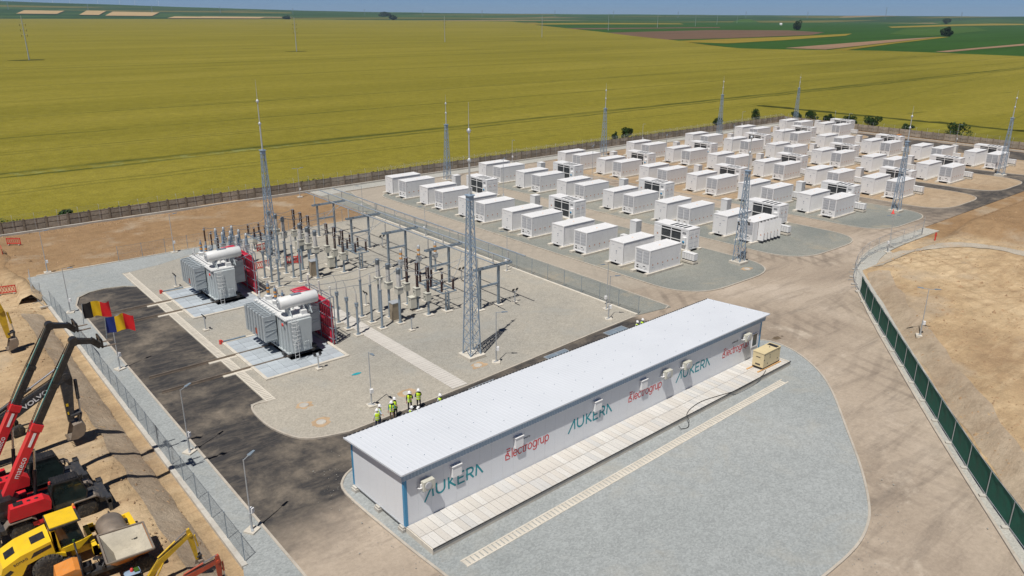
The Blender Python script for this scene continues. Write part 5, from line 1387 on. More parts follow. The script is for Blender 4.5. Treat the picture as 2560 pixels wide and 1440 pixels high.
# flags and cameras half way up the near pad mast
m = MB()
for a, b in (((-0.9,0,6.2),(0.9,0,6.2)),((0,-0.9,6.1),(0,0.9,6.1))): m.bar(a,b,0.05,0.05)
m.build('camera_arm', M['galv_l'], m7)
for x, y in ((-0.9,0),(0.9,0),(0,-0.9)):
    m = MB(); m.cbox((x,y,6.05),(0.3,0.3,0.26)); m.build('camera', M['white'], m7)
    m = MB(); m.bar((x,y,5.7),(x-0.3,y-0.3,5.45),0.2,0.12); m.build('siren', M['black'], m7)

def lamp(loc, rz, h, label, double=False, z_arm=0.9, group='street lamps round the site'):
    t = thing('lamp_post', label, 'lamp post', loc, rz, group)
    m = MB(); m.box(-0.38,-0.38,-0.1,0.38,0.38,0.12); m.build('plinth', M['concrete'], t)
    m = MB(); m.cyl((0,0,0.12),(0,0,1.3),0.07,n=8); m.cyl((0,0,1.3),(0,0,h),0.044,0.034,n=8); m.bar((-0.2,-0.2,0.14),(0.2,0.2,0.14),0.16,0.03); m.build('pole', M['galv_l'], t)
    m = MB(); m.box(0.05,-0.13,1.25,0.27,0.13,1.60); m.build('junction_box', M['white'], t)
    for s in ((1,-1) if double else (1,)):
        m = MB(); m.bar((0,0,h-0.04),(0.62*s,0,h+0.02),0.04,0.04); a = m.build('arm', M['galv_l'], t)
        m = MB(); m.bar((0.50*s,0,h+0.02),(1.05*s,0,h+0.06),0.24,0.07,w2=0.15,h2=0.04); m.build('lamp_head', M['galv'], a)
    return t
lamp((27.9,51.45,0.07), R(-95), 4.9, 'lamp post beside the visitors behind the building')
lamp((29.4,106.7,0.07), 0, 5.3, 'lamp post at the far substation fence left of the transformers')
lamp((14.35,107.7,0.07), 0, 5.3, 'lamp post at the upper left corner of the substation')
lamp((13.45,90.7,0.07), R(-20), 5.0, 'lamp post by the end of the asphalt road')
lamp((13.7,72.1,0.07), R(20), 5.0, 'lamp post behind the raised booms and flags')
lamp((13.8,53.65,0.07), R(30), 5.15, 'lamp post by the road where the boom shadows fall')
lamp((13.7,41.75,0.07), R(30), 5.15, 'lamp post with a white box nearest the yellow mini excavator')
lamp((41.2,51.5,0.07), R(-40), 5.05, 'lamp post standing right beside the near lattice mast')
lamp((57.3,52.4,0.07), R(-40), 4.9, 'lamp post at the building side corner of the substation')
lamp((59.3,54.6,0.07), R(170), 5.3, 'lamp post at the fence corner by the lane')
lamp((59.3,71.9,0.07), R(170), 5.3, 'lamp post on the lane fence beside the last portal')
lamp((60.2,91.7,0.07), R(170), 4.6, 'lamp post on the lane fence at the middle of the yard')
lamp((60.2,109.9,0.07), R(170), 4.6, 'lamp post at the far end of the lane fence')
lamp((57.5,127.4,0.1), 0, 5.1, 'lamp post by the concrete wall above the substation', True)
lamp((105.5,45.3,0.03), R(150), 5.2, 'lamp post with two heads by the mesh fence at the bend', True)
lamp((77.45,28.7,ground_h(77.45,28.7)), R(-60), 5.0, 'lamp post with two heads on the bare earth beyond the netting', True)
for i, (x, y, h) in enumerate(((82.6,101.2,7.6),(104.6,101.6,7.6),(126.4,102,7.6),(148,101,7.8),(169.5,101.5,7.8),(191,100.8,7.8))):
    lamp((x,y,0.08), R(35), h, 'tall twin lamp among the battery containers, %s row' % ('first','second','third','fourth','fifth','sixth')[i], True, group='tall twin lamps among the containers')
for i, (x, y) in enumerate(((108.3,129.6),(151,129.6),(193.5,129.6),(213.4,108.5),(213.4,79.5))):
    lamp((x,y,0.08), R(-100), 5.0, 'thin lamp post along the far wall, %s from the left' % ORD[i], group='lamps along the far wall')
m = MB(); m.cyl((0,0,0),(0,0,1.15),0.10,n=10); m.box(-0.08,-0.15,0.8,0.08,0.15,0.95); m.cyl((0,0,1.15),(0,0,1.22),0.13,n=10); tag(m.build('hydrant_post', M['plastic_red']), 'red hydrant post on the bare earth beyond the mesh fence', 'hydrant').location = (117.1,43.9,ground_h(117.1,43.9)-0.05)
m = MB(); m.box(-0.6,-0.4,0,0.6,0.4,1.0); m.box(-0.62,-0.42,1.0,0.62,0.42,1.06); tag(m.build('orange_box', M['orange_p']), 'orange box standing by the right wall', 'box').location = (212.3,93.5,0.05)
m = MB(); m.lathe([(0.02,0.7),(0.06,0.68),(0.2,0.06),(0.3,0.05),(0.3,0.0)],(0,0,0),10); tag(m.build('traffic_cone', M['plastic_red']), 'red cone beside the mast on the third pad', 'cone').location = (128.0,55.2,0.08)
# ------------------------------------------------------------------ farmland beyond the wall
def wheat_mat():
    m, nt, b = _mat('ripening_wheat'); v = wpos(nt)
    sx = N(nt,'ShaderNodeSeparateXYZ'); nt.links.new(v, sx.inputs[0]); X, Y = sx.outputs[0], sx.outputs[1]
    n1 = noise(nt, rot_stretch(nt, v, 0.02, (0.004,0.03,1)), 1.0, 6, 0.6, 0.5)
    col = ramp(nt, n1, [(0.30,(0.158,0.142,0.018)),(0.52,(0.203,0.178,0.025)),(0.72,(0.240,0.206,0.034))])
    n2 = noise(nt, v, 0.35, 6, 0.72); col = mixc(nt, 1.0, col, ramp(nt, n2, [(0.25,0.80),(0.75,1.20)]), 'MULTIPLY')
    n3 = noise(nt, v, 2.6, 3, 0.7); col = mixc(nt, 1.0, col, ramp(nt, n3, [(0.25,0.74),(0.75,1.26)]), 'MULTIPLY')
    # tram lines and lodged streaks, parallel to the wall
    wob = math_(nt,'MULTIPLY', math_(nt,'SUBTRACT', noise(nt, v, 0.05, 4, 0.6), 0.5), 5.0)
    Yw = math_(nt,'ADD', Y, wob)
    tot = None
    for y0, w, a in ((181.8,2.8,1.0),(177.6,1.4,1.0),(160.0,0.7,0.6),(163.0,0.7,0.6),(207.0,0.9,0.6),(210.0,0.9,0.6),(235.0,1.3,0.8),(281.0,1.6,0.8),(285.0,1.2,0.6),(333.0,2.0,0.55),(400.0,2.4,0.5),(520.0,4.0,0.65),(540.0,3.0,0.5),(760.0,7.0,0.45)):
        d = math_(nt,'ABSOLUTE', math_(nt,'SUBTRACT', Yw, y0)); k = math_(nt,'SUBTRACT', 1.0, math_(nt,'DIVIDE', d, w), True); k = math_(nt,'MULTIPLY', k, a)
        tot = k if tot is None else math_(nt,'MAXIMUM', tot, k)
    br = ramp(nt, noise(nt, rot_stretch(nt, v, 0.0, (0.02,0.3,1)), 1.0, 5, 0.65), [(0.36,0.25),(0.55,1.0)])
    tot = math_(nt,'MULTIPLY', tot, br)
    col = mixc(nt, tot, col, (0.050,0.062,0.010))
    # slanted wheel lines on the right
    q = rot_stretch(nt, v, R(-9.9), (1,1,1)); s2 = N(nt,'ShaderNodeSeparateXYZ'); nt.links.new(q, s2.inputs[0])
    wv = math_(nt,'PINGPONG', math_(nt,'ADD', s2.outputs[1], 7.0), 23.0); k = math_(nt,'SUBTRACT', 1.0, math_(nt,'DIVIDE', wv, 0.55), True)
    k = math_(nt,'MULTIPLY', math_(nt,'MULTIPLY', k, 0.5), ranged(nt, X, 235.0, 300.0)); col = mixc(nt, k, col, (0.09,0.095,0.012))
    # pale green flattened crop in the long streak near the wall
    d = math_(nt,'SUBTRACT', 1.0, math_(nt,'DIVIDE', math_(nt,'ABSOLUTE', math_(nt,'SUBTRACT', Yw, 179.8)), 3.2), True)
    k = math_(nt,'MULTIPLY', d, ramp(nt, noise(nt, v, 0.28, 5, 0.7), [(0.50,0.0),(0.62,0.8)])); k = math_(nt,'MULTIPLY', k, ranged(nt, math_(nt,'MULTIPLY',X,-1), -120.0, -60.0))
    col = mixc(nt, k, col, (0.21,0.24,0.095))
    # scattered lodged spots
    sp = ramp(nt, noise(nt, rot_stretch(nt, v, 0.1, (0.018,0.11,1)), 1.0, 4, 0.6), [(0.665,0.0),(0.715,0.8)]); col = mixc(nt, sp, col, (0.075,0.08,0.014))
    nt.links.new(col, b.inputs['Base Color']); b.inputs['Roughness'].default_value = 0.95; b.inputs['Specular IOR Level'].default_value = 0.1
    bump(nt, b, n3, 0.5, 0.3)
    return m
M['wheat'] = wheat_mat()
def field_mat(name, c, var=0.16, sc=0.012, ang=0.3):
    m, nt, b = _mat(name); v = wpos(nt)
    col = ramp(nt, noise(nt, rot_stretch(nt, v, ang, (sc*0.25,sc*2,1)), 1.0, 6, 0.6), [(0.3,[x*(1-var) for x in c]),(0.7,[x*(1+var) for x in c])])
    col = mixc(nt, 1.0, col, ramp(nt, noise(nt, v, 0.12, 5, 0.7), [(0.25,0.82),(0.75,1.18)]), 'MULTIPLY')
    nt.links.new(col, b.inputs['Base Color']); b.inputs['Roughness'].default_value = 0.97; b.inputs['Specular IOR Level'].default_value = 0.1
    return m
def patch_mat(name, tan=0.3):
    m, nt, b = _mat(name); v = wpos(nt)
    q = rot_stretch(nt, v, R(-38), (0.0009,0.0035,0.0)); vo = N(nt,'ShaderNodeTexVoronoi'); vo.inputs['Scale'].default_value = 1.0; nt.links.new(q, vo.inputs['Vector'])
    sp = N(nt,'ShaderNodeSeparateColor'); nt.links.new(vo.outputs['Color'], sp.inputs[0])
    r = nt.nodes.new('ShaderNodeValToRGB'); r.color_ramp.interpolation = 'CONSTANT'; nt.links.new(sp.outputs[0], r.inputs[0])
    cs = [(0.0,(0.022,0.058,0.012)),(0.25,(0.032,0.075,0.014)),(0.50,(0.045,0.088,0.02)),(0.72,(0.03,0.062,0.018)),(0.84,(0.13,0.115,0.022)),(0.95,(0.24,0.17,0.075))]
    e = r.color_ramp.elements
    while len(e) < len(cs): e.new(0.5)
    for i, (p, c) in enumerate(cs): e[i].position = p; e[i].color = (*c,1)
    col = mixc(nt, 1.0, r.outputs[0], ramp(nt, noise(nt, v, 0.006, 6, 0.65), [(0.25,0.78),(0.75,1.22)]), 'MULTIPLY')
    nt.links.new(col, b.inputs['Base Color']); b.inputs['Roughness'].default_value = 0.97; b.inputs['Specular IOR Level'].default_value = 0.1
    return m
M['farmland'] = patch_mat('patchwork_farmland')
M['f_green'] = field_mat('green_crop', (0.030,0.078,0.012)); M['f_green2'] = field_mat('mid_green_crop', (0.048,0.098,0.016))
M['f_brown'] = field_mat('ploughed_soil', (0.135,0.085,0.055)); M['f_pink'] = field_mat('dry_soil', (0.26,0.165,0.105)); M['f_yellow'] = field_mat('yellow_crop', (0.23,0.175,0.025))
M['f_tan'] = field_mat('stubble', (0.42,0.30,0.15)); M['grass'] = field_mat('dry_grass', (0.17,0.155,0.022), 0.3, 0.08, 0.0)
M['ditchgreen'] = field_mat('ditch_weeds', (0.055,0.060,0.012), 0.4, 0.1, 1.5)
mb = MB(); RR = 22000; mb.add([(RR*math.cos(2*math.pi*i/64), RR*math.sin(2*math.pi*i/64), -1.2) for i in range(64)], [tuple(range(64))]); struct(mb.build('farmland', M['farmland']))
WHEAT = [(-900,133.6),(219.3,133.6),(219.6,-150),(760,-400),(742,120),(738,236),(742,300),(740,356),(690,420),(674,462),(720,540),(806,641),(930,830),(1102,1064),(1600,1800),(2286,2741),(2100,3500),(1704,4118),(684,4972),(-900,4972)]
mb = MB(); mb.prism(WHEAT, -1.3, 0.45, bottom=False); struct(mb.build('wheat_field', M['wheat']))
def parcel(name, poly, mat, z): mb = MB(); mb.prism(poly, -1.25, z, bottom=False); struct(mb.build(name, M[mat]))
parcel('green_field', [(742,-300),(2600,-300),(4200,900),(3300,2300),(2300,2600),(1620,1780),(1112,1058),(816,636),(684,458),(750,358),(748,236),(752,120)], 'f_green', -0.9)
parcel('ploughed_field', [(1018,1030),(895,815),(830,708),(1004,703),(1301,749),(1515,847),(1644,1006),(1518,1119)], 'f_brown', -0.7)
parcel('yellow_field', [(800,660),(977,685),(1135,700),(1462,761),(1302,688),(984,607),(812,574)], 'f_yellow', -0.6)
parcel('soil_field', [(748,458),(952,499),(1139,533),(1369,565),(1032,483),(750,415)], 'f_pink', -0.6)
parcel('yellow_field', [(742,406),(1016,475),(1356,559),(1369,551),(990,458),(749,393)], 'f_yellow', -0.5)
parcel('green_field', [(1420,600),(2100,760),(2900,1100),(2300,1040),(1480,700)], 'f_green2', -0.7)
parcel('yellow_field', [(2520,1199),(3638,1429),(4762,1559),(3612,1181),(3034,1178),(2273,1070)], 'f_yellow', -0.6)
parcel('soil_field', [(795,329),(925,343),(1118,361),(1054,340),(894,328),(791,317)], 'f_pink', -0.6)
parcel('yellow_field', [(1883,2257),(2334,2257),(2569,2048),(2358,1862),(2038,1970),(1662,1993)], 'f_yellow', -0.7)
parcel('ploughed_field', [(1230,1475),(1475,1426),(1904,1377),(1782,1289),(1351,1305),(1171,1390)], 'f_brown', -0.7)
parcel('stubble_field', [(7882,4340),(10048,4649),(8066,3318),(10361,3399),(8581,2814),(6876,3016),(6699,3435)], 'f_tan', -0.5)
parcel('grass_verge', [(219.9,133.4),(247,133),(251,60),(256,-100),(219.9,-100)], 'grass', 0.5)
# weedy ditch behind the right wall
mb = MB(); pts = []
vs = []; n = 90
for i in range(n+1):
    y = 160-2.9*i; w = 1.6+0.8*mnoise.noise(Vector((i*0.3,0,0))); x = 248.5+0.03*(140-y)+0.6*mnoise.noise(Vector((i*0.2,5,0)))
    vs += [(x-w,y,0.45),(x-w*0.5,y,0.6+0.6*abs(mnoise.noise(Vector((i*0.7,1,0))))),(x+w*0.5,y,0.6+0.6*abs(mnoise.noise(Vector((i*0.6,2,0))))),(x+w,y,0.45)]
mb.add(vs, [(4*i+k,4*i+k+1,4*i+k+5,4*i+k+4) for i in range(n) for k in range(3)], 0, True); o = mb.build('weed_strip', M['ditchgreen']); tag(o, 'strip of dark weeds along the ditch beyond the right wall', 'weeds', None, 'stuff')
# weeds growing along the field side of the wall
wd = MB(); rw = random.Random(5)
for i in range(11000):
    x = rw.uniform(-14,219); d_ = mnoise.noise(Vector((x*0.12,0,9)))
    if d_ < -0.12 and rw.random() < 0.8: continue
    h = 0.5+rw.uniform(0.1,1.0)*(0.75+0.9*max(0,d_)); y = rw.uniform(132.5,134.4); p = Vector((x,y,h)); u = Vector((rw.gauss(0,1),rw.gauss(0,1),rw.gauss(0.3,0.8))).normalized(); w_ = u.cross(Vector((rw.gauss(0,1),rw.gauss(0,1),rw.gauss(0,1)))).normalized(); L_ = rw.uniform(0.10,0.24)
    wd.add([p-u*L_, p+w_*L_*0.5, p+u*L_, p-w_*L_*0.5], [(0,1,2,3)])
LATER_WEEDS = wd
# low ridge and hazy hills on the horizon
def polar(az, d, z): a = CAM_PSI+az; return (d*math.cos(a), d*math.sin(a), z)
prof = [(0.75,20.5),(0.60,20.0),(0.58,20.0),(0.50,17.0),(0.38,11.0),(0.243,5.0),(0.12,2.2),(0.0,0.8),(-0.2,0.2),(-0.45,-0.3),(-0.75,-0.3)]
def crest(az):
    for (a0,h0),(a1,h1) in zip(prof[:-1],prof[1:]):
        if a1 <= az <= a0: t = (a0-az)/(a0-a1); return h0+(h1-h0)*t
    return prof[-1][1] if az < prof[-1][0] else prof[0][1]
mb = MB(); vs = []; na = 120; rows = (4300,5200,6200,7200,9000,14000)
for i in range(na+1):
    az = 0.75-1.5*i/na; hc = CAM_H+crest(az)/1934.0*7200*1.03+3.0*mnoise.noise(Vector((i*0.23,0,0)))
    for d, f in zip(rows,(-0.02,0.25,0.62,1.0,1.02,0.6)): vs.append(polar(az, d, -1.0+(hc+1.0)*f))
k = len(rows)
mb.add(vs, [(i*k+j,i*k+j+1,(i+1)*k+j+1,(i+1)*k+j) for i in range(na) for j in range(k-1)], 0, True); struct(sharp(mb.build('hills', M['farmland'])))
for i, (a0,a1,d0,d1) in enumerate(((0.545,0.508,5000,5500),(0.487,0.468,4900,5600),(0.462,0.415,4800,5500),(0.40,0.30,4450,4750),(0.37,0.27,4650,4800))):
    def hz(az, d):
        hc = CAM_H+crest(az)/1934.0*7200*1.03
        fr = ((4300,-0.02),(5200,0.25),(6200,0.62)); 
        for (p,u),(q,w) in zip(fr[:-1],fr[1:]):
            if p <= d <= q: return -1.0+(hc+1)*(u+(w-u)*(d-p)/(q-p))+3.5
        return 4
    vs = []
    for t in range(7):
        az = a0+(a1-a0)*t/6; vs += [polar(az,d0,hz(az,d0)),polar(az-0.008,d1,hz(az,d1))]
    mb = MB(); mb.add(vs, [(2*t,2*t+1,2*t+3,2*t+2) for t in range(6)]); struct(sharp(mb.build('stubble_field', M['f_tan'])))

# ------------------------------------------------------------------ trees and shrubs
def leaf_mat(name, c):
    m, nt, b = _mat(name); v = coords(nt)
    col = ramp(nt, noise(nt, v, 1.4, 4, 0.7), [(0.28,[x*0.55 for x in c]),(0.5,c),(0.72,[x*1.5 for x in c])])
    nt.links.new(col, b.inputs['Base Color']); b.inputs['Roughness'].default_value = 0.75; b.inputs['Specular IOR Level'].default_value = 0.25
    return m
M['leaf'] = leaf_mat('dark_leaves', (0.028,0.060,0.014)); M['leaf2'] = leaf_mat('bright_leaves', (0.05,0.085,0.02)); M['bark'] = paint('bark', (0.10,0.075,0.05), 0.9, 0, 0.3, 3, bumps=0.4)
o = LATER_WEEDS.build('weeds', M['leaf2']); tag(o, 'green weeds growing along the field side of the long wall', 'weeds', None, 'stuff')
def crown_mb(rx, ry, rz, zc, n, leaf, seed, clumps=14):
    rnd = random.Random(seed); mb = MB(); cl = []
    for i in range(clumps):
        a = rnd.uniform(0,2*math.pi); q = rnd.uniform(-0.75,0.95); s = math.sqrt(max(0,1-q*q))*rnd.uniform(0.35,0.85)
        cl.append((rx*s*math.cos(a), ry*s*math.sin(a), zc+rz*q*0.75, rnd.uniform(0.28,0.5)))
    for i in range(n):
        cx, cy, cz, cr = rnd.choice(cl); d = Vector((rnd.gauss(0,1),rnd.gauss(0,1),rnd.gauss(0,1))).normalized()*rnd.uniform(0.4,1.0)**0.5*cr
        p = Vector((cx+d.x*rx, cy+d.y*ry, max(0.12,cz+d.z*rz)))
        u = Vector((rnd.gauss(0,1),rnd.gauss(0,1),rnd.gauss(0,0.6))).normalized(); w = u.cross(Vector((rnd.gauss(0,1),rnd.gauss(0,1),rnd.gauss(0,1)))).normalized()
        L = leaf*rnd.uniform(0.6,1.3); mb.add([p-u*L, p+w*L*0.55, p+u*L, p-w*L*0.55], [(0,1,2,3)])
    return mb
def shrub(loc, rx, h, n, leaf, seed, label, group, mat='leaf', name='shrub', cat='shrub'):
    t = thing(name, label, cat, loc, 0, group)
    rnd = random.Random(seed+99); m = MB()
    m.cyl((0,0,-0.2),(0.05*h,0,h*0.5),0.05*h,0.03*h,n=7)
    for k in range(5):
        a = rnd.uniform(0,6.28); m.cyl((0.02*h,0,h*rnd.uniform(0.15,0.4)),(rx*0.6*math.cos(a),rx*0.6*math.sin(a),h*rnd.uniform(0.5,0.8)),0.022*h,0.008*h,n=5)
    m.build('trunk', M['bark'], t)
    crown_mb(rx, rx, h*0.55, h*0.52, n, leaf, seed).build('crown', M[mat], t)
    return t
G1 = 'shrubs behind the right wall'
for i, (x, y, r_, h, lab) in enumerate(((222.5,106.0,2.6,4.2,'large dark shrub behind the right wall beside the third pad mast tip'),(222.3,83.0,3.6,4.4,'widest dark shrub behind the right wall, near the right edge'),(222.4,112.5,2.2,3.2,'medium shrub behind the right wall, left of the largest'),(222.3,119.5,2.0,3.0,'shrub behind the right wall close to the inverter skid'),(222.2,125.0,2.4,3.3,'leafy shrub nearest the far wall corner'),(222.6,96.0,1.9,2.6,'low pale shrub behind the right wall between two larger ones'),(221.5,129.5,1.8,3.0,'shrub right behind the corner of the walls'))):
    shrub((x,y,0.5), r_*0.88, h*0.88, 1500, 0.21, 20+i, lab, G1, 'leaf2' if i == 5 else 'leaf')
G2 = 'shrubs behind the long wall'
for i, (x, y, r_, h, lab) in enumerate(((22.0,134.3,1.3,1.35,'low dark shrub just showing over the wall at the upper left'),(151.0,134.6,1.6,3.2,'spindly shrub showing over the wall behind the third row'),(146.2,134.6,0.7,2.5,'thin shrub beside the spindly one over the wall'),(189.0,134.6,1.5,3.0,'spindly shrub over the wall near its far corner'),(208.0,134.8,1.6,3.6,'dark shrub over the wall beside the far corner mast'))):
    shrub((x,y,0.4), r_, h, 1000, 0.20, 50+i, lab, G2)
for i, (x, y, r_, h, lab) in enumerate(((1713.0,1023.0,10.5,19.0,'round dark tree standing alone by the ploughed field'),(1408.0,570.0,8.5,14.0,'round dark tree alone in the green field at the right'),(3567.0,1453.0,17.0,22.0,'farthest lone round tree near the right horizon'))):
    shrub((x,y,-1.0), r_, h, 1700, 1.5, 80+i, lab, 'lone trees in the fields', 'leaf', 'round_tree', 'tree')
for i, (az, d, r_, h) in enumerate(((0.155,5200,42,24),(0.146,4100,18,20),(0.07,6000,36,16),(0.27,4350,20,15),(-0.18,6200,45,16),(-0.28,7000,60,16),(-0.41,7200,70,18),(-0.53,6800,60,18),(-0.60,6400,60,18))):
    p = polar(az, d, 8 if i in (0,3) else 4); shrub((p[0],p[1],-1.0+(3 if i == 3 else 14 if i == 0 else 2)), r_, h, 900, 6.0, 120+i, 'distant clump of trees on the horizon, %s from the left' % ('third','fourth','fifth','first','sixth','seventh','eighth','ninth','last')[i] if i != 4 else 'distant clump of trees on the horizon, sixth from the left', 'tree clumps on the horizon', 'leaf', 'tree_clump', 'trees')
# ------------------------------------------------------------------ power poles, pylons, turbines, sheds
def power_pole(loc, h, label):
    t = thing('power_pole', label, 'power pole', loc, 0, 'steel power poles in the fields')
    m = MB(); m.cyl((0,0,-0.5),(0,0,h),0.42,0.18,n=10); m.build('pole', M['galv_l'], t)
    for k in range(3):
        m = MB(); z = h*0.82-k*h*0.12; m.bar((-1.8,0,z),(1.8,0,z+0.1),0.12,0.12); a = m.build('crossarm', M['galv_l'], t)
        m = MB(); m.cyl((-1.7,0,z-1.4),(-1.7,0,z),0.12,n=6); m.cyl((1.7,0,z-1.4),(1.7,0,z),0.12,n=6); m.build('insulator', M['porc_brown'], a)
    return t
for i, (x, y, h) in enumerate(((97,619,28),(296,637,27),(535,761,28),(761,847,29),(1262,1195,36),(1671,1406,38),(1966,1510,38),(2400,1750,38),(2950,2050,38))):
    power_pole((x,y,0.4 if i < 4 else -0.9), h, 'slim steel power pole in the fields, %s from the left' % ORD[i])
for i, (x, y, r_) in enumerate(((97,619,7.5),(296,637,6))):
    rnd = random.Random(i); mb = MB(); ps = []; n = 26
    for j in range(n):
        a = 2*math.pi*j/n; q = r_*(1.0+0.35*mnoise.noise(Vector((math.cos(a)*1.5,math.sin(a)*1.5,i*7.0)))); ps.append((x+q*1.5*math.cos(a),y+q*0.8*math.sin(a)))
    mb.prism(ps,0.3,0.52); struct(mb.build('trampled_patch', M['ditchgreen']))
for i in range(16):
    az = 0.56-1.13*i/15+random.uniform(-0.01,0.01); d = 5600; p = polar(az, d, 0); hc = CAM_H+crest(az)/1934*7200*1.03
    z = max(-1.0,-1.0+(hc+1)*0.40); t = thing('pylon', 'faint distant pylon on the horizon, %s from the left' % (ORD+['fifteenth','sixteenth'])[i], 'pylon', (p[0],p[1],z), CAM_PSI+math.pi/2, 'distant pylons')
    m = MB(); h = 42 if i != 13 else 70
    for s in (-1,1): m.bar((s*3.2,0,0),(s*0.5,0,h),0.7,0.7)
    for k in range(5): m.bar((-3+k*0.55,0,k*h/6),(3-(k+1)*0.55,0,(k+1)*h/6),0.45,0.45)
    m.build('tower', M['galv'], t)
    m = MB()
    for k in range(3): m.bar((-6+k,0,h*0.72+k*h*0.12),(6-k,0,h*0.72+k*h*0.12),0.6,0.6)
    m.build('crossarm', M['galv'], t)
for i in range(9):
    az = 0.575-0.021*i+random.uniform(-0.004,0.004); d = 9500; p = polar(az,d,0); zb = 112-3*i
    t = thing('wind_turbine', 'tiny wind turbine on the ridge at the upper left, %s from the left' % ORD[i], 'wind turbine', (p[0],p[1],zb), CAM_PSI+math.pi/2, 'wind turbines on the ridge')
    m = MB(); m.cyl((0,0,0),(0,0,52),1.8,1.1,n=8); m.build('tower', M['white'], t)
    m = MB(); a0 = random.uniform(0,2)
    for k in range(3):
        a = a0+k*2.094; m.bar((0,-2,52),(26*math.cos(a),-2,52+26*math.sin(a)),1.3,0.6,w2=0.5,h2=0.3)
    m.build('blades', M['white'], t)
    m = MB(); m.cbox((0,0,52),(2.4,5,2.4)); m.build('nacelle', M['white'], t)
for i, (x, y) in enumerate(((2529,1578),(5583,2535))):
    t = thing('farm_shed', ('white shed far out beside the lone tree','white shed near the right horizon')[i], 'shed', (x,y,-0.8), 0.6)
    m = MB(); m.box(-7,-4,0,7,4,4.5); m.build('wall', M['white'], t); m = MB(); m.xprism([(-7.3,4.5),(7.3,4.5),(0,6.6)],-4.2,4.2); m.build('roof', M['white'], t)
    m = MB(); m.box(-1.5,-4.05,0,1.5,-4.0,3.2); m.build('door', M['charcoal'], t)
mb = MB(); n = 28; vs = [(3380+62*math.cos(2*math.pi*i/n),2300+62*math.sin(2*math.pi*i/n),-1) for i in range(n)]+[(3380+28*math.cos(2*math.pi*i/n),2300+28*math.sin(2*math.pi*i/n),11+mnoise.noise(Vector((i,0,0)))) for i in range(n)]
mb.add(vs+[(3380,2300,14)], [(i,(i+1)%n,n+(i+1)%n,n+i) for i in range(n)]+[(n+i,n+(i+1)%n,2*n) for i in range(n)], 0, True); struct(mb.build('mound', M['f_green2']))
# ------------------------------------------------------------------ construction machines
def text_mesh(txt, size, name, mat, parent, origin, xdir, ydir, thick=0.006, bold=0.0, squash=1.0):
    cu = bpy.data.curves.new(name+'_curve', 'FONT'); cu.body = txt; cu.size = size; cu.extrude = thick/2; cu.offset = bold; cu.resolution_u = 3
    ob = bpy.data.objects.new(name+'_tmp', cu); COL.objects.link(ob)
    dg = bpy.context.evaluated_depsgraph_get(); me = bpy.data.meshes.new_from_object(ob.evaluated_get(dg)); bpy.data.objects.remove(ob); bpy.data.curves.remove(cu)
    x = Vector(xdir).normalized(); y = Vector(ydir); y = (y-x*y.dot(x)).normalized(); z = x.cross(y); o = Vector(origin)
    for v in me.vertices: c = v.co.copy(); v.co = o+x*c.x*squash+y*c.y+z*c.z
    me.materials.clear(); me.materials.append(M[mat]); me.name = name
    q = bpy.data.objects.new(name, me); COL.objects.link(q); q.parent = parent
    return q
def wheel(parent, x, y, z, r, w, rim='charcoal', lugs=18, name='wheel'):
    m = MB(); m.lathe([(r*0.55,-w/2),(r*0.9,-w/2),(r,-w*0.36),(r,w*0.36),(r*0.9,w/2),(r*0.55,w/2)],(x,y,z),24,axis='y')
    for k in range(lugs):
        a = 2*math.pi*k/lugs
        for s in (-1,1):
            a2 = a+(0.09 if s > 0 else 0); m.bar((x+r*math.cos(a2),y,z+r*math.sin(a2)),(x+r*0.985*math.cos(a2+0.1),y+s*w*0.45,z+r*0.985*math.sin(a2+0.1)),0.05,0.05,up=(math.cos(a2),0,math.sin(a2)))
    t = m.build(name, M['tyre'], parent)
    m = MB(); s = -1 if y < 0 else 1
    m.lathe([(r*0.56,-w*0.42),(r*0.5,-w*0.30),(r*0.22,-w*0.28),(r*0.2,-w*0.40),(r*0.0,-w*0.42)],(x,y,z),18,axis='y')
    m.lathe([(r*0.56,w*0.42),(r*0.5,w*0.30),(r*0.22,w*0.28),(r*0.2,w*0.40),(r*0.0,w*0.42)],(x,y,z),18,axis='y')
    m.build('rim', M[rim], t); return t
def flag(loc, label, mats, seed):
    f = thing('flag', label, 'flag', loc, 0)
    m = MB(); m.cyl((0,0,-0.25),(0.1,0,1.1),0.022,n=6); m.build('flagstaff', M['galv'], f)
    W, H, nx, ny = 1.68, 1.02, 30, 8
    for b in range(3):
        m = MB(); vs = []
        for i in range(b*nx//3, (b+1)*nx//3+1):
            u = i/nx; dr = 0.16*u*u+0.05*math.sin(u*7+seed)
            for j in range(ny+1):
                v = j/ny; wv = 0.13*u*math.sin(u*9.0+v*1.4+seed)+0.05*math.sin(u*17+v*3)
                vs.append((0.09+W*u*0.93, wv, 0.08+H*v-dr+0.03*math.sin(u*11+seed)))
        k = nx//3; q = [(i*(ny+1)+j,(i+1)*(ny+1)+j,(i+1)*(ny+1)+j+1,i*(ny+1)+j+1) for i in range(k) for j in range(ny)]
        n = len(vs); vs2 = vs+[(a,b_+0.008,c) for a,b_,c in vs]
        m.add(vs2, q+[tuple(n+t for t in reversed(r)) for r in q], 0, True); m.build(('hoist_band','middle_band','fly_band')[b], M[mats[b]], f)
    return f
for k, c in (('fl_black',(0.012,0.012,0.014)),('fl_yellow',(0.80,0.52,0.01)),('fl_red',(0.62,0.012,0.02)),('fl_blue',(0.012,0.03,0.20))): M[k] = paint(k, c, 0.8, 0, 0.08, 2)
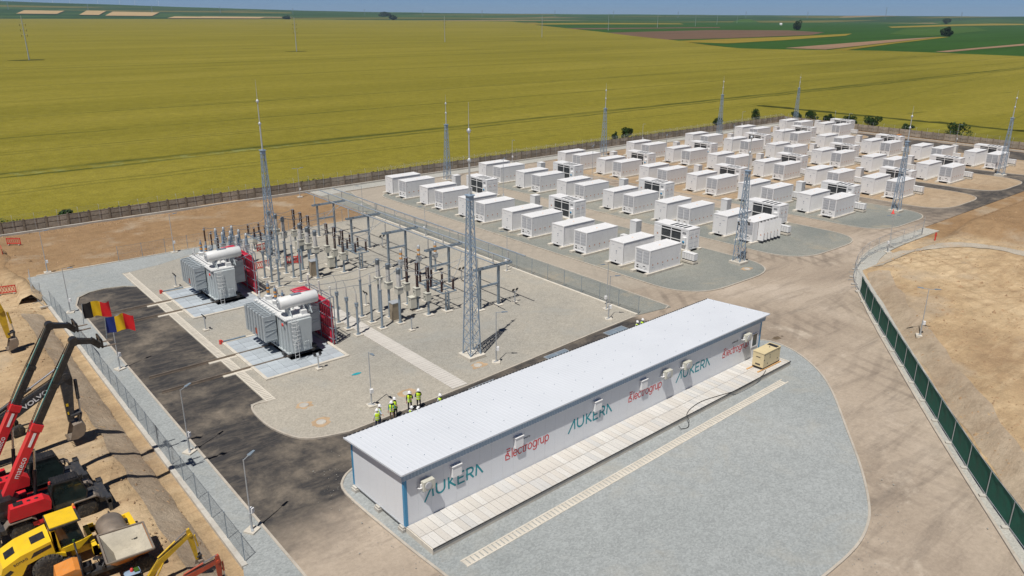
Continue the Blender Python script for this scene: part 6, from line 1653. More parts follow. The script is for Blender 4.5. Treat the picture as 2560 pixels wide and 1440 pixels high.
def telehandler(loc):
    t = thing('rotating_telehandler', 'x', 'telehandler', loc)
    yb = 0.35
    m = MB(); m.box(-2.5,-0.6,0.62,2.5,0.6,1.08); m.box(-3.1,-1.05,0.72,-2.5,1.05,1.02); m.box(2.5,-1.05,0.72,3.1,1.05,1.02)
    m.box(-1.2,-1.05,0.62,1.2,1.05,1.0); m.build('chassis', M['charcoal'], t)
    m = MB(); m.box(-1.15,-1.10,0.7,1.15,-1.05,0.98); m.bar((-0.95,-1.12,0.72),(-0.55,-1.12,0.98),0.02,0.16); m.build('side_stripe', M['red'], t)
    text_mesh('MRT',0.22,'model_lettering','logo_white',t,(-0.35,-1.12,0.76),(1,0,0),(0,0,1))
    for x in (-1.75,1.75):
        for y in (-0.95,0.95): wheel(t, x, y, 0.62, 0.62, 0.46)
        for s in (-1,1):
            m = MB(); m.xprism([(x-0.82,1.12),(x-0.6,1.34),(x+0.6,1.34),(x+0.82,1.12),(x+0.82,1.18),(x+0.6,1.40),(x-0.6,1.40),(x-0.82,1.18)],s*0.95-0.3,s*0.95+0.3); m.build('mudguard', M['steel_worn'], t)
    for x in (-3.0,3.0):
        for s in (-1,1):
            m = MB(); m.box(x-0.16,min(s*0.9,s*1.42),0.70,x+0.16,max(s*0.9,s*1.42),1.10); m.box(x-0.10,s*1.32-0.1,0.12,x+0.10,s*1.32+0.1,0.95); m.box(x-0.28,s*1.32-0.28,0.02,x+0.28,s*1.32+0.28,0.10); m.build('outrigger', M['charcoal'], t)
    # turret
    m = MB(); m.cyl((0,0,1.08),(0,0,1.26),0.75,n=20); m.build('slew_ring', M['black'], t)
    m = MB(); m.xprism([(-2.55,1.26),(1.5,1.26),(1.6,1.6),(0.2,1.7),(-1.2,1.75),(-1.9,2.6),(-2.45,2.6),(-2.75,1.9)],-0.55,1.0); m.build('turret_frame', M['black'], t)
    m = MB(); m.xprism([(-2.3,1.5),(-0.1,1.5),(0.0,2.0),(-0.35,2.32),(-2.1,2.32)],-1.2,-0.42); eng = m.build('engine_cover', M['red'], t); sharp(eng)
    m = MB()
    for x in (-0.35,-0.75): m.lathe([(0.11,0),(0.11,0.01),(0.07,0.012)],(x-0.35,-0.8,2.325),10)
    m.box(-1.9,-1.0,2.325,-1.4,-0.55,2.335); m.build('vent_ring', M['black'], eng)
    m = MB(); m.xprism([(-2.5,1.5),(-1.0,1.5),(-1.0,2.0),(-2.4,2.0)],0.72,1.25); sharp(m.build('side_cover', M['red'], t))
    m = MB(); m.lathe([(0.0,0),(0.5,0.0),(0.56,0.08),(0.56,0.5),(0.5,0.58),(0,0.58)],(-2.75,-0.05,1.72),16,axis='x'); m.build('counterweight', M['black'], t)
    # cab
    cab = [(0.05,1.3),(1.75,1.3),(1.95,1.9),(1.6,2.95),(0.2,3.0),(0.05,2.4)]
    m = MB(); m.xprism(cab,-1.15,-0.25); cb = m.build('cab', M['glass'], t); sharp(cb)
    m = MB(); pp = [(0.05,2.4),(0.2,3.0),(1.6,2.95),(1.95,1.9),(1.75,1.3),(0.05,1.3)]
    for y in (-1.16,-0.24):
        for a, b in zip(pp, pp[1:]+pp[:1]): m.bar((a[0],y,a[1]),(b[0],y,b[1]),0.06,0.07)
    for a in ((0.2,3.0),(1.6,2.95),(1.95,1.9)): m.bar((a[0],-1.16,a[1]),(a[0],-0.24,a[1]),0.06,0.07)
    m.box(0.25,-1.1,2.99,1.55,-0.3,3.04)
    for k in range(9): m.bar((0.3+k*0.15,-1.1,3.08),(0.3+k*0.15,-0.3,3.08),0.03,0.03)
    m.build('cab_frame', M['black'], cb)
    m = MB(); m.cyl((0.1,-1.0,3.04),(0.1,-1.0,3.2),0.07,n=8); m.build('beacon', M['plastic_red'], cb)
    m = MB(); m.bar((1.7,-1.2,2.5),(1.95,-1.5,2.6),0.03,0.03); m.cbox((1.98,-1.54,2.55),(0.08,0.2,0.32)); m.build('mirror', M['black'], cb)
    # boom
    P0 = Vector((-2.1,yb,2.35)); K = Vector((3.0,yb,11.15)); d = (K-P0).normalized()
    p1 = P0+d*4.7; n_ = Vector((-d.z,0,d.x))
    m = MB(); m.bar(P0-d*0.3,p1,0.50,0.58,up=(0,1,0)); bm1 = m.build('boom_base', M['red'], t)
    m = MB(); m.bar(p1-d*0.28,p1+d*0.14,0.60,0.68,up=(0,1,0)); m.build('boom_collar', M['red'], t)
    m = MB(); m.bar(p1-d*1.3+Vector((0,-0.30,0)),p1-d*0.4+Vector((0,-0.30,0)),0.14,0.02,up=(0,1,0)); m.build('white_stripe', M['logo_white'], bm1)
    text_mesh('mateco',0.46,'lettering_mateco','logo_white',bm1,P0+d*1.35+Vector((0,-0.30,0))-n_*0.14,d,n_)
    p2 = P0+d*7.4
    m = MB(); m.bar(p1,p2,0.37,0.43,up=(0,1,0)); m.bar(p2-d*0.18,p2+d*0.05,0.44,0.50,up=(0,1,0)); m.build('boom_middle', M['black'], t)
    m = MB(); m.bar(p2,K,0.30,0.34,up=(0,1,0)); m.cyl((K.x,K.y-0.24,K.z),(K.x,K.y+0.24,K.z),0.26,n=12); m.build('boom_tip', M['black'], t)
    ho = MB()
    for off in (0.30,0.36): ho.tube([p1+n_*off-d*0.5,p1+n_*(off+0.04)+d*1.4,p2+n_*off,K+n_*0.25-d*0.2],0.022,5)
    ho.build('hose', M['black'], t)
    m = MB(); m.tube([p1+n_*0.27+Vector((0,-0.1,0))-d*0.4,K+n_*0.22+Vector((0,-0.1,0))-d*0.9],0.03,6); m.build('hydraulic_line', M['cloth_teal'], t)
    m = MB(); a = Vector((-0.6,yb,1.9)); b = P0+d*3.2-n_*0.38; m.cyl(a,a.lerp(b,0.55),0.11,n=10); cy = m.build('lift_cylinder', M['black'], t)
    m = MB(); m.cyl(a.lerp(b,0.5),b,0.065,n=8); m.build('rod', M['chrome'], cy)
    # jib and fork carriage
    J = Vector((4.15,yb,10.85)); m = MB(); m.bar(K,J,0.34,0.42,up=(0,1,0),w2=0.26,h2=0.34); m.build('jib', M['black'], t)
    m = MB(); m.bar(J+Vector((-0.25,0,0.15)),J+Vector((0.25,0,-0.4)),0.35,0.3,up=(0,1,0)); m.box(J.x+0.2,J.y-0.6,J.z-0.35,J.x+0.3,J.y+0.6,J.z-0.22); m.box(J.x+0.2,J.y-0.6,J.z+0.1,J.x+0.3,J.y+0.6,J.z+0.22)
    for y in (-0.55,0.55): m.box(J.x+0.2,J.y+y-0.05,J.z-0.35,J.x+0.3,J.y+y+0.05,J.z+0.22)
    m.build('carriage', M['black'], t)
    m = MB()
    for y in (-0.42,0.42): m.box(J.x+0.3,J.y+y-0.06,J.z-0.36,J.x+1.05,J.y+y+0.06,J.z-0.31); m.box(J.x+0.28,J.y+y-0.06,J.z-0.36,J.x+0.34,J.y+y+0.06,J.z+0.1)
    m.build('fork', M['steel_worn'], t)
    return t
TG = 'red rotating telehandlers with raised booms'
th1 = telehandler((4.2,49.35,1.02)); tag(th1, 'red telehandler with raised black boom holding the blue, yellow and red flag', None, TG); th1t = tree(th1)
dup(th1t, (3.62,52.95,1.02), R(1.5), 'red telehandler with raised black boom holding the black, yellow and red flag', TG)
flag((8.95,49.3,12.25), 'blue, yellow and red flag on the nearer raised boom', ('fl_blue','fl_yellow','fl_red'), 0.6)
flag((8.45,52.9,12.2), 'black, yellow and red flag on the farther raised boom', ('fl_black','fl_yellow','fl_red'), 2.1)

def excavator(loc, s, label, body, arm, joints, bw, rz=0.0, roof=None, cab_y=0.5, name='excavator', text=None, beacon=False, group=None, cab_x=0.6):
    """tracked excavator; joints are (x,z) of boom foot, knee, tip, stick end; s scales the carrier"""
    t = thing(name, label, 'excavator', loc, rz, group)
    for sy in (-1,1):
        pts = [(-1.9,0.42),(-1.7,0.08),(1.7,0.08),(1.9,0.42),(1.7,0.80),(-1.7,0.80)]
        m = MB(); m.xprism([(x*s,z*s) for x,z in pts],(sy*1.05-0.28)*s,(sy*1.05+0.28)*s)
        for k in range(18): m.box((-1.75+k*0.2)*s,(sy*1.05-0.30)*s,0.80*s,(-1.65+k*0.2)*s,(sy*1.05+0.30)*s,0.85*s)
        sharp(m.build('track', M['black'], t))
    m = MB(); m.cyl((0,0,0.5*s),(0,0,1.02*s),0.55*s,n=16); m.build('slew_ring', M['black'], t)
    m = MB(); m.xprism([(-2.1*s,1.05*s),(1.3*s,1.05*s),(1.3*s,1.35*s),(-0.5*s,1.5*s),(-0.6*s,2.05*s),(-2.0*s,2.05*s),(-2.2*s,1.6*s)],-1.2*s,1.2*s); sharp(m.build('house', M[body], t))
    c = [(cab_x-0.75,1.35),(cab_x+0.55,1.35),(cab_x+0.75,1.9),(cab_x+0.45,2.75),(cab_x-0.65,2.8),(cab_x-0.75,2.3)]
    m = MB(); m.xprism([(x*s,z*s) for x,z in c],(cab_y-0.42)*s,(cab_y+0.42)*s); cb = m.build('cab', M['glass'], t); sharp(cb)
    m = MB()
    for y in ((cab_y-0.43)*s,(cab_y+0.43)*s):
        for a, b in zip(c, c[1:]+c[:1]): m.bar((a[0]*s,y,a[1]*s),(b[0]*s,y,b[1]*s),0.07*s,0.08*s)
    m.build('cab_frame', M[body] if roof is None else M['charcoal'], cb)
    m = MB(); x0, x1 = (cab_x-0.72)*s, (cab_x+0.55)*s; z = 2.8*s
    vs = []; n = 9
    for i in range(n):
        u = i/(n-1)
        for j in range(5):
            v = j/4; vs.append((x0+(x1-x0)*u, (cab_y-0.46+0.92*v)*s, z+0.14*s*math.sin(math.pi*u)**0.5*math.sin(math.pi*v)**0.5))
    m.add(vs, [(i*5+j,(i+1)*5+j,(i+1)*5+j+1,i*5+j+1) for i in range(n-1) for j in range(4)], 0, True); m.box(x0,(cab_y-0.46)*s,z-0.04,x1,(cab_y+0.46)*s,z); m.build('cab_roof', M[roof or body], cb)
    if beacon:
        m = MB(); m.lathe([(0.09,0),(0.09,0.12),(0.06,0.18),(0,0.2)],((cab_x-0.1)*s,cab_y*s,2.92*s),10); m.build('beacon', M['plastic_red'], cb)
        m = MB(); m.box((cab_x+0.05)*s,(cab_y-0.3)*s,2.93*s,(cab_x+0.45)*s,(cab_y+0.3)*s,2.95*s); m.build('roof_hatch', M['f_green2'], cb)
    F, K, Tp, E_ = [Vector((x,0,z)) for x, z in joints]
    m = MB(); m.bar(F,K,bw*1.1,bw,up=(0,1,0),w2=bw*1.8,h2=bw*0.95); m.bar(K,Tp,bw*1.75,bw*0.95,up=(0,1,0),w2=bw*1.0,h2=bw*0.8); m.cyl((K.x,-bw*0.48,K.z),(K.x,bw*0.48,K.z),bw*0.86,n=14); m.cyl((Tp.x,-bw*0.6,Tp.z),(Tp.x,bw*0.6,Tp.z),bw*0.5,n=12); bo = m.build('boom', M[arm], t)
    d = (E_-Tp).normalized(); up = Tp-d*bw*1.9
    m = MB(); m.bar(up,Tp+d*bw*0.6,bw*0.8,bw*0.75,up=(0,1,0),w2=bw*1.6,h2=bw*0.75); m.bar(Tp+d*bw*0.6,E_,bw*1.6,bw*0.75,up=(0,1,0),w2=bw*0.8,h2=bw*0.62); st = m.build('stick', M[arm], t)
    td = (Tp-K).normalized(); nn = Vector((-td.z,0,td.x))
    m = MB(); a = K+nn*bw*1.3; m.cyl(a,a.lerp(up,0.58),bw*0.26,n=10); cy = m.build('stick_cylinder', M[arm], t); m = MB(); m.cyl(a.lerp(up,0.55),up,bw*0.15,n=8); m.build('rod', M['chrome'], cy)
    dn = Vector((d.z,0,-d.x)); dn = dn if dn.x > 0 else -dn
    a = Tp+d*bw*0.9+dn*bw*1.15; b = E_+dn*bw*1.3-d*bw*1.2; m = MB(); m.cyl(a,a.lerp(b,0.6),bw*0.24,n=10); cy = m.build('bucket_cylinder', M[arm], t); m = MB(); m.cyl(a.lerp(b,0.58),b,bw*0.13,n=8); m.build('rod', M['chrome'], cy)
    m = MB(); L1 = E_-d*bw*0.9
    for y in (-bw*0.42,bw*0.42): m.bar((L1.x,y,L1.z),(b.x,y,b.z),0.12*bw/0.4,0.2*bw/0.4,up=(0,1,0)); q = E_+d*bw*0.5+dn*bw*0.9; m.bar((b.x,y,b.z),(q.x,y,q.z),0.12*bw/0.4,0.2*bw/0.4,up=(0,1,0))
    m.build('bucket_link', M['charcoal'], t)
    for k, (aa, bb) in enumerate(((F+Vector((0.5*s,0,-0.35*s)),K-nn*bw*0.7),)):
        m = MB()
        for y in (-bw*0.75,bw*0.75): m.cyl((aa.x,y,aa.z),(bb.x,y,bb.z),bw*0.22,n=8)
        m.build('boom_cylinder', M[arm], t)
    hs = MB()
    for y in (-bw*0.3,bw*0.3): hs.tube([(F.x,y,F.z+bw*0.7),tuple(K+nn*bw*1.05+Vector((0,y,0))),tuple(Tp+nn*bw*0.65+Vector((0,y,0)))],bw*0.07,5)
    hs.build('hose', M['black'], t)
    # bucket
    B = E_+d*bw*0.35; w = bw*2.3; R_ = bw*2.0
    prof = [(0.0,0.0),(0.95,0.15),(1.25,-0.35),(1.2,-1.0),(0.85,-1.55),(0.2,-1.8),(-0.55,-1.7)]
    inner = [(0.04,-0.12),(0.88,0.02),(1.14,-0.37),(1.09,-0.97),(0.78,-1.45),(0.18,-1.68),(-0.52,-1.62)]
    m = MB(); n = len(prof); vs = []
    for pr in (prof, inner):
        for y in (-w/2,w/2): vs += [(B.x+x*R_*0.62,y,B.z+z*R_*0.62) for x,z in pr]
    fs = []
    for i in range(n-1): fs += [(i,i+1,n+i+1,n+i),(2*n+i,3*n+i,3*n+i+1,2*n+i+1)]
    fs += [tuple(range(n))[::-1],tuple(range(n,2*n)),(0,n,3*n,2*n),(n-1,3*n-1,4*n-1,2*n-1)]
    m.add(vs, fs)
    for k in range(5):
        y = -w/2+w*(k+0.5)/5; x, z = prof[-1]; m.bar((B.x+x*R_*0.62,y,B.z+z*R_*0.62),(B.x+(x-0.28)*R_*0.62,y,B.z+(z+0.04)*R_*0.62),w*0.08,w*0.05)
    m.build('bucket', M['steel_worn'], t)
    if text:
        mid = K.lerp(Tp,0.42); text_mesh(text,bw*0.9,'lettering_'+text.lower(),'logo_white',bo,mid+Vector((0,-bw*0.50,0))-nn*bw*0.40,td,nn,bold=0.012,squash=1.25)
    return t
e = excavator((-1.6,58.4,1.0), 1.0, 'dark grey excavator arm with white lettering and bucket on the ground', 'charcoal', 'charcoal', ((2.0,1.5),(4.1,2.92),(9.15,5.5),(8.95,1.95)), 0.50, text='VOLVO', group='excavators parked on the earth bank')
for z, w in ((3.2,0.16),(2.55,0.10)):
    m = MB(); m.box(8.80,-0.185,z,8.80+w,-0.18,z+0.22); m.build('yellow_decal', M['yellow'], e)
excavator((-1.9,80.0,0.8), 1.0, 'yellow excavator arm at the left edge of the picture', 'yellow_old', 'yellow_old', ((1.5,1.6),(4.2,4.4),(8.25,4.5),(8.45,1.75)), 0.42, group='excavators parked on the earth bank')
excavator((5.7,39.0,1.0), 0.62, 'yellow mini excavator with blue grey cab roof and orange beacon', 'yellow', 'yellow_old', ((1.15,0.7),(2.0,1.6),(3.65,2.5),(3.85,0.75)), 0.20, roof='cloth_roof' if False else 'fascia', cab_y=-0.35, beacon=True, group='excavators parked on the earth bank', cab_x=0.9)
excavator((6.6,36.5,1.0), 0.62, 'rusty red mini excavator boom at the bottom edge of the picture', 'red_old', 'red_old', ((0.9,0.75),(1.6,1.75),(3.35,1.98),(3.35,0.6)), 0.20, cab_y=0.3, group='excavators parked on the earth bank')

# ------------------------------------------------------------------ roller
rl = thing('road_roller', 'yellow single drum road roller parked beside the telehandler', 'road roller', (3.0,44.35,1.02))
for s in (-1,1): wheel(rl, 0, s*0.83, 0.80, 0.80, 0.60, 'yellow', 0, 'wheel')
m = MB()
for s in (-1,1):
    for k in range(22):
        a = 2*math.pi*k/22
        for q in (-1,1): m.bar((0.80*math.cos(a),s*0.83-0.28,0.8+0.80*math.sin(a)),(0.80*math.cos(a+0.28*q),s*0.83+0.28,0.8+0.80*math.sin(a+0.28*q)),0.035,0.05,up=(math.cos(a),0,math.sin(a)))
m.build('tyre_tread', M['tyre'], rl)['kind'] = 'stuff'
hood = [(-2.15,0.75),(-2.25,1.25),(-2.05,1.75),(-1.2,2.12),(0.35,2.38),(0.42,1.55),(0.9,1.3),(0.9,1.1),(-0.2,1.62),(-0.95,1.45),(-1.25,0.95),(-1.6,0.72)]
m = MB(); m.xprism(hood,-0.98,0.98); sharp(m.build('hood', M['yellow'], rl))
m = MB(); m.box(-2.3,-0.9,0.45,-1.4,0.9,0.75); m.build('rear_bumper', M['charcoal'], rl)
g_ = MB(); g_.add([(-0.55,-0.38,2.235),(0.15,-0.38,2.35),(0.15,0.38,2.35),(-0.55,0.38,2.235)],[(0,1,2,3)]); g_.add([(-1.85,-0.35,1.87),(-1.35,-0.35,2.075),(-1.35,0.35,2.075),(-1.85,0.35,1.87)],[(0,1,2,3)])
g_.add([(-0.75,-0.985,1.75),(0.3,-0.985,2.0),(0.3,-0.985,2.2),(-0.55,-0.985,2.05)],[(0,1,2,3)]); g_.add([(-2.05,-0.985,1.0),(-1.6,-0.985,1.35),(-1.75,-0.985,1.5),(-2.1,-0.985,1.3)],[(0,1,2,3)])
g_.build('grille', M['black'], rl)
text_mesh('BOMAG',0.2,'maker_lettering','charcoal',rl,(-1.55,-0.987,1.62),(1,0,0.26),(0,0,1))
cb = MB(); pc = [(0.5,1.35),(1.75,1.35),(1.9,1.8),(1.7,2.92),(0.55,2.92)]; cb.xprism(pc,-0.72,0.72); c = cb.build('cab', M['glass'], rl); sharp(c)
m = MB()
for y in (-0.73,0.73):
    for a, b in zip(pc, pc[1:]+pc[:1]): m.bar((a[0],y,a[1]),(b[0],y,b[1]),0.07,0.08)
m.build('cab_frame', M['charcoal'], c)
m = MB(); m.xprism([(0.45,1.30),(1.6,1.15),(2.35,1.75),(1.7,1.62),(0.75,1.55),(0.62,2.8),(0.42,2.8)],-0.80,-0.74); m.box(0.42,-0.80,1.2,0.62,0.80,2.85); m.build('cab_side', M['yellow'], c)
m = MB(); m.box(0.35,-0.85,2.92,1.95,0.85,3.0); m.build('cab_roof_base', M['charcoal'], c)
m = MB(); m.box(0.40,-0.78,3.0,1.82,0.78,3.05); m.build('cab_roof', M['yellow'], c)
m = MB(); m.lathe([(0.08,0),(0.08,0.12),(0.05,0.2),(0,0.22)],(1.9,0.7,3.0),10); m.build('beacon', M['orange_p'], c)
m = MB(); m.box(1.83,0.45,2.92,1.96,0.85,3.04); m.build('roof_lamp', M['plastic_red'], c)
m = MB(); m.lathe([(0.60,-1.07),(0.78,-1.07),(0.80,-1.05),(0.80,1.05),(0.78,1.07),(0.60,1.07)],(3.55,0,0.80),40,axis='y'); sharp(m.build('drum', M['steel_worn'], rl))
m = MB(); m.cyl((3.55,-1.0,0.8),(3.55,1.0,0.8),0.6,n=24); m.build('drum_inside', M['dark'], rl)
m = MB()
for s in (-1,1): m.box(2.35,s*1.20-0.07,0.70,4.70,s*1.20+0.07,1.02); m.box(2.2,s*1.20-0.07,0.62,2.75,s*1.20+0.07,1.2)
m.box(4.45,-1.27,0.72,4.75,1.27,1.04); m.box(2.2,-1.27,0.62,2.45,1.27,1.2); m.box(1.2,-0.4,0.6,2.3,0.4,1.0); m.build('drum_frame', M['yellow'], rl)
m = MB()
for y in (-0.5,0.4): m.box(4.2,y,0.85,4.45,y+0.25,1.1)
m.build('scraper', M['black'], rl)
# ------------------------------------------------------------------ site dumper
dp = thing('site_dumper', 'orange site dumper with an empty dusty skip in front of the roller', 'dumper', (5.2,41.9,1.02), R(-4))
sk_o = [(0.25,-1.5,1.65),(2.65,-1.45,1.60),(2.65,1.45,1.60),(0.25,1.5,1.65)]; sk_b = [(0.75,-0.62,0.75),(2.0,-0.62,0.75),(2.0,0.62,0.75),(0.75,0.62,0.75)]
m = MB(); m.add(sk_o+sk_b, [(0,4,5,1)[::-1],(1,5,6,2)[::-1],(2,6,7,3)[::-1],(3,7,4,0)[::-1],(4,7,6,5)]); sk = m.build('skip', M['orange_p'], dp)
inn = [(0.33,-1.42,1.63),(2.57,-1.37,1.58),(2.57,1.37,1.58),(0.33,1.42,1.63)]; ib = [(0.82,-0.58,0.82),(1.95,-0.58,0.82),(1.95,0.58,0.82),(0.82,0.58,0.82)]
M['dusty'] = paint('dusty_skip_lining', (0.46,0.42,0.34), 0.95, 0, 0.14, 1.6, (0.30,0.27,0.23), 0.6, 0.3)
m = MB(); m.add(inn+ib, [(0,4,5,1),(1,5,6,2),(2,6,7,3),(3,7,4,0),(4,5,6,7)]); m.build('skip_lining', M['dusty'], sk)
m = MB()
for a, b in zip(sk_o, sk_o[1:]+sk_o[:1]): m.bar(a,b,0.10,0.08)
m.build('skip_rim', M['steel_worn'], sk)
text_mesh('THWAITES' if False else 'NEU',0.01,'tiny_mark','steel_worn',sk,(1.0,-1.3,1.2),(1,0,0),(0,0,1)) if False else None
for x, r in ((1.5,0.56),(-1.35,0.56)):
    for s in (-1,1): wheel(dp, x+(0.55 if x > 0 else 0), s*1.02, 0.56, r, 0.40, 'steel_worn', 14)
m = MB(); m.box(-2.1,-0.4,0.5,1.6,0.4,0.72); m.build('chassis', M['charcoal'], dp)
m = MB(); m.xprism([(-2.2,0.72),(-0.95,0.72),(-0.95,1.32),(-1.2,1.42),(-2.1,1.30)],-0.62,0.62); sharp(m.build('engine_hood', M['orange_p'], dp))
m = MB(); m.box(-0.85,-0.28,0.72,-0.35,0.28,1.1); m.box(-0.95,-0.28,1.1,-0.8,0.28,1.6); m.build('seat', M['black'], dp)
m = MB(); m.tube([(-0.9,-0.6,0.8),(-0.95,-0.6,2.2),(-0.95,-0.4,2.4),(-0.95,0.4,2.4),(-0.95,0.6,2.2),(-0.9,0.6,0.8)],0.045,8); m.build('roll_bar', M['charcoal'], dp)
m = MB(); m.cyl((-0.95,0.5,2.4),(-0.95,0.5,2.55),0.06,n=8); m.build('beacon', M['f_green2'], dp)
m = MB(); m.cyl((0.05,0,0.72),(-0.1,0,1.25),0.03,n=6); m.lathe([(0.17,0),(0.19,0.015),(0.17,0.03)],(-0.1,0,1.25),14); m.build('steering_wheel', M['black'], dp)
m = MB()
for k in range(7): m.cbox((0.12+0.05*(k%3),-0.4+0.13*k,0.82+0.06*(k%2)),(0.16,0.1,0.16))
m.tube([(0.1,-0.4,0.9),(0.3,-0.2,1.1),(0.3,0.2,1.1),(0.1,0.4,0.9)],0.04,6); m.build('hydraulics', M['charcoal'], dp)
# small orange trailer behind the excavator arm
tr_ = thing('orange_trailer', 'small orange tank trailer with muddy wheels behind the grey excavator arm', 'trailer', (3.5,62.9,1.0), R(8))
m = MB(); m.lathe([(0,0),(0.5,0.0),(0.6,0.1),(0.6,1.6),(0.5,1.7),(0,1.7)],(-1.0,0,1.05),18,axis='x'); sharp(m.build('tank', M['orange_p'], tr_))
for x in (-0.4,0.75):
    for s in (-1,1): wheel(tr_, x, s*0.78, 0.46, 0.46, 0.30, 'steel_worn', 10)
m = MB(); m.box(-1.2,-0.6,0.4,1.0,0.6,0.52); m.bar((1.0,0,0.46),(2.0,0,0.40),0.1,0.1); m.build('frame', M['charcoal'], tr_)
# white sheet laid over the road fence
m = MB(); vs = []
for i in range(9):
    for j in range(6): vs.append((12.30+0.12*j+0.03*math.sin(i),76.2+i*0.85,2.0-0.34*j+0.03*math.sin(i*2+j)))
m.add(vs, [(i*6+j,(i+1)*6+j,(i+1)*6+j+1,i*6+j+1) for i in range(8) for j in range(5)], 0, True); tag(m.build('white_sheet', M['cloth_white']), 'pale sheet hung on the mesh fence behind the booms', 'sheet')
m = MB(); n = 20
vs = [(0.46*math.cos(2*math.pi*i/n)*(1+0.25*math.sin(3*i)),0.2*math.sin(2*math.pi*i/n),0.015) for i in range(n)]; m.add(vs+[(x*0.6,y*0.6,0.05) for x,y,z in vs], [(i,(i+1)%n,n+(i+1)%n,n+i) for i in range(n)]+[tuple(range(n,2*n))]); M['tealbag'] = paint('teal_plastic', (0.02,0.33,0.40), 0.4, 0, 0.2, 3)
tag(m.build('plastic_sheet', M['tealbag']), 'crumpled teal plastic sheet lying on the gravel by the lamp post', 'plastic sheet').location = (29.9,57.6,0.08)
# excavated ditch and spoil in the upper left corner
m = MB(); vs = []; n = 15
for i in range(n):
    y = 97+i*1.7; x = 10.6+0.5*math.sin(i*0.6); w = 1.1+0.3*math.sin(i*1.3)
    vs += [(x-w,y,0.02),(x-w*0.6,y,0.65+0.2*math.sin(i*2.1)),(x+w*0.3,y,0.75+0.2*math.cos(i*1.7)),(x+w,y,0.03)]
m.add(vs, [(4*i+k,4*i+k+1,4*i+k+5,4*i+k+4) for i in range(n-1) for k in range(3)], 0, True); struct(sharp(m.build('spoil_heap', M['dirt'])))
# ------------------------------------------------------------------ visitors in vests and helmets
import bmesh
def person_mesh(name, arms, legs=(0.12,0.12), lean=0.0, trousers='cloth_black', shirt='cloth_black', bend=0.0):
    """one continuous skinned figure 1.76 m tall, facing +X; arms = two (elbow, hand) points relative to the shoulder"""
    V = []; E = []; Rr = []
    def add(p, r, par=None):
        V.append(Vector(p)); Rr.append(r)
        if par is not None: E.append((par,len(V)-1))
        return len(V)-1
    L = lean
    pel = add((0,0,0.95),(0.155,0.115)); wst = add((0.01+L*0.3,0,1.10),(0.145,0.10),pel); ch = add((0.02+L*0.7,0,1.30),(0.17,0.115),wst); nb = add((0.01+L,0,1.46),(0.085,0.075),ch)
    nk = add((0.02+L*1.1,0,1.53),(0.058,0.058),nb); hd = add((0.045+L*1.25,0,1.63),(0.085,0.095),nk); tp = add((0.04+L*1.3,0,1.72),(0.07,0.075),hd)
    nose = add((0.135+L*1.25,0,1.615),(0.018,0.018),hd)
    for s, st in ((1,legs[0]),(-1,legs[1])):
        hp = add((0,0.10*s,0.90),(0.10,0.10),pel); kn = add((0.03+st*0.3,0.115*s,0.50),(0.068,0.065),hp); an = add((st*0.5-0.02,0.125*s,0.10),(0.046,0.046),kn); to = add((st*0.5+0.14,0.14*s,0.045),(0.042,0.036),an)
    for s, (eo, ho) in ((1,arms[0]),(-1,arms[1])):
        sh = add((0.01+L,0.195*s,1.41),(0.068,0.068),nb); S = V[sh]
        el = add(S+Vector((eo[0],eo[1]*s,eo[2])),(0.046,0.046),sh); ha = add(S+Vector((ho[0],ho[1]*s,ho[2])),(0.034,0.03),el)
        d = (V[ha]-V[el]).normalized(); side = d.cross(Vector((0,0,1)));
        if side.length < 0.2: side = Vector((0,1,0))
        side.normalize(); pm = add(V[ha]+d*0.06,(0.034,0.022),ha)
        for k in range(4):
            o = (k-1.5)*0.020; f1 = add(V[pm]+d*0.045+side*o,(0.009,0.009),pm); add(V[f1]+d*(0.030-abs(k-1.2)*0.005)-Vector((0,0,0.012)),(0.008,0.008),f1)
        t1 = add(V[ha]+d*0.035+side*0.042,(0.011,0.011),ha); add(V[t1]+d*0.035+side*0.008,(0.009,0.009),t1)
    me = bpy.data.meshes.new(name+'_rig'); me.from_pydata([tuple(v) for v in V], E, []); ob = bpy.data.objects.new(name+'_rig', me); COL.objects.link(ob)
    sk = ob.modifiers.new('skin','SKIN'); sk.use_smooth_shade = True
    for i, v in enumerate(me.skin_vertices[0].data): v.radius = Rr[i]; v.use_root = (i == 0)
    sb = ob.modifiers.new('sub','SUBSURF'); sb.levels = 1; sb.render_levels = 1
    dg = bpy.context.evaluated_depsgraph_get(); out = bpy.data.meshes.new_from_object(ob.evaluated_get(dg)); bpy.data.objects.remove(ob); out.name = name
    out.materials.clear()
    for k in ('skin',trousers,shirt,'black'): out.materials.append(M[k])
    hands = [S_ for S_ in (V[ha] for ha in range(len(V)) if False)]
    hp = []
    for s, (eo, ho) in ((1,arms[0]),(-1,arms[1])): hp.append(Vector((0.01+L+ho[0],0.195*s+ho[1]*s,1.41+ho[2])))
    for p in out.polygons:
        c = p.center; p.use_smooth = True
        if c.z > 1.50: p.material_index = 0
        elif any((c-h).length < 0.13 for h in hp) and abs(c.y) > 0.02 and min((c-h).length for h in hp) < 0.15: p.material_index = 0
        elif c.z < 0.085: p.material_index = 3
        elif c.z < 0.96 and abs(c.y) < 0.24 and not any((c-h).length < 0.40 and c.z > 0.75 and abs(c.y) > 0.19 for h in hp): p.material_index = 1
        else: p.material_index = 2
    return out
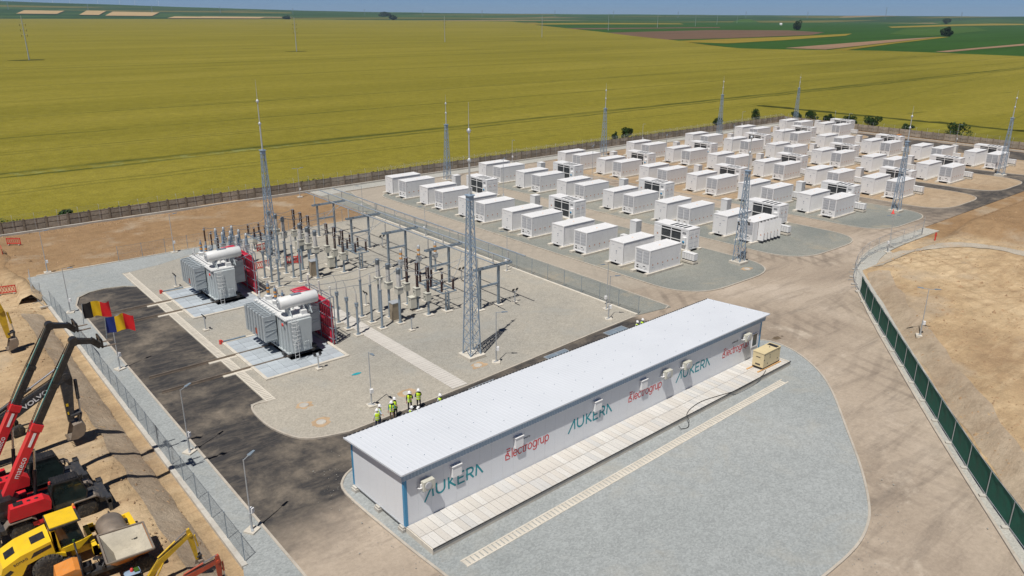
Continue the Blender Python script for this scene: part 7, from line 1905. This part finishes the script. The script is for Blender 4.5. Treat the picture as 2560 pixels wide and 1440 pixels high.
def person(loc, rz, label, arms, trousers, shirt, vest=True, open_vest=False, lean=0.0, legs=(0.12,-0.1)):
    t = thing('person', label, 'person', loc, rz, 'visitors behind the building')
    me = person_mesh('body', arms, legs, lean, trousers, shirt); b = bpy.data.objects.new('body', me); COL.objects.link(b); b.parent = t
    L = lean
    if vest:
        m = MB(); n = 18; rows = ((0.86,0.175,0.135,0.02+L*0.1),(1.0,0.185,0.140,0.01+L*0.25),(1.12,0.178,0.130,0.012+L*0.35),(1.28,0.205,0.148,0.02+L*0.7),(1.40,0.215,0.135,0.015+L*0.9),(1.475,0.12,0.10,0.01+L))
        vs = []
        for z, ry, rx, cx in rows:
            for i in range(n+1):
                a = (0.22 if open_vest else 0.03)+(2*math.pi-(0.44 if open_vest else 0.06))*i/n; vs.append((cx+rx*math.cos(a), ry*math.sin(a), z))
        m.add(vs, [(j*(n+1)+i,j*(n+1)+i+1,(j+1)*(n+1)+i+1,(j+1)*(n+1)+i) for j in range(len(rows)-1) for i in range(n)], 0, True); v = m.build('vest', M['vis'], t)
        m = MB()
        for z, ry, rx, cx in ((0.98,0.190,0.145,0.01+L*0.2),(1.14,0.184,0.137,0.012+L*0.35)):
            vs = []
            for zz in (z-0.025,z+0.025):
                for i in range(n+1):
                    a = (0.24 if open_vest else 0.05)+(2*math.pi-(0.48 if open_vest else 0.10))*i/n; vs.append((cx+rx*math.cos(a), ry*math.sin(a), zz))
            m.add(vs, [(i,i+1,n+2+i,n+1+i) for i in range(n)], 0, True)
        m.build('reflective_strip', M['vis_band'], v)
    hx = 0.045+L*1.28
    m = MB(); m.lathe([(0.128,0),(0.130,0.04),(0.118,0.09),(0.085,0.13),(0.04,0.148),(0.0,0.15)],(hx,0,1.675),16); m.lathe([(0.128,-0.004),(0.155,-0.012),(0.155,-0.004),(0.128,0.006)],(hx+0.012,0,1.677),16); m.box(hx-0.11,-0.012,1.80,hx+0.09,0.012,1.832); m.build('helmet', M['helmet'], t)
    m = MB(); m.lathe([(0.098,0),(0.104,0.05),(0.10,0.09)],(hx-0.012,0,1.59),12); m.build('hair', M['hair'], t)
    return t
DOWN = ((-0.02,0.06,-0.28),(0.05,0.08,-0.53)); DOWN2 = ((0.0,0.05,-0.29),(0.12,0.0,-0.52)); FOLD = ((0.05,0.07,-0.26),(0.27,-0.10,-0.24)); POINT = ((0.06,0.24,-0.14),(0.20,0.50,-0.20)); BEHIND = ((-0.06,0.08,-0.26),(-0.16,-0.08,-0.42))
Z = 0.08
person((26.35,47.8,0.01), R(70), 'visitor in yellow vest, white sleeves and navy trousers, back to the camera', (DOWN,DOWN2), 'cloth_navy', 'cloth_white')
person((26.85,48.35,0.01), R(-25), 'visitor in pale blue shirt and yellow vest with one arm held out', (DOWN,POINT), 'cloth_navy', 'cloth_blue')
person((27.95,48.3,0.01), R(-120), 'visitor in teal shirt, yellow vest and brown trousers', (FOLD,DOWN), 'cloth_brown', 'cloth_teal', open_vest=True)
person((28.45,48.6,0.01), R(-60), 'visitor in black with yellow vest leaning towards the one in brown trousers', (DOWN2,FOLD), 'cloth_black', 'cloth_black', lean=-0.06)
person((29.95,48.8,0.01), R(-110), 'visitor in black suit with an open yellow vest', (FOLD,DOWN), 'cloth_black', 'cloth_black', open_vest=True)
person((30.75,48.7,0.01), R(-100), 'visitor in dark clothes and yellow vest with hands behind the back', (BEHIND,BEHIND), 'cloth_black', 'cloth_black')
person((28.65,46.5,0.01), R(20), 'visitor mostly hidden by the roof edge, white helmet and yellow vest shoulders', (DOWN,DOWN), 'cloth_black', 'cloth_white')
person((29.1,46.1,0.01), R(160), 'visitor of whom only the white helmet shows above the roof edge', (DOWN,DOWN), 'cloth_navy', 'cloth_black')
person((31.6,46.85,0.01), R(-80), 'visitor half hidden behind the roof beside the steel grate', (DOWN,FOLD), 'cloth_black', 'cloth_white')
person((56.05,47.35,0.01), R(-80), 'visitor at the far end of the roof, left of two white helmets', (DOWN,DOWN), 'cloth_black', 'cloth_white')
person((56.95,47.4,0.01), R(-120), 'visitor at the far end of the roof, right of two white helmets', (DOWN,DOWN), 'cloth_black', 'cloth_blue')
# ------------------------------------------------------------------ clods, loose stones, stains
def scatter(name, label, n, region, size, mat, seed, zf):
    rs = random.Random(seed); mb = MB(); k = 0
    while k < n:
        p = region(rs)
        if p is None: continue
        x, y = p; k += 1; s = size*rs.uniform(0.4,1.0)*(2.2 if rs.random() < 0.05 else 1.0); z = zf(x,y)
        a = rs.uniform(0,6.28); c_, s_ = math.cos(a)*s, math.sin(a)*s; e = rs.uniform(0.5,0.9); h = s*rs.uniform(0.5,0.9)
        mb.add([(x+c_,y+s_,z),(x-s_*e,y+c_*e,z-0.01),(x-c_,y-s_,z),(x+s_*e,y-c_*e,z-0.01),(x+rs.uniform(-.3,.3)*s,y+rs.uniform(-.3,.3)*s,z+h)],[(0,1,4),(1,2,4),(2,3,4),(3,0,4)])
    o = mb.build(name, M[mat]); return tag(o, label, 'stones', None, 'stuff')
def rg_left(r):
    x, y = r.uniform(-4,11.9), r.uniform(26,106)
    return (x,y) if (x > 8.5 or r.random() < 0.5) else None
def rg_right(r):
    x, y = r.uniform(46,165), r.uniform(-8,45); d = min((x-86.3)*0.622-(y-39.3)*0.783, 45.3-y)
    return (x,y) if d > 1.5 and r.random() < (1.0 if mnoise.noise(Vector((x*0.1,y*0.1,4))) > 0 else 0.25) else None
def rg_back(r):
    return (r.uniform(8,60), 107.4+abs(r.gauss(0,1))*9 if r.random() < 0.6 else 129.9-abs(r.gauss(0,1))*1.2)
def rg_back2(r):
    p = rg_back(r); return p if p[1] < 130 else None
M['clod'] = paint('earth_clod', (0.34,0.225,0.13), 0.97, 0, 0.25, 0.5, rnd=0)
scatter('earth_clods', 'loose clods of earth on the bank beside the machines', 3200, rg_left, 0.10, 'clod', 1, ground_h)
scatter('earth_clods', 'loose clods of earth on the bare ground beyond the netting', 6500, rg_right, 0.14, 'clod', 2, ground_h)
scatter('earth_clods', 'loose clods of earth between the substation and the wall', 3200, rg_back2, 0.13, 'clod', 3, ground_h)
EDGE = FRONT[2:]+RK
def rg_edge(r):
    p = Vector(r.choice(EDGE)); return (p.x+r.gauss(0,0.9)+r.uniform(-1.2,1.2), p.y+r.gauss(0,0.9)+r.uniform(-1.2,1.2))
M['pebble'] = paint('pebble_grey', (0.36,0.35,0.32), 0.95, 0, 0.2, 0.5, rnd=0)
scatter('loose_stones', 'loose stones spilled along the road kerbs', 1400, rg_edge, 0.045, 'pebble', 4, lambda x, y: 0.075)
# wet patches and manhole covers
def blot(x, y, rx, ry, seed, mat, name, label, z):
    mb = MB(); n = 28; vs = []
    for i in range(n):
        a = 2*math.pi*i/n; q = 1+0.55*mnoise.noise(Vector((math.cos(a)*1.7,math.sin(a)*1.7,seed*3.1))); vs.append((x+rx*q*math.cos(a),y+ry*q*math.sin(a)))
    mb.prism(vs, z-0.02, z, bottom=False); return struct(mb.build(name, M[mat]))
M['wet'] = paint('damp_stain', (0.13,0.095,0.06), 0.8, 0, 0.25, 1.5, rnd=0); M['ruststain'] = paint('clay_stain', (0.42,0.30,0.19), 0.95, 0, 0.2, 1.0, rnd=0)
blot(66.9,38.2,0.55,0.3,1,'wet','damp_stain','',0.006); blot(67.8,38.1,0.16,0.1,2,'wet','damp_stain','',0.006)
blot(49.0,35.35,0.55,0.28,6,'wet','damp_stain','',0.534) if False else None
for i, (x, y) in enumerate(((39.5,52.1),(23.6,55.1),(23.4,51.6),(31.4,51.5),(83.9,53.2))):
    blot(x,y,0.75,0.62,20+i,'ruststain','clay_stain','',0.076+(0.01 if i == 4 else 0))
    m = MB(); m.cyl((0,0,0),(0,0,0.05),0.36,n=18); m.lathe([(0.40,0.0),(0.40,0.035),(0.36,0.04)],(0,0,0),18); tag(m.build('manhole_cover', M['concrete_grey']), 'round manhole cover in the gravel, %s' % ('beside the near mast','nearest the drain end','by the rounded yard corner','behind the visitors','on the nearest battery pad')[i], 'manhole', 'manhole covers').location = (x,y,0.075)
# compacted slope of the earth bank, greyer than the rest
M['slope'] = dirt_mat('compacted_slope', (0.30,0.22,0.15), (0.40,0.32,0.235), (0.46,0.385,0.295), 1.5, 0.4)
vs = []; ny = 130
for i in range(ny+1):
    y = 27+i*0.5; a0 = 9.0+0.35*mnoise.noise(Vector((y*0.35,1,0))); a1 = 10.95+0.22*mnoise.noise(Vector((y*0.5,7,0)))
    for q in range(6): x = a0+(a1-a0)*q/5; vs.append((x,y,ground_h(x,y)+0.035))
mb = MB(); mb.add(vs, [(i*6+q,i*6+q+1,(i+1)*6+q+1,(i+1)*6+q) for i in range(ny) for q in range(5)], 0, True); struct(mb.build('bank_slope', M['slope']))
M['gravel_dirty'] = gravel('earthy_gravel', (0.37,0.32,0.255), (0.42,0.375,0.31), (0.45,0.40,0.325), 0.3, 9.0, (0.47,0.335,0.215), 0.9)
# gravel track across the bare earth on the right, and the greyer slope behind the netting
def draped(name, path, w, mat, lift=0.04, seed=0):
    P = smoothpath(path, 8); A = offset(P, w/2); B = offset(P, -w/2); vs = []; nq = 6
    for i, (a, b) in enumerate(zip(A, B)):
        k = 0.35*mnoise.noise(Vector((i*0.35,seed,0)))
        for q in range(nq+1):
            t = q/nq*(1+0.0)+k*(0.5-abs(q/nq-0.5))*0.0; x = a[0]+(b[0]-a[0])*(t+(k*0.5*(1 if q < nq/2 else -1)*abs(q/nq-0.5)*2)); y = a[1]+(b[1]-a[1])*(t+(k*0.5*(1 if q < nq/2 else -1)*abs(q/nq-0.5)*2)); vs.append((x,y,ground_h(x,y)+lift))
    mb = MB(); mb.add(vs, [(i*(nq+1)+q,i*(nq+1)+q+1,(i+1)*(nq+1)+q+1,(i+1)*(nq+1)+q) for i in range(len(A)-1) for q in range(nq)], 0, True); return struct(sharp(mb.build(name, M[mat])))
draped('gravel_track', [(97,43.4),(103,44.0),(108,43.0),(112.5,40.0),(114.2,35.5),(114.0,30.5),(117,27.5),(124,25.5),(133,24)], 2.8, 'gravel_dirty', 0.045, 3)
draped('bank_slope', [(94.5,41.3),(88.5,37.4),(81,31.6),(72,24.5),(63,17.4),(54,10.3),(46,4.0)], 2.4, 'slope', 0.035, 8)
# ------------------------------------------------------------------ haze: even, thin air over the whole plain
m, nt, b = _mat('haze_air'); nt.nodes.remove(b)
pv = nt.nodes.new('ShaderNodeVolumePrincipled'); pv.inputs['Color'].default_value = (0.55,0.75,1.0,1); pv.inputs['Density'].default_value = 0.00004; pv.inputs['Anisotropy'].default_value = 0.0
nt.links.new(pv.outputs[0], nt.nodes['Material Output'].inputs['Volume'])
mb = MB(); mb.box(-23000,-23000,-3.0,23000,23000,215.0); hz_ = mb.build('haze', m); hz_['kind'] = 'stuff'; hz_['label'] = 'thin pale haze over the plain'
SC.cycles.volume_bounces = 0
